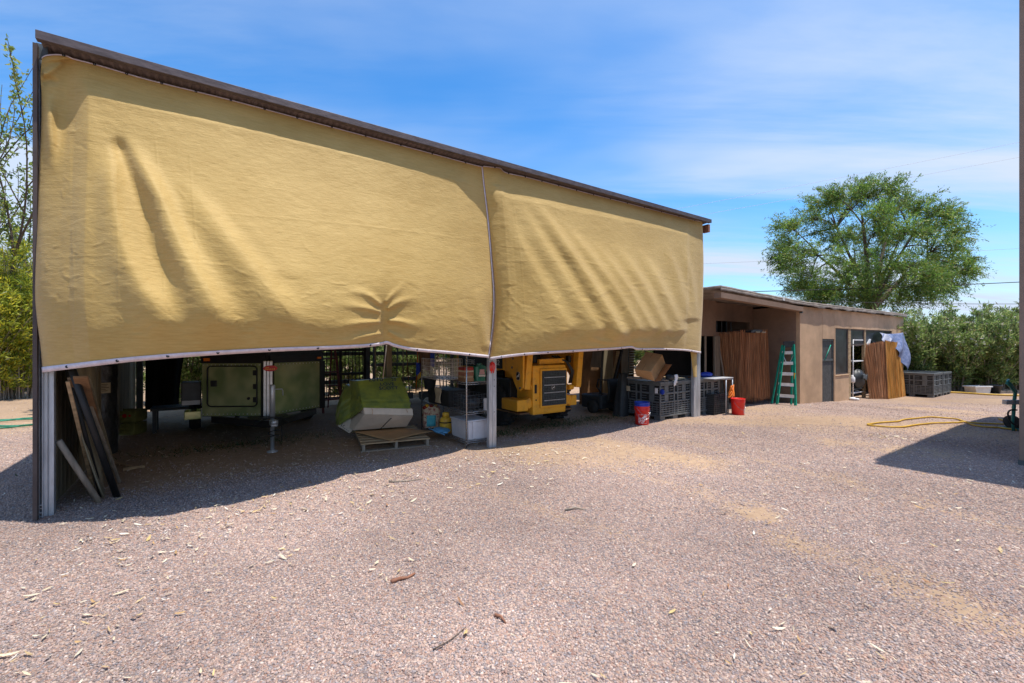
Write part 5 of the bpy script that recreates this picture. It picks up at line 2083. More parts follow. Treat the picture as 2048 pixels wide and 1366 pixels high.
# wheels with lugs
def wheel(x_, y_, sg):
    mb = MB()
    mb.lathe([(.20, -.13), (.34, -.145), (.40, -.12), (.415, -.06), (.415, .06), (.40, .12), (.34, .145), (.20, .13)], (x_, y_, .415), 36, (1, 0, 0))
    for k in range(18):
        for s2 in (-1, 1):
            an = (k + .5 * (s2 > 0)) * 2 * PI / 18
            c_ = Vector((x_ + s2 * .07, y_ + .42 * math.cos(an), .415 + .42 * math.sin(an)))
            mb.box(c_, (.13, .045, .035), Euler((an - PI / 2, 0, s2 * .0)).to_matrix().to_4x4())
    w = mb.build('wheel', 'rubber', ld)
    mb = MB()
    mb.lathe([(.20, .10), (.19, .04), (.08, .02), (.08, .06), (0, .06)], (x_, y_, .415), 24, (sg, 0, 0))
    mb.build('rim', 'loader_yellow', w)
wxl = on_t(1006, 800, 1.55)[0] - LS
for y_ in (.98, 2.15):
    wheel(wxl - .02, y_, -1)
    wheel(rx0 + .18, y_, 1)
# lamps, hose bundle and linkage above the hood
for px_ in (1069, 1139):
    qx, qz = lp(px_, 718, .75)
    mb = MB()
    mb.box((qx, .16, qz), (.07, .09, .13), bev=.012)
    mb.build('work_lamp', 'loader_dark', ld)
mb = MB()
for q in range(3):
    mb.tube([lp3 for lp3 in [Vector((lp(1105 + 5 * q, 712, .8)[0], .2, lp(1105, 712, .8)[1])), Vector((lp(1128 + 2 * q, 722, .75)[0], .08, lp(1128, 722 + q, .75)[1])), Vector((lp(1140 + 2 * q, 742, .72)[0], .06, lp(1140, 742, .72)[1])), Vector((lp(1138 + 2 * q, 766, .74)[0], .12, lp(1138, 766, .74)[1]))]], .018, 8)
mb.build('hydraulic_hose', 'hose_black', ld)
mb = MB()
a_, b_ = lp(1078, 724, .74), lp(1128, 722, .74)
mb.bar((a_[0], .14, a_[1]), (b_[0], .14, b_[1] + .01), .10, .08, up=(0, 1, 0), bev=.015)
mb.build('cross_tube', 'loader_yellow', ld)
# ------------------------------------------------------------------ bulk bins
def lattice(w, h, y0):
    """One slatted wall of a bulk bin, seen from -y; x from 0 to w."""
    mb = MB()
    t = .03
    def rail(x0, x1, z0, z1, d=0.0):
        mb.span((x0, y0 + d, z0), (x1, y0 + t, z1), bev=.003)
    rail(.0, w, h - .085, h - .05, .004)
    rail(.03, w - .03, .55, .585, .006)
    rail(.03, w - .03, .375, .405, .006)
    for x_ in (.0, w / 2 - .075, w / 2 + .045, w - .03):
        rail(x_, x_ + .03, .12, h - .086, .002)
    for k in range(5):
        z_ = .135 + k * .047
        rail(.031, w - .031, z_, z_ + .022, .009)
    for k in range(9):
        x_ = .10 + k * (w - .2) / 8
        rail(x_ - .008, x_ + .008, .13, .374, .013)
    for z_ in (.445, .495, .63, .68):
        for xa, xb in ((.031, .15), (w / 2 - .20, w / 2 - .076), (w / 2 + .076, w / 2 + .20), (w - .15, w - .031)):
            rail(xa, xb, z_, z_ + .016, .010)
    for xa in (.17, w - .30):
        rail(xa, xa + .13, .375 + .032, .545, .022)
        rail(xa, xa + .13, .587, h - .09, .022)
    return mb


BW, BD, BH = 1.08, 1.15, .82
def bulk_bin(label, loc, rz, group):
    b_ = thing('bulk_bin', label, 'bulk bin', loc, rz, group)
    for k in range(4):
        w, dd = (BW, BD) if k % 2 == 0 else (BD, BW)
        o = lattice(w - .004, BH, 0).build('side_panel', 'bin_plastic', b_)
        o.rotation_euler = (0, 0, k * PI / 2)
        o.location = ((0, 0, 0), (BW, 0, 0), (BW, BD, 0), (0, BD, 0))[k]
        MB().span((.02, .034, .12), (w - .024, .045, BH - .055)).build('gap_shade_backing', 'bin_dark', o)  # dark sheet painted in for the shade seen between the slats
    mb = MB()
    mb.span((-.012, -.012, BH - .05), (BW + .008, BD + .012, BH - .035))
    for a, b in (((-.012, -.012), (BW + .008, .05)), ((-.012, BD - .05), (BW + .008, BD + .012))):
        mb.span((a[0], a[1], BH - .034), (b[0], b[1], BH), bev=.006)
    for a, b in (((-.012, .051), (.05, BD - .051)), ((BW - .05, .051), (BW + .008, BD - .051))):
        mb.span((a[0], a[1], BH - .034), (b[0], b[1], BH), bev=.006)
    mb.build('rim', 'bin_plastic', b_)
    mb = MB()
    mb.span((.0, .0, .085), (BW - .004, BD, .119), bev=.004)
    mb.build('base', 'bin_plastic', b_)
    for x_ in (.02, BW / 2 - .08, BW - .18):
        for y_ in (.02, BD / 2 - .08, BD - .18):
            mb = MB()
            mb.span((x_, y_, 0), (x_ + .16, y_ + .16, .084), bev=.008)
            mb.build('foot', 'bin_plastic', b_)
    return b_


GB = 'black bulk bins'
bin1 = bulk_bin('black slatted bulk bin under the cardboard box, behind the right post', S(8.98, -.02, .0), ROT, GB)
def bin_copy(label, loc, rz):
    c = copy_tree(bin1)
    c.location = loc
    c.rotation_euler = (0, 0, rz)
    c['label'] = label
    return c
bin_copy('black slatted bulk bin outside the cloth, next to the orange cord', S(10.085, -.02, .0), ROT)
rb_ = Gd(1868, 796)
bin_copy('black bulk bin beyond the far reed screen, nearer of the pair', rb_, ROT)
bin_copy('black bulk bin at the far end, half hidden behind its neighbour', rb_ + Vector((UX, UY, 0)) * 1.16 + Vector((0, 0, -.01)), ROT)
# contents of bin: small coloured bits showing through the shaded side
for k, (px_, py_, m_, lb) in enumerate(((1249, 776, 'turquoise', 'teal jug behind the bin slats'), (1258, 777, 'label_paper', 'tan carton behind the bin slats beside a teal jug'), (1313, 782, 'white_paint', 'white tag on the bin corner'), (1325, 784, 'blue_plastic', 'blue round lid on the bin corner'))):
    t_, z_ = PS_(px_, py_, 8.965)
    it = thing(('jug', 'small_carton', 'tag', 'round_lid')[k], lb, ('jug', 'carton', 'tag', 'lid')[k], S(8.965, t_, z_ - .05), ROT)
    mb = MB()
    if k in (0, 3):
        mb.lathe([(.045, 0), (.05, .01), (.05, .10), (.03, .12), (.0, .125)] if k == 0 else [(0, -.006), (.055, -.006), (.058, 0), (.055, .006), (0, .008)], (-.012 - .04 * (k == 0), 0, .0 if k == 0 else .05), 16, None if k == 0 else (1, 0, 0))
    else:
        mb.span((-.05 if k == 1 else -.012, -.035, 0), (-.002, .035, .11), bev=.004)
    mb.build('body', m_, it)

# black folding crates stacked in front of the second bin
ck = Gd(1428, 831)
for k in range(2):
    c_ = thing('folding_crate', ('lower black folding crate standing before the second bulk bin', 'upper black folding crate before the second bulk bin')[k], 'crate', ck + Vector((.01 * k, 0, .235 * k)), ROT + .03 * k, 'black folding crates by the bin')
    mb = MB()
    mb.span((0.01, .02, .01), (.60, .40, .215))
    mb.build('inside', 'bin_dark', c_)
    for yy, xx in ((0, None), (None, .0), (None, .60), (.41, None)):
        mb = MB()
        for z_ in (0, .045, .09, .135, .18, .215):
            if yy is not None:
                mb.span((0, yy, z_), (.61, yy + .012, z_ + .018))
            else:
                mb.span((xx, .013, z_), (xx + .01, .409, z_ + .018))
        for q in range(9):
            if yy is not None:
                mb.span((.0 + q * .0745, yy - .004, 0), (.014 + q * .0745, yy + .008, .232))
        mb.build('crate_wall', 'black_plastic', c_)
# pipe-frame stand with an orange cord
fs = thing('frame_stand', 'slim grey metal frame stand with thin shelf beside the second bin', 'stand', Gd(1452, 829), ROT)
mb = MB()
for x_ in (0, .27):
    for y_ in (0, .45):
        mb.tube([(x_, y_, 0), (x_, y_, .80)], .014, 8)
mb.tube([(0, 0, .80), (.27, 0, .80), (.27, .45, .80), (0, .45, .80)], .014, 8, closed=True)
mb.build('frame', 'galvanised', fs)
mb = MB()
mb.span((-.5, -.02, .815), (.28, .46, .835), bev=.004)
mb.build('top', 'grey_plastic', fs)
oc = thing('orange_cord', 'bright orange extension cord coiled and hung from the metal frame stand', 'cord', PX(1461, 782, 10.1), ROT)
mb = MB()
for q in range(5):
    ph = q * 1.1
    mb.tube([((.075 + .012 * q) * math.cos(a + ph) * (.6 + .08 * q), .02 * math.sin(a * 2 + q) - .03, (.105 + .008 * q) * math.sin(a)) for a in np.linspace(0, 2 * PI, 18)], .010, 6)
mb.build('coil', 'cord_orange', oc)

# things lying on the bins
cb = thing('cardboard_box', 'brown cardboard box tipped on its corner on the first bulk bin', 'cardboard box', S(9.0, .35, .84), 0)
def cpx(px_, py_, y_): return PX(px_, py_, y_) - cb.location
A, B_, C_, D_ = cpx(1269, 739, 9.25), cpx(1302, 743, 9.05), cpx(1309, 763, 9.15), cpx(1273, 752, 9.35)
E_, F_, G_ = cpx(1292, 703, 9.75), cpx(1325, 709, 9.55), cpx(1331, 728, 9.65)
H_ = E_ + (D_ - A)
mb = MB()
v = [mb.bm.verts.new(p) for p in (A, B_, C_, D_, E_, F_, G_, H_)]
for f in ((0, 1, 2, 3), (4, 5, 1, 0), (5, 6, 2, 1), (7, 4, 0, 3), (6, 7, 3, 2), (5, 4, 7, 6)):
    mb.bm.faces.new([v[i] for i in f])
bmesh.ops.bevel(mb.bm, geom=mb.bm.edges[:], offset=.006, segments=1, affect='EDGES')
mb.build('carton', 'cardboard', cb)
mb = MB()
q = [C_, G_, cpx(1344, 729, 9.25), cpx(1321, 762, 8.95)]
vv = [mb.bm.verts.new(p) for p in q]
mb.bm.faces.new(vv)
r = bmesh.ops.solidify(mb.bm, geom=mb.bm.faces[:], thickness=.006)
mb.build('flap', 'cardboard', cb)
mb = MB()
mid0, mid1 = A.lerp(B_, .45), E_.lerp(F_, .45)
n_ = (B_ - A).cross(E_ - A).normalized()
if n_.z < 0: n_ = -n_
mb.bar(mid0 + n_ * .003, mid1 + n_ * .003, .006, .003, up=n_)
mb.build('seam', 'rust_board', cb)
sh = thing('support_board', 'thin board under the tipped cardboard box on the bin', 'board', S(8.95, -.02, .822), ROT)
mb = MB()
mb.bar((-.10, .75, .06), (.38, .05, .02), .35, .02, bev=.004)
mb.build('board', 'wood_grey', sh)
rgw = thing('white_rag', 'crumpled white and dark rag drooping over the bin rim', 'rag', S(9.38, .04, .825), ROT)
mb = MB()
mb.grid(crumple(.20, .22, .13, 5.), 22, 14)
mb.build('bundle', 'black_plastic', rgw)
mb = MB()
mb.grid(lambda a, b: Vector((.02 + .13 * a + .02 * math.sin(b * 6), -.09 - .02 * math.sin(a * 6), .12 - .24 * b * (1 - .3 * a) + .02 * math.sin(a * 9))), 8, 8, thick=.006)
mb.build('rag', 'ink_white', rgw)
for k, (s_, t_, l_, rz_, m_, lb) in enumerate(((9.66, .12, .42, .05, 'label_paper', 'pale yellow board lying on the first bin top'), (9.75, .45, .5, .3, 'wood', 'brown plank lying across the first bin top'), (10.45, .2, .42, -.1, 'rust_board', 'rusty slat lying on the second bin top'))):
    pk = thing('loose_board', lb, 'board', S(s_, t_, .822), ROT + rz_)
    mb = MB()
    mb.span((0, 0, 0), (l_, .14, .03), bev=.004)
    mb.build('board', m_, pk)
nb_ = thing('navy_cloth', 'dark navy cloth bunched on the second bin top', 'cloth', S(10.85, .12, .838), ROT)
mb = MB()
mb.grid(crumple(.36, .26, .12, 13.), 22, 14)
mb.build('cloth', 'blue_plastic', nb_)
MB().span((-.1, 0, 0), (0, .1, .004)).build('corner', 'void', nb_)

# buckets
def bucket(name, label, px_, py_, rz, m='red_plastic', logo=True, inner=None):
    b_ = thing(name, label, 'bucket', Gd(px_, py_) if inner is None else inner, rz, 'five-gallon buckets' if logo else None)
    mb = MB()
    mb.lathe([(.128, 0), (.131, .004), (.146, .285), (.152, .288), (.152, .298), (.147, .302), (.147, .312), (.153, .316), (.153, .326), (.148, .330), (.148, .352), (.155, .356), (.155, .368), (.149, .37), (.143, .366), (.130, .012), (0, .010)], seg=40)
    mb.build('pail', m, b_)
    mb = MB()
    mb.tube([(.157 * math.cos(a), -.157 * math.sin(a) * .95, .305 - .19 * math.sin(a)) for a in np.linspace(0, PI, 22)], .0028, 6)
    ba = mb.build('bail', 'chrome_wire', b_)
    for sx in (-1, 1):
        mb = MB()
        mb.lathe([(.018, 0), (.018, .008), (0, .010)], (sx * .149, 0, .305), 12, (sx, 0, 0))
        mb.build('ear', m, b_)
    return b_


def curved_text(txt, size, m, parent, r0, ang, z, roll):
    """Lettering wrapped on a pail; roll turns the line of text."""
    o = text_mesh(txt, size, m, parent, 'lettering', (0, 0, 0), (0, 0, 0), ext=.0, bold=.002)
    cr, sr = math.cos(roll), math.sin(roll)
    for v_ in o.data.vertices:
        x, y = v_.co.x * cr - v_.co.y * sr, v_.co.x * sr + v_.co.y * cr
        rr_ = r0 + .052 * (z + y)
        a_ = ang + x / rr_
        v_.co = Vector((rr_ * math.sin(a_), -rr_ * math.cos(a_), z + y))
    return o


def logo_on(b_, ang):
    # square outline and the three slanted lines of lettering
    for nm, dx0, dz0, w_, h_ in (('outline', -.085, .035, .17, .004), ('outline', -.085, .205, .17, .004), ('outline', -.085, .035, .004, .17), ('outline', .081, .035, .004, .174)):
        mb = MB()
        def f(a, b, dx0=dx0, dz0=dz0, w_=w_, h_=h_):
            z = dz0 + h_ * b
            r_ = .1318 + .052 * z
            an_ = ang + (dx0 + w_ * a) / r_
            return Vector((r_ * math.sin(an_), -r_ * math.cos(an_), z))
        mb.grid(f, 10, 2)
        mb.build(nm, 'ink_white', b_)
    for tx_, sz, off in (('THE', .030, .052), ('HOME', .072, .010), ('DEPOT', .048, -.042)):
        roll = R(45)
        o = text_mesh(tx_, sz, 'ink_white', b_, 'lettering', (0, 0, 0), (0, 0, 0), ext=.0, bold=.0015)
        for v_ in o.data.vertices:
            x, y = v_.co.x - (.045 if tx_ == 'THE' else 0), v_.co.y + off
            x, y = x * math.cos(roll) - y * math.sin(roll), x * math.sin(roll) + y * math.cos(roll)
            z = .12 + y
            rr_ = .1322 + .052 * z
            a_ = ang + x / rr_
            v_.co = Vector((rr_ * math.sin(a_), -rr_ * math.cos(a_), z))


bk1 = bucket('bucket', 'red bucket with a blue one nested in it, before the first bulk bin', 1284, 849, .1)
logo_on(bk1, -.25)
bk2 = bucket('bucket', 'empty red bucket standing in the sun before the near reed screen', 1476, 829, .5)
logo_on(bk2, .75)
bkb = bucket('blue_bucket', 'blue bucket nested in the red bucket before the first bin', 0, 0, .4, 'blue_plastic', False, Gd(1284, 849) + Vector((0, 0, .075)))

# things leaning on the rear boards right of the loader
def free_lean(name, label, cat, a, b, w, h, m, group=None):
    a, b = Vector(a), Vector(b)
    mb = MB()
    mb.bar((0, 0, 0), b - a, w, h, bev=.003)
    o = mb.build(name, m)
    o.location = a
    return tag(o, label, cat, group)


def Pst(px_, py_, t):
    s, z = on_t(px_, py_, t)
    return S(s, t, z)


hc = shed_thing('black_machine', 'black walk-behind machine with upright handles right of the loader', 'machine', on_t(1212, 832, 1.5)[0], 1.5)
mb = MB()
mb.span((-.28, -.10, .10), (.28, .55, .42), bev=.04)
mb.build('engine_cover', 'black_plastic', hc)
mb = MB()
mb.lathe([(.0, -.05), (.14, -.05), (.15, 0), (.14, .05), (0, .05)], (-.33, .1, .15), 20, (1, 0, 0))
mb.build('wheel', 'rubber', hc)
mb = MB()
mb.lathe([(.0, -.05), (.14, -.05), (.15, 0), (.14, .05), (0, .05)], (.33, .1, .15), 20, (1, 0, 0))
mb.build('wheel', 'rubber', hc)
mb = MB()
mb.tube([(-.30, .0, .62), (-.32, -.06, .80), (-.02, -.02, .76), (.20, -.02, .78)], .018, 8)
mb.tube([(-.30, .0, .62), (-.05, .05, .40)], .018, 8)
mb.build('handle_frame', 'black_metal', hc)
mb = MB()
mb.grid(lambda a, b: Vector((-.10 + .40 * a, -.13 - .05 * math.sin(b * 3), .25 + .55 * b)), 6, 8, thick=.03)
mb.build('grass_bag', 'bin_dark', hc)
free_lean('black_pole', 'upright black pole with a pink tie, left of the pair behind the machine', 'pole', Pst(1200, 790, 1.7), Pst(1206, 700, 1.75), .05, .05, 'black_metal', 'black poles by the loader')
free_lean('black_pole', 'slanting black pole with a silver clip, right of the pair behind the machine', 'pole', Pst(1226, 770, 1.6), Pst(1244, 698, 1.7), .05, .05, 'black_metal', 'black poles by the loader')
free_lean('pale_timber', 'pale sawn timber leaning between the two black poles', 'timber', Pst(1227, 755, 1.9), Pst(1236, 703, 1.95), .07, .03, 'wood')
fb_ = shed_thing('white_board', 'pale tapered board leaning high beside the left black pole', 'board', on_t(1192, 730, 2.6)[0], 2.6)
mb = MB()
s0_ = fb_.location
bl, br_, tr2, tl2 = (Vector((on_t(x, y, 2.6)[0] - on_t(1192, 730, 2.6)[0], 0, on_t(x, y, 2.6)[1])) for x, y in ((1180, 734), (1203, 735), (1206, 695), (1187, 695)))
vv = [mb.bm.verts.new(p) for p in (bl, br_, tr2, tl2)]
mb.bm.faces.new(vv)
bmesh.ops.solidify(mb.bm, geom=mb.bm.faces[:], thickness=.015)
mb.build('board', 'wood_grey', fb_)
rb2 = shed_thing('dark_tarp_roll', 'upright roll of dark tarpaulin beside the bulk bin', 'tarp roll', on_t(1240, 838, .95)[0], .95)
mb = MB()
mb.grid(lambda a, b: Vector(((.17 - .07 * b + .015 * math.sin(a * 31 + b * 3)) * math.cos(a * 2 * PI) + .12 * b, (.17 - .07 * b) * math.sin(a * 2 * PI), .95 * b)), 36, 16)
mb.build('roll', 'bin_dark', rb2)
for k, (x0_, x1_, lb, m_) in enumerate(((1206, 1226, 'olive plywood board standing against the rear right of the shed', 'siding'), (1243, 1258, 'grey-brown board standing beside the dark wire panel', 'wood_grey'))):
    s0_, s1_ = on_t(x0_, 740, 2.7)[0], on_t(x1_, 740, 2.7)[0]
    pb = shed_thing('plywood_sheet', lb, 'board', s0_, 2.7)
    MB().span((0, 0, 0), (s1_ - s0_, .02, 2.1), bev=.004).build('board', m_, pb)
rw = shed_thing('rust_panel', 'rusty brown board standing behind the loader and the poles', 'board', on_t(1160, 760, 2.95)[0], 2.95)
MB().span((0, 0, 0), (on_t(1268, 760, 2.95)[0] - on_t(1160, 760, 2.95)[0], .025, 2.15), bev=.004).build('board', 'rust_board', rw)
def wire_panel(name, label, x0_, x1_, t, z0_, z1_, nx_, nz_, m):
    s0_, s1_ = on_t(x0_, 730, t)[0], on_t(x1_, 730, t)[0]
    w = s1_ - s0_
    o = shed_thing(name, label, 'wire panel', s0_, t)
    mb = MB()
    for i in range(nx_ + 1):
        mb.tube([(w * i / nx_, 0, z0_), (w * i / nx_, 0, z1_)], .004 if i % nx_ else .010, 4)
    for i in range(nz_ + 1):
        z_ = z0_ + (z1_ - z0_) * i / nz_
        mb.tube([(0, -.004, z_), (w, -.004, z_)], .004 if i % nz_ else .010, 4)
    mb.build('mesh', m, o)
    return o
wire_panel('kennel_mesh', 'narrow dark wire panel standing left of the tipped box', 1257, 1290, 1.75, .85, 2.0, 2, 18, 'dark_steel')
wire_panel('kennel_mesh', 'wide dark wire kennel panel behind the tipped box', 1292, 1392, 1.9, .85, 2.0, 26, 12, 'wood_grey')

# ------------------------------------------------------------------ low outbuilding
OB = shed_thing('low_outbuilding', 'long low tan outbuilding with flat felt roof and an open alcove', 'outbuilding', 0, 0)
TF = -.28       # front wall plane
def fs_(px_): return on_t(px_, 700, TF)[0]
def fz_(px_, py_): return on_t(px_, py_, TF)[1]
ZT = 2.66
def wallpiece(name, xa, xb, za, zb_, m='tan_stucco', t0=TF, th=.10, bev=.004):
    return MB().span((xa, t0, za), (xb, t0 + th, zb_), bev=bev).build(name, m, OB)


sA, sB, sC, sC2 = fs_(1600), fs_(1645), fs_(1669), fs_(1671)
sD, sE, sF, sG, sH, sEnd = fs_(1698), fs_(1703), fs_(1730), fs_(1733), fs_(1761), fs_(1807)
zdoor = fz_(1657, 678)
zwt = fz_(1685, 657)
zwb = fz_(1685, 749)
wallpiece('wall', sA, sB - .010, -.35, ZT)
wallpiece('wall', sB, sC - .008, zdoor, ZT)
wallpiece('wall', sC, sC2 - .001, -.35, zwt)
wallpiece('wall', sC, sD - .010, zwt + .002, ZT)
wallpiece('wall', sD, (sD + sEnd) / 2 - .012, zwt + .002, ZT)
wallpiece('wall', (sD + sEnd) / 2, sEnd - 1.11, zwt + .002, ZT)
wallpiece('wall', sEnd - 1.096, sEnd, zwt + .002, ZT)
wallpiece('wall', sC2 + .001, sD - .002, -.35, zwb - .03)
wallpiece('sill', sC2 - .02, sD, zwb - .029, zwb - .001, 'tan_stucco', TF - .02, .13)
for a_, b_ in ((sD, sE), (sF, sG)):
    wallpiece('wall_post', a_, b_, -.35, zwt, 'wood', TF + .015, .08)
wallpiece('wall', sH + 1.2, sEnd, -.35, zwt, 'tan_stucco')
# windows
def window(xa, xb, za, zb_):
    w = MB().span((xa, TF + .045, za), (xb, TF + .053, zb_)).build('window', 'glass_dark', OB)
    mb = MB()
    for (p, q) in (((xa, za), (xa + .04, zb_)), ((xb - .04, za), (xb, zb_)), ((xa + .04, zb_ - .04), (xb - .04, zb_)), ((xa + .04, za), (xb - .04, za + .04))):
        mb.span((p[0], TF + .03, p[1]), (q[0], TF + .044, q[1]))
    mb.build('frame', 'brown_trim', w)
    return w
wa = window(sC2 + .002, sD - .003, zwb, zwt)
mb = MB()
mb.grid(lambda a, b: Vector((sC2 + .35 + .25 * a + .10 * b, TF + .075 + .03 * math.sin(a * 12), zwb + .1 + (zwt - zwb - .2) * b)), 10, 4)
mb.build('curtain', 'grey_plastic', wa)
z2 = fz_(1717, 690)
window(sE + .002, sF - .003, z2, zwt)
window(sG + .002, sH + 1.15, z2, zwt)
# screen door
dr = MB().span((sB + .05, TF + .05, -.22), (sC - .05, TF + .056, zdoor - .03)).build('door', 'screen_mesh', OB)
mb = MB()
for p, q in (((sB + .01, -.24), (sB + .055, zdoor - .01)), ((sC - .055, -.24), (sC - .01, zdoor - .01)), ((sB + .055, zdoor - .05), (sC - .055, zdoor - .01)), ((sB + .055, fz_(1657, 722)), (sC - .055, fz_(1657, 722) + .06)), ((sB + .055, -.24), (sC - .055, -.14))):
    mb.span((p[0], TF + .025, p[1]), (q[0], TF + .049, q[1]))
mb.build('frame', 'dark_steel', dr)
mb = MB()
mb.tube([(sB + .2, TF + .015, fz_(1650, 720)), (sC - .25, TF + .01, fz_(1661, 690))], .012, 6)
mb.build('brace', 'green_fibre', dr)
# inside, ends and back
mb = MB()
mb.span((sA + .12, 4.2, -.35), (sEnd, 4.3, ZT))
mb.span((sEnd - .1, TF + .102, -.35), (sEnd, 4.2, ZT))
mb.build('rear_wall', 'brown_stucco', OB)
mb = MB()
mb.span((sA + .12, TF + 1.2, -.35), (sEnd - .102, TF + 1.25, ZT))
mb.build('room_shade_sheet', 'void', OB)  # near-black sheet added for the darkness of the room behind the openings
# alcove
TA = 1.0
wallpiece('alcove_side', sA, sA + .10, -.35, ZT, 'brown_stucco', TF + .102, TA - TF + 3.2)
def as_(px_): return on_t(px_, 700, TA)[0]
def az_(px_, py_): return on_t(px_, py_, TA)[1]
xa0, xa1, xa2, xa3 = as_(1372), as_(1432), as_(1500), sA - .001
zh = az_(1415, 672)
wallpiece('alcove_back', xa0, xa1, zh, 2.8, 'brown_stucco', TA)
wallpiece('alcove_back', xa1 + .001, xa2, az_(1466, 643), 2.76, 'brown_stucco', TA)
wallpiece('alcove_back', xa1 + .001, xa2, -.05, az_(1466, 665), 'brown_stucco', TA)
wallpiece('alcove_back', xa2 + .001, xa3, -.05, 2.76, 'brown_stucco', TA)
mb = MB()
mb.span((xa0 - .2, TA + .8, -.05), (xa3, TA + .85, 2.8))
mb.build('alcove_shade_sheet', 'void', OB)  # near-black sheet stands in for the shade of the room behind
wallpiece('door_jamb', as_(1427), as_(1437), 0, zh, 'wood_grey', TA - .05, .05)
wallpiece('door_jamb', as_(1408), as_(1411), 0, zh, 'wood_grey', TA - .03, .03)
mb = MB()
for k in range(4):
    x_ = xa1 + .1 + k * .24
    mb.span((x_, TA + .03, az_(1466, 664)), (x_ + .02, TA + .05, az_(1466, 644)))
mb.build('window_bars', 'dark_steel', OB)
# roof
def roof2(s, t):
    return (2.86 - .14 * min(1, max(0, (s - 10.4) / 4.3))) + .004 * math.sin(s * 7) - .0 * t
SR0 = 10.62
mb = MB()
nn = 80
def rf(a, b):
    s = SR0 + (sEnd + .03 - SR0) * a
    return Vector((s, -.37 + 4.8 * b, roof2(s, 0) + .008 * fbm(np.array([s * 3.]), np.array([b * 9.]), 2., 1., 3)[0]))
mb.grid(rf, nn, 8, True)
rfo = mb.build('roof', 'roof_felt', OB)
rfo.modifiers.new('t', 'SOLIDIFY').thickness = -.06
mb = MB()
def drip(a, b):
    s = SR0 + (sEnd + .03 - SR0) * a
    hang = .0 + .05 * max(0, fbm(np.array([s * 2.2]), np.array([0.3]), 7., 1., 3)[0] - .45) * 3 * (1 if s > sA else .3)
    return Vector((s, -.376, roof2(s, 0) + .012 - (.05 + hang) * b))
mb.grid(drip, 400, 3)
dro = mb.build('felt_edge', 'roof_felt', OB)
dro.modifiers.new('t', 'SOLIDIFY').thickness = .006
mb = MB()
mb.bar((SR0, -.30, 2.70), (sA - .05, -.30, 2.565), .12, .17, up=(0, 1, 0))
mb.build('beam', 'brown_stucco', OB)
mb = MB()
mb.span((sA - .05, -.36, 2.46), (sA - .004, -.285, 2.64))
mb.build('beam_end', 'dark_steel', OB)
MB().span((fs_(1557), -.387, 2.74), (fs_(1561), -.380, 2.80)).build('flashing', 'white_paint', OB)

# step ladder in the alcove
lx = thing('step_ladder', 'green fibreglass step ladder folded against the tan wall corner', 'ladder', Gd(1574, 811), 0)
lo = lx.location
def lq(px_, py_, y_): return PX(px_, py_, y_) - lo
yL0, yR0, yT = 11.95, 11.72, 12.15
fl0, fl1 = lq(1554, 808, yL0), lq(1568, 690, yT)
fr0, fr1 = lq(1591, 811, yR0), lq(1587, 689, yT - .15)
for a_, b_ in ((fl0, fl1), (fr0, fr1)):
    mb = MB()
    mb.bar(a_, b_, .075, .03, up=(1, .2, 0), bev=.004)
    mb.build('rail', 'green_fibre', lx)
bk_ = Vector((NX, NY, 0)) * .22
for a_, b_ in ((fl0 + bk_ * .6, fl1 + bk_ * .2), (fr0 + bk_ * .9 + Vector((.10, .0, 0)), fr1 + bk_ * .2 + Vector((.02, 0, 0)))):
    mb = MB()
    mb.bar(a_, b_, .05, .025, up=(1, .2, 0), bev=.004)
    mb.build('rear_rail', 'green_fibre', lx)
for k, yy in enumerate((706, 727, 748, 769, 791)):
    f = (yy - 690) / (808 - 690)
    a_, b_ = fl1.lerp(fl0, f), fr1.lerp(fr0, f)
    mb = MB()
    mb.bar(a_ + bk_ * .1, b_ + bk_ * .1, .028, .085, bev=.004)
    mb.build('step', 'alu', lx)
mb = MB()
mb.bar(fl1 + Vector((-.02, 0, .01)), fr1 + Vector((.03, 0, .015)), .05, .17, bev=.01)
mb.build('top_cap', 'black_plastic', lx)
mb = MB()
p_ = fr1.lerp(fr0, .52)
mb.box(p_ + Vector((-.012, -.030, 0)), (.045, .004, .16))
mb.build('sticker', 'yellow_can', lx)
mb = MB()
mb.bar(fl1.lerp(fl0, .16), fl1.lerp(fl0, .30) + (fr1 - fl1) * .45, .02, .008)
mb.bar(fr1.lerp(fr0, .16), fr1.lerp(fr0, .30) - (fr1 - fl1) * .45, .02, .008)
mb.build('spreader', 'alu', lx)

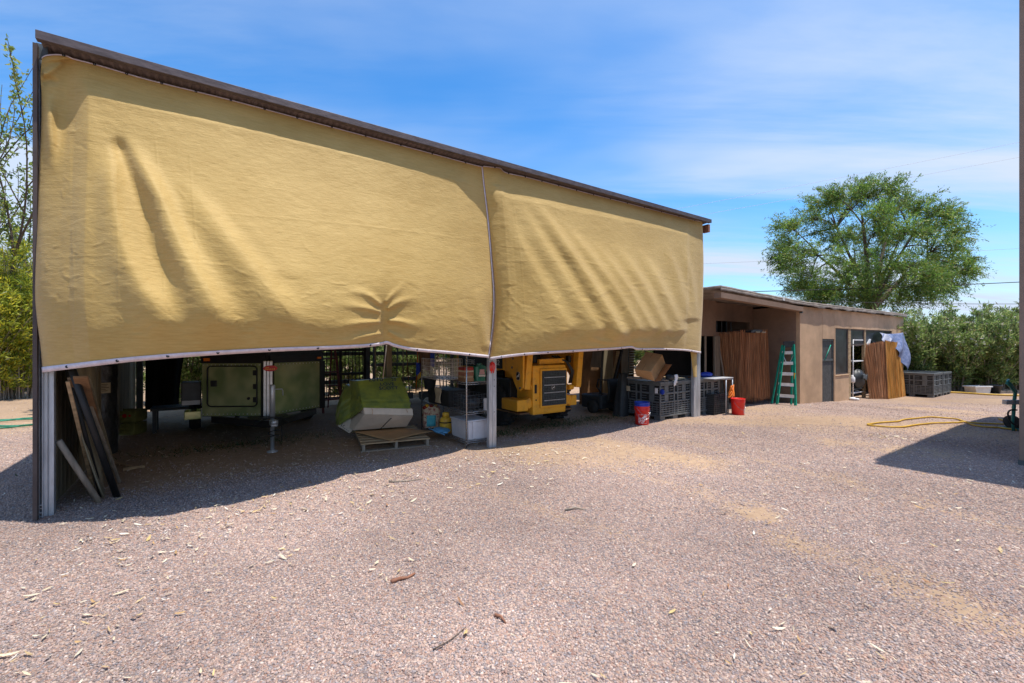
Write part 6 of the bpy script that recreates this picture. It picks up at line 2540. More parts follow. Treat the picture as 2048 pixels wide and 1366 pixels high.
# ------------------------------------------------------------------ reed screens
def reed_curtain(parent, name, top, bot, per_m, m, seed, jag=.06):
    """Reeds strung side by side between two edges given as lists of points."""
    rg = random.Random(seed)
    T = [Vector(p) for p in top]
    B = [Vector(p) for p in bot]
    L = sum((b - a).length for a, b in zip(T, T[1:]))
    n = int(max(L, sum((b - a).length for a, b in zip(B, B[1:]))) * per_m)
    def at(lst, k):
        x = k * (len(lst) - 1)
        i = min(len(lst) - 2, int(x))
        return lst[i].lerp(lst[i + 1], x - i)
    V, Fq, K = [], [], []
    pal = ((.58, .27, .125), (.52, .235, .105), (.44, .19, .085), (.62, .33, .17), (.55, .27, .14))
    if m == 'sunlit_gold':
        pal = ((.80, .44, .12), (.70, .36, .09), (.84, .50, .17), (.62, .30, .08))  # brighter palette paints in the sunlight on the sunward panel
    for i in range(n):
        k = (i + rg.random() * .9) / n
        a, b = at(T, min(k, 1)), at(B, min(k, 1))
        d = (b - a).normalized()
        a = a - d * rg.uniform(-jag * .3, jag)
        b = b + d * rg.uniform(-jag, jag * 1.3)
        w = (at(T, min(1, k + .02)) - at(T, max(0, k - .02))).normalized()
        nrm = w.cross(d).normalized()
        r = rg.uniform(.003, .0055)
        off = nrm * rg.uniform(-.012, .012)
        mid = (a + b) / 2 + nrm * rg.uniform(-.01, .01) + w * rg.uniform(-.008, .008)
        c = Vector(rg.choice(pal)) * rg.uniform(.92, 1.08)
        base = len(V)
        for p in (a, a.lerp(mid, .25), a.lerp(mid, .5), a.lerp(mid, .75), mid, mid.lerp(b, .25), mid.lerp(b, .5), mid.lerp(b, .75), b):
            tone = rg.uniform(.45, 1.5)
            for q in range(3):
                an = q * 2 * PI / 3
                V.append(p + off + (w * math.cos(an) + nrm * math.sin(an)) * r)
                K.append(c * tone)
        for s_ in range(8):
            for q in range(3):
                Fq.append((base + s_ * 3 + q, base + s_ * 3 + (q + 1) % 3, base + s_ * 3 + 3 + (q + 1) % 3, base + s_ * 3 + 3 + q))
    return mesh_np(name, np.array(V), np.array(Fq), 'dry_leaf', parent, np.array(K))


r1 = thing('reed_screen', 'reddish reed screen wrapped round shelving in the alcove', 'reed screen', S(12.6, .0), 0)
o1 = r1.location
reed_curtain(r1, 'side_panel', [PX(1434, 669, 12.35) - o1, PX(1480, 665, 11.85) - o1], [PX(1452, 797, 12.2) - o1, PX(1479, 796, 11.8) - o1], 280, 'red', 3)
reed_curtain(r1, 'front_panel', [PX(1480, 664, 11.83) - o1, PX(1509, 664, 11.95) - o1, PX(1535, 662, 12.2) - o1], [PX(1479, 797, 11.78) - o1, PX(1511, 799, 11.92) - o1, PX(1540, 792, 12.15) - o1], 280, 'red', 4)
# its supporting shelf legs and the tote lid on top
sh1 = thing('shelf_frame', 'wooden shelf frame hidden inside the near reed screen', 'shelving', S(12.97, .46), ROT)
mb = MB()
for x_, y_ in ((.05, .05), (.76, .0), (.05, .50), (.76, .50)):
    mb.span((x_ - .03, y_ - .03, 0), (x_ + .03, y_ + .03, 1.90))
mb.build('leg', 'wood_grey', sh1)
mb = MB()
for z_ in (.35, 1.1, 1.90):
    mb.span((.02, .04, z_), (.80, .52, z_ + .03))
mb.build('shelf', 'wood_grey', sh1)
slat = free_lean('bamboo_cane', 'thin pale slat leaning along the reed screen edge', 'slat', PX(1449, 760, 12.15), PX(1434, 670, 12.3), .035, .02, 'wood_grey')
tl = thing('tote_lid', 'black ridged plastic lid lying on top of the near reed screen', 'lid', PX(1500, 666, 12.2), ROT)
mb = MB()
mb.prism([(-.44, 0), (.44, 0), (.42, .045), (.30, .085), (-.30, .085), (-.42, .045)], -.25, .30, bev=.012)
mb.build('lid', 'black_plastic', tl)
for x_ in (-.16, .16):
    mb = MB()
    mb.box((x_ + .06, -.262, .018), (.20, .012, .028))
    mb.build('label_strip', 'label_paper', tl)

r2 = thing('reed_screen', 'reed screen with sunlight coloured into its side, leaning outwards from the far end of the outbuilding', 'reed screen', Gd(1770, 797), 0)
o2 = r2.location
yb = o2.y
reed_curtain(r2, 'front_panel', [PX(1724, 690, yb + .30) - o2, PX(1745, 688, yb + .25) - o2, PX(1771, 684, yb + .15) - o2], [PX(1739, 797, yb - .08) - o2, PX(1757, 798, yb - .12) - o2, PX(1776, 797, yb - .15) - o2], 280, 'red', 5)
reed_curtain(r2, 'side_panel', [PX(1770, 683, yb + .14) - o2, PX(1788, 687, yb + .45) - o2, PX(1800, 686, yb + .95) - o2], [PX(1776, 798, yb - .16) - o2, PX(1795, 796, yb + .2) - o2, PX(1811, 795, yb + .6) - o2], 280, 'sunlit_gold', 6)
# rack with household odds and ends beside it
rk2 = thing('metal_rack', 'white metal rack with dark shelves under the far windows', 'rack', Gd(1706, 799), ROT)
mb = MB()
RH = 1.95
for x_ in (0, .95):
    for y_ in (0, .42):
        mb.tube([(x_, y_, 0), (x_, y_, RH)], .018, 8)
mb.build('upright', 'white_paint', rk2)
for z_ in (.18, .30, 1.22, 1.92):
    mb = MB()
    mb.span((0, -.012, z_), (.95, .43, z_ + .035), bev=.004)
    mb.build('shelf', 'white_paint' if z_ != .30 else 'dark_steel', rk2)
bgx = thing('black_bag', 'black bag slumped on the lower shelf of the white rack', 'bag', rk2.location + Vector((.42 * UX, .42 * UY, .34)), ROT)
mb = MB()
mb.grid(crumple(.62, .36, .62, 21.), 26, 16)
mb.build('bag', 'black_plastic', bgx)
mb = MB()
mb.grid(lambda a, b: Vector((-.2 + .36 * a, -.205 - .02 * math.sin(a * 3), .30 + .16 * b + .03 * math.sin(a * 7))), 8, 5, thick=.01)
mb.build('grey_patch', 'dark_steel', bgx)
wj = thing('white_jug', 'white plastic jug hanging on the rack upright', 'jug', rk2.location + Vector((-.06, -.05, .55)), 0)
mb = MB()
mb.lathe([(.06, 0), (.075, .02), (.075, .16), (.03, .21), (.03, .24), (0, .245)], seg=18)
mb.build('jug', 'ink_white', wj)
for k, (dx_3, sz) in enumerate(((.12, .10), (.55, .07))):
    wc_ = thing('white_litter', ('crumpled white paper on the gravel under the white rack', 'white scrap lying before the white rack')[k], 'litter', Gd(1706 + 8 * k, 801), 0)
    mb = MB()
    mb.grid(crumple(sz * 2, sz * 1.4, sz, 31. + k), 14, 8)
    mb.build('paper', 'ink_white', wc_)
# grey moulded cover on top of the rack and reed screen
cvr = thing('grey_cover', 'grey moulded plastic cover tilted on top of the far reed screen', 'cover', PX(1732, 690, yb + .5), ROT)
oc_ = cvr.location
mb = MB()
def cv(a, b):
    A, B_, C_ = PX(1731, 690, yb + .35) - oc_, PX(1745, 677, yb + .4) - oc_, PX(1778, 680, yb + .7) - oc_
    p = A.lerp(B_, a * 3) if a < .333 else B_.lerp(C_, (a - .333) / .667)
    return p + Vector((NX, NY, 0)) * (.55 * b) + Vector((0, 0, -.02 * (2 * b - 1) ** 2))
mb.grid(cv, 18, 6, thick=.05)
mb.build('cover', 'grey_plastic', cvr)
MB().box((PX(1762, 684, yb + .42) - oc_), (.32, .03, .09)).build('dark_lip', 'black_plastic', cvr)
# pale blue tarp over the end of the wall
tp_ = thing('blue_tarp', 'pale blue and white tarp draped from the wall end over the far reed screen', 'tarp', PX(1785, 664, yb + 1.0), 0)
ot = tp_.location
def tarp_pt(a, b):
    top = [PX(*q) - ot for q in ((1759, 665, yb + .95), (1775, 668, yb + .8), (1795, 667, yb + 1.0), (1807, 665, yb + 1.2))]
    bot = [PX(*q) - ot for q in ((1770, 684, yb + .55), (1786, 690, yb + .45), (1802, 720, yb + .62), (1816, 748, yb + 1.0))]
    def at(lst, x):
        x *= 3
        i = min(2, int(x))
        return lst[i].lerp(lst[i + 1], x - i)
    p = at(top, a).lerp(at(bot, a), b)
    return p + Vector((.02, -.05, 0)) * math.sin(a * 17 + b * 6) * (.3 + b) + Vector((0, -.25, 0)) * math.sin(b * PI) * .5 * a
mb = MB()
mb.grid(tarp_pt, 50, 30, thick=.004)
mb.build('tarp', 'tarp_blue', tp_)
mb = MB()
mb.grid(lambda a, b: PX(1806 + 12 * b * a + 3 * a, 672 + 38 * b, yb + 1.15 + .3 * a) - ot + Vector((0, .02 * math.sin(a * 8), 0)), 8, 8, thick=.004)
mb.build('torn_flap', 'cart_green', tp_)

# ------------------------------------------------------------------ tall building corner on the right
rc = Gd(2038, 930)
RB = thing('stucco_building', 'tall tan stucco building whose corner rises at the right edge', 'building', (rc.x, rc.y, 0), ROT)
mb = MB()
mb.span((0, -7.0, -.2), (8, 0, 6.28), bev=.012)
mb.build('wall', 'corner_stucco', RB)
mb = MB()
mb.span((-.20, -7.2, 6.281), (8.2, -.09, 6.42), bev=.01)
mb.build('roof', 'fascia', RB)
mb = MB()
mb.span((-.012, -7.0, -.1), (0, 0.01, .07))
mb.build('footing', 'dark_steel', RB)

# hand truck, hoses, planters
ht = thing('hand_truck', 'green hand truck with looped handle standing by the building corner', 'hand truck', Gd(2026, 861), 0)
oh = ht.location
yh = oh.y
mb = MB()
for dx4, dy4 in ((0, 0), (.30, .25)):
    q = Vector((dx4, dy4, 0))
    mb.tube([PX(2027, 862, yh) - oh + q, PX(2025, 845, yh) - oh + q, PX(2028, 800, yh) - oh + q, PX(2030, 785, yh) - oh + q, PX(2021, 773, yh - .08) - oh + q, PX(2014, 766, yh - .16) - oh + q], .022, 10)
a_ = PX(2014, 766, yh - .16) - oh
mb.tube([a_, a_ + Vector((.02, .0, .03)), a_ + Vector((.16, .12, .045)), a_ + Vector((.28, .24, .03)), a_ + Vector((.30, .25, 0))], .022, 10)
mb.build('frame', 'cart_green', ht)
mb = MB()
mb.span((-.14, -.02, PX(0, 809, yh).z - oh.z), (.22, .06, PX(0, 800, yh).z - oh.z), bev=.004)
mb.build('bracket', 'galvanised', ht)
mb = MB()
mb.span((.05, .0, .01), (.40, .3, .03))
mb.build('toe_plate', 'cart_green', ht)
for sx in (.02, .40):
    mb = MB()
    mb.lathe([(.0, -.03), (.06, -.03), (.115, -.03), (.12, 0), (.115, .03), (.06, .03), (0, .03)], (.18 + sx * .5, .16 + sx * .5, .12), 20, (.77, .64, 0))
    mb.build('wheel', 'rubber', ht)

def hose(name, label, pxs, r, m, cat='hose', lift=.0):
    P = smooth_pts(pxs, len(pxs) * 5)
    pts = []
    for x, y in P:
        g = Gd(x, y)
        pts.append(Vector((g.x, g.y, g.z + r + lift + .006)))
    o0 = pts[0].copy()
    mb = MB()
    mb.tube([p - o0 for p in pts], r, 8)
    o = mb.build(name, m)
    o.location = o0
    return tag(o, label, cat)


z8 = lambda L: [(1720 + .17568 * x, 740 + .17568 * y) for x, y in L]
hose('yellow_hose', 'yellow hose looped across the gravel towards the hand truck', z8([(1710, 630), (1600, 627), (1500, 623), (1350, 616), (1210, 599), (1100, 570), (950, 557), (780, 549), (600, 562), (480, 576), (430, 592), (300, 601), (160, 612), (85, 626), (150, 641), (300, 655), (450, 655), (600, 640), (800, 615), (950, 608), (1100, 604), (1200, 600), (1280, 630), (1400, 652), (1600, 663), (1780, 690)]), .016, 'hose_yellow')
hose('yellow_hose_end', 'short loose end of yellow hose by the hand truck', z8([(1580, 572), (1630, 585), (1695, 610)]), .016, 'hose_yellow')
hose('far_hose', 'straw-coloured hose lying along the foot of the far hedge', [(1893, 786), (1920, 787), (1950, 789), (1985, 791), (2012, 792), (2040, 793)], .03, 'hose_yellow')
bh = thing('black_hose', 'black hose loop hanging on the green hand truck', 'hose', oh, 0)
mb = MB()
mb.tube([Vector(PX(x, y, yh - .02)) - oh for x, y in smooth_pts([(2034, 820), (2022, 820), (2016, 826), (2018, 838), (2025, 847), (2034, 850)], 24)], .014, 8)
mb.build('loop', 'hose_black', bh)
hg = thing('green_hose', 'coiled green garden hose lying on bare soil left of the shed', 'hose', Gd(20, 848), 0)
mb = MB()
for q in range(4):
    mb.tube([(-.10 + .10 * q + (.72 + .10 * math.sin(q * 2)) * math.cos(a), (.50 + .12 * math.cos(q * 3)) * math.sin(a) + .08 * math.sin(q * 1.7), .015 + .010 * q + .008 * math.sin(3 * a + q)) for a in np.linspace(0, 2 * PI, 36)], .011, 7)
mb.build('coil', 'hose_green', hg)
pl = thing('white_planter', 'whitish rectangular tub planter in front of the far hedge', 'planter', Gd(1955, 787), .15)
mb = MB()
mb.prism([(-.30, 0), (.30, 0), (.36, .26), (-.36, .26)], -.18, .18, bev=.012)
mb.build('tub', 'white_card', pl)
mb = MB()
for a, b in (((-.385, -.21), (.385, -.17)), ((-.385, .17), (.385, .21)), ((-.385, -.169), (-.345, .169)), ((.345, -.169), (.385, .169))):
    mb.span((a[0], a[1], .25), (b[0], b[1], .29), bev=.006)
mb.build('rim', 'white_paint', pl)
mb = MB()
mb.span((-.33, -.16, .262), (.33, .16, .27))
mb.build('soil', 'rust_board', pl)
bp_ = thing('black_pot', 'black plastic plant pot beside the white tub planter', 'pot', Gd(1989, 786), 0)
mb = MB()
mb.lathe([(.14, 0), (.20, .26), (.215, .26), (.215, .31), (.19, .31), (.18, .25), (0, .24)], seg=24)
mb.build('pot', 'black_plastic', bp_)
for k in range(2):
    sl_ = thing('edging_timber', ('grey edging timber behind the black pot', 'second edging timber stacked under the hedge')[k], 'timber', Gd(2016, 786 - 4 * k), .1)
    mb = MB()
    mb.span((-.5, -.06, .0), (.6, .06, .09), bev=.01)
    mb.build('timber', 'wood_grey', sl_)

# ------------------------------------------------------------------ overhead cables
for k, (x0_, y0_, x1_, y1_, yy0, yy1, r_, lb) in enumerate(((1300, 587, 2200, 556, 24, 24, .022, 'thick dark cable crossing in front of the big tree'), (1560, 599, 2200, 606, 22, 22, .012, 'thin dark cable just above the outbuilding roof'), (1330, 530, 2200, 487, 34, 34, .010, 'thin grey cable crossing the middle of the tree crown'), (1300, 428, 2200, 252, 60, 60, .016, 'faint upper wire running up to the right across the sky'), (1300, 448, 2200, 284, 60, 60, .016, 'faint lower wire of the pair running up to the right'))):
    a_, b_ = PX(x0_, y0_, yy0), PX(x1_, y1_, yy1)
    mb = MB()
    mb.tube([(a_.lerp(b_, q / 16) - a_) + Vector((0, 0, -.12 * 4 * (q / 16) * (1 - q / 16))) for q in range(17)], r_, 5)
    o = mb.build('overhead_cable', 'cable' if k < 2 else 'grey_plastic')
    o.location = a_
    tag(o, lb, 'cable', 'overhead cables')
# ------------------------------------------------------------------ plants
def leaf_quads(P, D, L, W, rg, pal, tones=None, fold_=.25):
    """Leaf blades: base points P, directions D, length L, width W; returns verts, quads, colours."""
    n = len(P)
    D = D / (np.linalg.norm(D, axis=1, keepdims=True) + 1e-9)
    up = rg.normal(0, 1, (n, 3))
    X = np.cross(D, up)
    X /= np.linalg.norm(X, axis=1, keepdims=True) + 1e-9
    Nn = np.cross(X, D)
    L, W = L[:, None], W[:, None]
    V = np.stack([P, P + D * L * .45 + X * W * .5 + Nn * W * fold_, P + D * L - Nn * L * .12, P + D * L * .45 - X * W * .5 + Nn * W * fold_], 1)
    ci = rg.integers(0, len(pal), n)
    col = pal[ci] * rg.uniform(.75, 1.2, (n, 1))
    if tones is not None:
        col = col * tones[:, None]
    Fq = np.arange(n * 4).reshape(n, 4)
    return V.reshape(-1, 3), Fq, np.repeat(col, 4, 0)


def stem_mesh(paths, m, parent, name='stem', seg=5):
    V, Fq = [], []
    for pts, r0, r1 in paths:
        pts = np.asarray(pts)
        n = len(pts)
        b0 = len(V)
        for i in range(n):
            d = pts[min(i + 1, n - 1)] - pts[max(i - 1, 0)]
            d = d / (np.linalg.norm(d) + 1e-9)
            x = np.cross(d, [0.3, .2, 1.0])
            x /= np.linalg.norm(x) + 1e-9
            y = np.cross(d, x)
            r = r0 + (r1 - r0) * i / (n - 1)
            for k in range(seg):
                a = k * 2 * PI / seg
                V.append(pts[i] + (x * math.cos(a) + y * math.sin(a)) * r)
        for i in range(n - 1):
            for k in range(seg):
                Fq.append((b0 + i * seg + k, b0 + i * seg + (k + 1) % seg, b0 + (i + 1) * seg + (k + 1) % seg, b0 + (i + 1) * seg + k))
    return mesh_np(name, np.array(V), np.array(Fq), m, parent, None, True)


OLE = np.array([3.4, 3.0, 2.0]) * np.array([(.060, .105, .038), (.045, .085, .032), (.085, .130, .050), (.110, .150, .075), (.050, .078, .036), (.14, .17, .10)])
OLE_DRY = np.array([(.25, .20, .11), (.32, .22, .11), (.20, .18, .10)])
BAM = np.array([2.1, 1.9, 1.5]) * np.array([(.30, .32, .035), (.22, .27, .035), (.14, .20, .03), (.38, .36, .05), (.09, .13, .025), (.20, .24, .04)])
MESQ = np.array([2.2, 2.2, 1.45]) * np.array([(.085, .150, .035), (.060, .115, .032), (.110, .180, .045), (.045, .085, .030), (.12, .165, .05), (.15, .15, .05)])


def make_shrub(name, label, seed, h, spread, n_stem, n_leaf, pal, Lr, Wr, cat='shrub', group=None, dry=.06, low=.12, stem_m='twig', flowers=0, droop=.25):
    rg = np.random.default_rng(seed)
    root = thing(name, label, cat, (0, 0, 0), 0, group)
    paths, ends = [], []
    for i in range(n_stem):
        a = rg.uniform(0, 2 * PI)
        r0, r1 = rg.uniform(0, .28) * spread, rg.uniform(.15, 1.0) ** .7 * spread
        hh = h * rg.uniform(.62, 1.02) * (1 - .25 * (r1 / spread) ** 2)
        k = np.linspace(0, 1, 7)
        bend = k ** 1.6
        x = np.cos(a) * (r0 + (r1 - r0) * bend) + rg.normal(0, .03, 7) * k
        y = np.sin(a) * (r0 + (r1 - r0) * bend) + rg.normal(0, .03, 7) * k
        z = hh * (k - droop * .3 * k ** 3 * (r1 / spread))
        pts = np.stack([x, y, z - .06], -1)
        paths.append((pts, .018 + .008 * rg.random(), .004))
        ends.append(pts)
    stem_mesh(paths, stem_m, root)
    # leaves gather in tufts along the stems
    n_t = n_leaf // 22
    P, D, T = [], [], []
    for i in range(n_t):
        pts = ends[rg.integers(0, n_stem)]
        q = low + (1 - low) * rg.random() ** .75
        x = q * 6
        j = min(5, int(x))
        c = pts[j] + (pts[j + 1] - pts[j]) * (x - j)
        out = c * np.array([1, 1, 0])
        out = out / (np.linalg.norm(out) + .1)
        c = c + out * rg.uniform(0, .30) * spread * .6 + rg.normal(0, .10, 3) * spread * .55
        c[2] = max(c[2], .08)
        ax = np.array([out[0] * .6, out[1] * .6, .9]) + rg.normal(0, .45, 3)
        m_ = 22
        P.append(c + rg.normal(0, .055, (m_, 3)))
        D.append(ax + rg.normal(0, .8, (m_, 3)))
        T.append(np.full(m_, rg.uniform(.72, 1.22)))
    P, D, T = np.concatenate(P), np.concatenate(D), np.concatenate(T)
    n = len(P)
    V, Fq, col = leaf_quads(P, D, rg.uniform(*Lr, n), rg.uniform(*Wr, n), rg, pal, T)
    dm = rg.random(n) < dry
    col = col.reshape(n, 4, 3)
    col[dm] = OLE_DRY[rg.integers(0, 3, dm.sum())][:, None]
    mesh_np('foliage', V, Fq, 'leaf', root, col.reshape(-1, 3))
    if flowers:
        top = P[(P[:, 2] > h * .45)]
        c = top[rg.integers(0, len(top), flowers)] + rg.normal(0, .08, (flowers, 3))
        P2 = np.repeat(c, 5, 0) + rg.normal(0, .012, (flowers * 5, 3))
        V, Fq, col = leaf_quads(P2, rg.normal(0, 1, (len(P2), 3)) + np.array([0, 0, .5]), rg.uniform(.035, .06, len(P2)), rg.uniform(.03, .045, len(P2)), rg, np.array([(.78, .76, .70), (.72, .66, .60)]))
        mesh_np('blossom', V, Fq, 'leaf', root, col)
    return root


def place(proto, used, loc, rz, sc, label=None):
    o = proto if not used else copy_tree(proto)
    o.location = loc
    o.rotation_euler = (0, 0, rz)
    o.scale = sc
    if label:
        o['label'] = label
    return o


# far hedge on the right
GH = 'oleanders of the far hedge'
ha = make_shrub('oleander_shrub', '', 41, 3.3, 1.25, 42, 11500, OLE, (.12, .20), (.028, .044), group=GH, flowers=130)
hb = make_shrub('oleander_shrub', '', 42, 3.0, 1.2, 38, 10500, OLE, (.12, .20), (.028, .044), group=GH, flowers=190, dry=.12)
far_spots = [(1722, 17.8, 0, 1.0, 'oleander showing just above the middle of the outbuilding roof'), (1775, 18.6, 1, 1.02, 'oleander behind the far right end of the outbuilding roof'), (1822, 17.6, 0, .98, 'oleander directly behind the two far bulk bins'),
             (1868, 18.6, 1, 1.06, 'oleander just right of the far bulk bins'), (1908, 17.4, 1, .98, 'oleander behind the left end of the white tub planter'), (1942, 18.4, 0, 1.03, 'oleander rising right behind the white tub planter'),
             (1978, 17.2, 0, 1.0, 'oleander behind the black plant pot'), (2010, 18.4, 1, 1.08, 'oleander behind the hand truck handle'), (2042, 17.2, 1, 1.02, 'oleander meeting the stucco building corner'), (2085, 18.0, 0, 1.0, 'oleander mostly hidden by the stucco building corner')]
ru = {0: False, 1: False}
for i, (px_, y_, w, sc, lb) in enumerate(far_spots):
    x_ = (px_ - CX) / F * y_
    place((ha, hb)[w], ru[w], (x_, y_, gz(x_, y_) - .02), i * 1.3, (sc * 1.0, sc, sc * (1.16 if i % 2 else 1.08)), lb)
    ru[w] = True
# hedge behind the open shed
hc_ = make_shrub('oleander_shrub', 'oleander in the sunlit hedge behind the open shed', 43, 3.2, 1.3, 34, 9000, OLE, (.12, .19), (.026, .042), group='oleanders behind the shed', low=.04)
us = False
for i in range(9):
    s_ = -.7 + i * 1.42
    t_ = 9.2 + .5 * math.sin(i * 2.3)
    place(hc_, us, S(s_, t_, -.02), i * 1.9, (1.0, 1.0, .92 + .12 * math.sin(i * 1.3)))
    us = True

# yellow-green shrubs left of the shed
GL = 'yellow-green shrubs left of the shed'
hl = make_shrub('bamboo_shrub', '', 51, 6.3, 1.6, 44, 19000, BAM, (.12, .22), (.022, .038), group=GL, dry=.05, low=.10)
for i, (px_, y_, sc, lb) in enumerate(((40, 13.4, 1.0, 'yellow-green bamboo-like shrub touching the shed corner'), (-35, 12.6, .95, 'yellow-green bamboo-like shrub cut by the left edge of the photo'), (62, 15.5, .92, 'yellow-green shrub just behind the one at the shed corner'), (-5, 16.0, 1.05, 'yellow-green shrub rising furthest back on the left'))):
    x_ = (px_ - CX) / F * y_
    place(hl, i > 0, (x_, y_, -.02), i * 2.1, (sc, sc, sc * (.86 if i != 3 else 1.0)), lb)


# ------------------------------------------------------------------ trees
def bez(p0, p1, p2, n):
    t = np.linspace(0, 1, n)[:, None]
    return (1 - t) ** 2 * p0 + 2 * t * (1 - t) * p1 + t ** 2 * p2


def make_mesquite():
    rg = np.random.default_rng(77)
    Y0 = 27.0
    base = np.array([(1742 - CX) / F * Y0, Y0, -.25])
    root = thing('mesquite_tree', 'broad feathery green tree rising behind the low outbuilding', 'tree', base.tolist())
    def W(px_, py_, dy):
        px_, py_ = 1748 + (px_ - 1748) * .88, 484 + (py_ - 484) * .90
        y = Y0 + dy
        return np.array([(px_ - CX) / F * y, y, H - (py_ - HY) / F * y]) - base
    fork = W(1742, 640, 0)
    lobes = [(1560, 455, 0, 34), (1585, 505, -2, 40), (1562, 535, 1, 30), (1610, 430, 2, 42), (1640, 395, 0, 34), (1605, 560, -1.5, 44), (1690, 405, 1, 36), (1735, 378, 0, 36), (1785, 372, -1, 36), (1755, 430, -3, 40),
             (1815, 395, 2, 36), (1850, 415, -1, 34), (1818, 462, -3, 36), (1870, 455, 1, 42), (1915, 430, 0, 24), (1935, 462, -1, 26), (1890, 500, -2, 42), (1940, 525, 1, 26), (1900, 545, 2, 40), (1690, 530, -3, 56), (1750, 510, 3, 56), (1790, 540, -3.5, 52),
             (1840, 530, 0, 50), (1660, 585, 1, 50), (1720, 585, -2, 50), (1780, 590, 2, 46), (1840, 580, -1, 44), (1625, 595, 2, 40), (1550, 490, 2, 28), (1880, 585, 0, 34), (1640, 604, 1, 40), (1690, 612, -2, 44), (1750, 610, 2, 44), (1815, 604, -2, 40), (1585, 582, 0, 34), (1720, 560, 0, 50), (1860, 560, -3, 40), (1905, 575, 1, 28), (1955, 545, 0, 18), (1545, 520, 0, 22), (1665, 385, -1, 24), (1700, 475, 2.5, 42), (1795, 470, 2.5, 42), (1745, 465, -1, 38), (1655, 475, 0, 36), (1760, 410, 2, 30), (1720, 362, 1, 22), (1880, 425, -2, 26)]
    paths = []
    limb_mid = {}
    trunk = bez(np.array([0, 0, 0.]), np.array([.3, .1, 1.2]), fork, 8)
    P, D, T = [], [], []
    main = []
    for a in range(8):
        tgt = W(*[(1600, 500, -1), (1650, 430, 1), (1720, 420, -2), (1790, 420, 2), (1850, 450, -1), (1890, 510, 1), (1700, 520, 2.5), (1790, 520, -2.5)][a])
        pts = bez(fork, (fork + tgt) / 2 + np.array([0, 0, .7]), tgt, 8)
        main.append(pts)
        paths.append((pts, .16, .05))
    for (px_, py_, dy, rp_) in lobes:
        c = W(px_, py_, dy)
        rad = rp_ * .80 / F * Y0
        best = min(main, key=lambda m_: np.min(np.linalg.norm(m_ - c, axis=1)))
        j = int(np.argmin(np.linalg.norm(best - c, axis=1) + .25 * np.arange(8)[::-1]))
        st_ = best[max(1, j - 1)]
        lp_ = bez(st_, (st_ + c) / 2 + np.array([0, 0, .35]), c, 6)
        paths.append((lp_, .055, .02))
        out = c - fork
        out[2] *= .5
        out = out / np.linalg.norm(out)
        n_tw = int(20 + rad * 18)
        for q in range(n_tw):
            d = rg.normal(0, 1, 3)
            d = d / np.linalg.norm(d) * rad * rg.random() ** .4
            d[2] *= .72
            tip = c + d
            paths.append((bez(c - out * rad * .3, c + d * .45 + np.array([0, 0, .15]), tip, 4), .014, .004))
            # a hanging spray of fine leaflets
            ns = rg.integers(2, 4)
            tone = rg.uniform(.50, 1.30)
            for s_ in range(ns):
                ln = rg.uniform(.5, 1.25)
                dirn = out * rg.uniform(.2, .9) + rg.normal(0, .35, 3) + np.array([0, 0, rg.uniform(-.75, .35)])
                dirn /= np.linalg.norm(dirn)
                k = rg.random(26)
                pos = tip + dirn * (k * ln)[:, None] + np.array([0, 0, -.28]) * (k ** 2 * ln)[:, None] + rg.normal(0, .05, (26, 3))
                P.append(pos)
                D.append(rg.normal(0, .6, (26, 3)) + dirn + np.array([0, 0, -.2]))
                T.append(np.full(26, tone * rg.uniform(.85, 1.15)))
    stem_mesh([(trunk, .30, .20)], 'bark', root, 'trunk', 9)
    stem_mesh(paths, 'bark', root, 'limbs', 4)
    P, D, T = np.concatenate(P), np.concatenate(D), np.concatenate(T)
    n = len(P)
    V, Fq, col = leaf_quads(P, D, rg.uniform(.11, .22, n), rg.uniform(.025, .050, n), rg, MESQ, T)
    mesh_np('crown', V, Fq, 'leaf', root, col)
    print('mesquite leaves', n)


make_mesquite()


def twig_tree(name, label, base, H_, seed, spread, n_main, leaf_n, pal, Lr, Wr, stem_m, r0=.05, cat='tree', group=None, depth=3, lean=(0, 0), up=.75):
    rg = np.random.default_rng(seed)
    root = thing(name, label, cat, base, 0, group)
    paths, tips = [], []
    def grow(p, d, L, r, lv):
        d = d / np.linalg.norm(d)
        e = p + d * L + np.array([lean[0], lean[1], 0]) * L * .2
        mid = (p + e) / 2 + rg.normal(0, .06, 3) * L
        pts = bez(p, mid, e, 5)
        paths.append((pts, r, r * .55))
        if lv == 0:
            tips.append(pts)
            return
        if lv <= 1:
            tips.append(pts)
        for _ in range(rg.integers(2, 4) + (lv == depth) * 1):
            q = pts[rg.integers(2, 5)]
            nd = d + rg.normal(0, spread, 3) + np.array([0, 0, up * .25])
            grow(q, nd, L * rg.uniform(.5, .8), r * .55, lv - 1)
    for i in range(n_main):
        grow(np.zeros(3), np.array([rg.normal(0, .28) + lean[0], rg.normal(0, .28) + lean[1], 1.0]), H_ * .42, r0, depth)
    stem_mesh(paths, stem_m, root, 'branches', 5)
    if leaf_n:
        P, D = [], []
        for _ in range(leaf_n):
            pts = tips[rg.integers(0, len(tips))]
            q = rg.random() * 3.99
            j = int(q)
            P.append(pts[j] + (pts[j + 1] - pts[j]) * (q - j) + rg.normal(0, .05, 3))
            D.append(rg.normal(0, 1, 3) + np.array([0, 0, -.2]))
        n = len(P)
        V, Fq, col = leaf_quads(np.array(P), np.array(D), rg.uniform(*Lr, n), rg.uniform(*Wr, n), rg, pal)
        mesh_np('foliage', V, Fq, 'leaf', root, col)
    return root


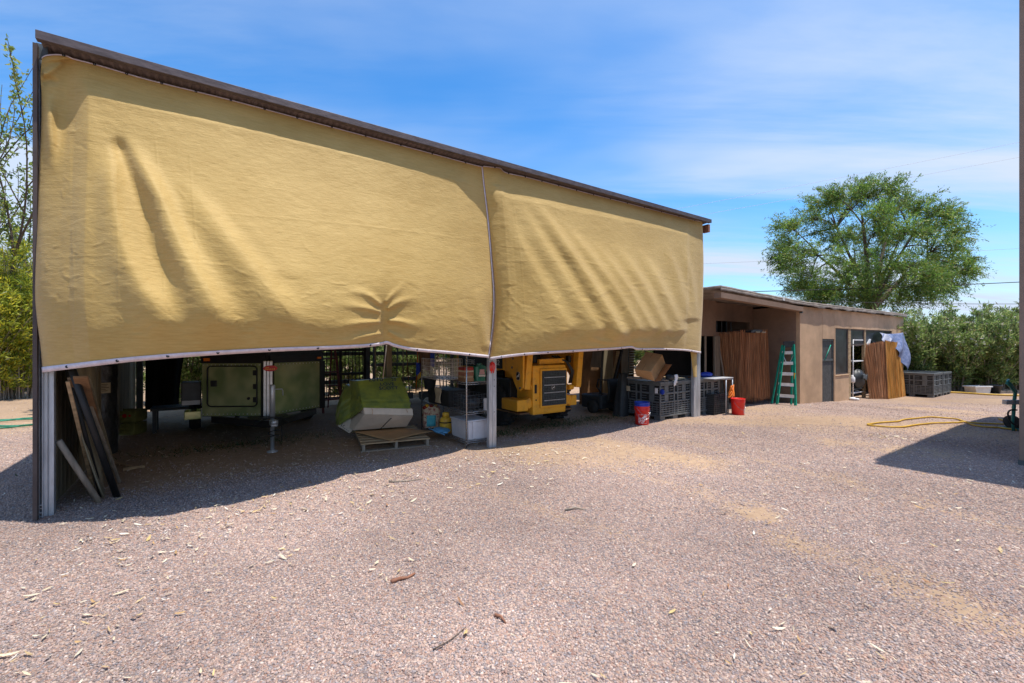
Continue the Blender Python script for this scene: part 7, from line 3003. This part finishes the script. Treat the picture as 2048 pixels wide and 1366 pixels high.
x_ = (1535 - CX) / F * 26
twig_tree('bare_tree', 'sparse pale leafless tree between the shed and the big green tree', (x_, 26, -.2), 5.3, 5, .42, 4, 300, MESQ, (.06, .12), (.02, .03), 'twig', .05)
x_ = (1583 - CX) / F * 23.5
make = make_shrub('green_shrub', 'bright green shrub top peeping over the outbuilding roof beside the big tree', 61, 4.7, .75, 20, 4200, np.array([(.14, .25, .03), (.10, .19, .03), (.18, .28, .05)]), (.10, .18), (.03, .05))
make.location = (x_, 23.5, -.2)
x_ = (20 - CX) / F * 12.0
twig_tree('slender_tree', 'tall thin-branched tree with sparse small leaves at the left edge', ((-60 - CX) / F * 12.0, 12.0, 0), 10.2, 9, .34, 5, 3600, np.array([(.26, .34, .07), (.17, .26, .06), (.36, .38, .09)]), (.09, .16), (.045, .07), 'bark', .06, lean=(.10, 0))
twig_tree('leaning_tree', 'bare-limbed young tree leaning right beside the shed corner', ((-30 - CX) / F * 14.5, 14.5, 0), 7.6, 12, .30, 4, 8000, np.array([(.26, .34, .07), (.17, .26, .06), (.36, .38, .09)]), (.09, .16), (.045, .07), 'bark', .05, lean=(.22, 0))

# distant ground cover and far trees that close the horizon
rgx = np.random.default_rng(3)
ft = make_shrub('distant_tree', 'dark green distant tree on the horizon', 71, 5.5, 3.2, 30, 5200, OLE, (.35, .6), (.12, .2), group='distant trees on the horizon', cat='tree')
first = True
for i in range(34):
    a = R(-62 + 124 * i / 33)
    d = 46 + 10 * math.sin(i * 3.7)
    place(ft, not first, (math.sin(a) * d, math.cos(a) * d, -.3), i * 1.7, (1.0 + .3 * math.sin(i * 5.1), 1.0, .75 + .18 * math.sin(i * 2.9)))
    first = False

# small weeds in the damp shade of the shed floor
def make_weeds():
    rg = np.random.default_rng(8)
    P, D = [], []
    for s0, t0, ws_, wt, n in ((6.9, .9, 1.0, .35, 900), (5.6, .75, .35, .3, 260), (1.6, 2.4, 1.2, .35, 700), (8.2, 1.0, .5, .3, 300)):
        for _ in range(n):
            p = S(s0 + rg.normal(0, ws_ * .6), t0 + rg.normal(0, wt * .6))
            P.append((p.x, p.y, gh(p)))
            D.append((rg.normal(0, .7), rg.normal(0, .7), .7))
    n = len(P)
    V, Fq, col = leaf_quads(np.array(P), np.array(D), rg.uniform(.03, .08, n), rg.uniform(.006, .014, n), rg, np.array([(.07, .11, .03), (.10, .13, .04), (.05, .08, .025)]))
    o = mesh_np('low_weeds', V, Fq, 'leaf', None, col)
    tag(o, 'low green weeds growing on the shaded shed floor', 'weeds', kind='stuff')
make_weeds()
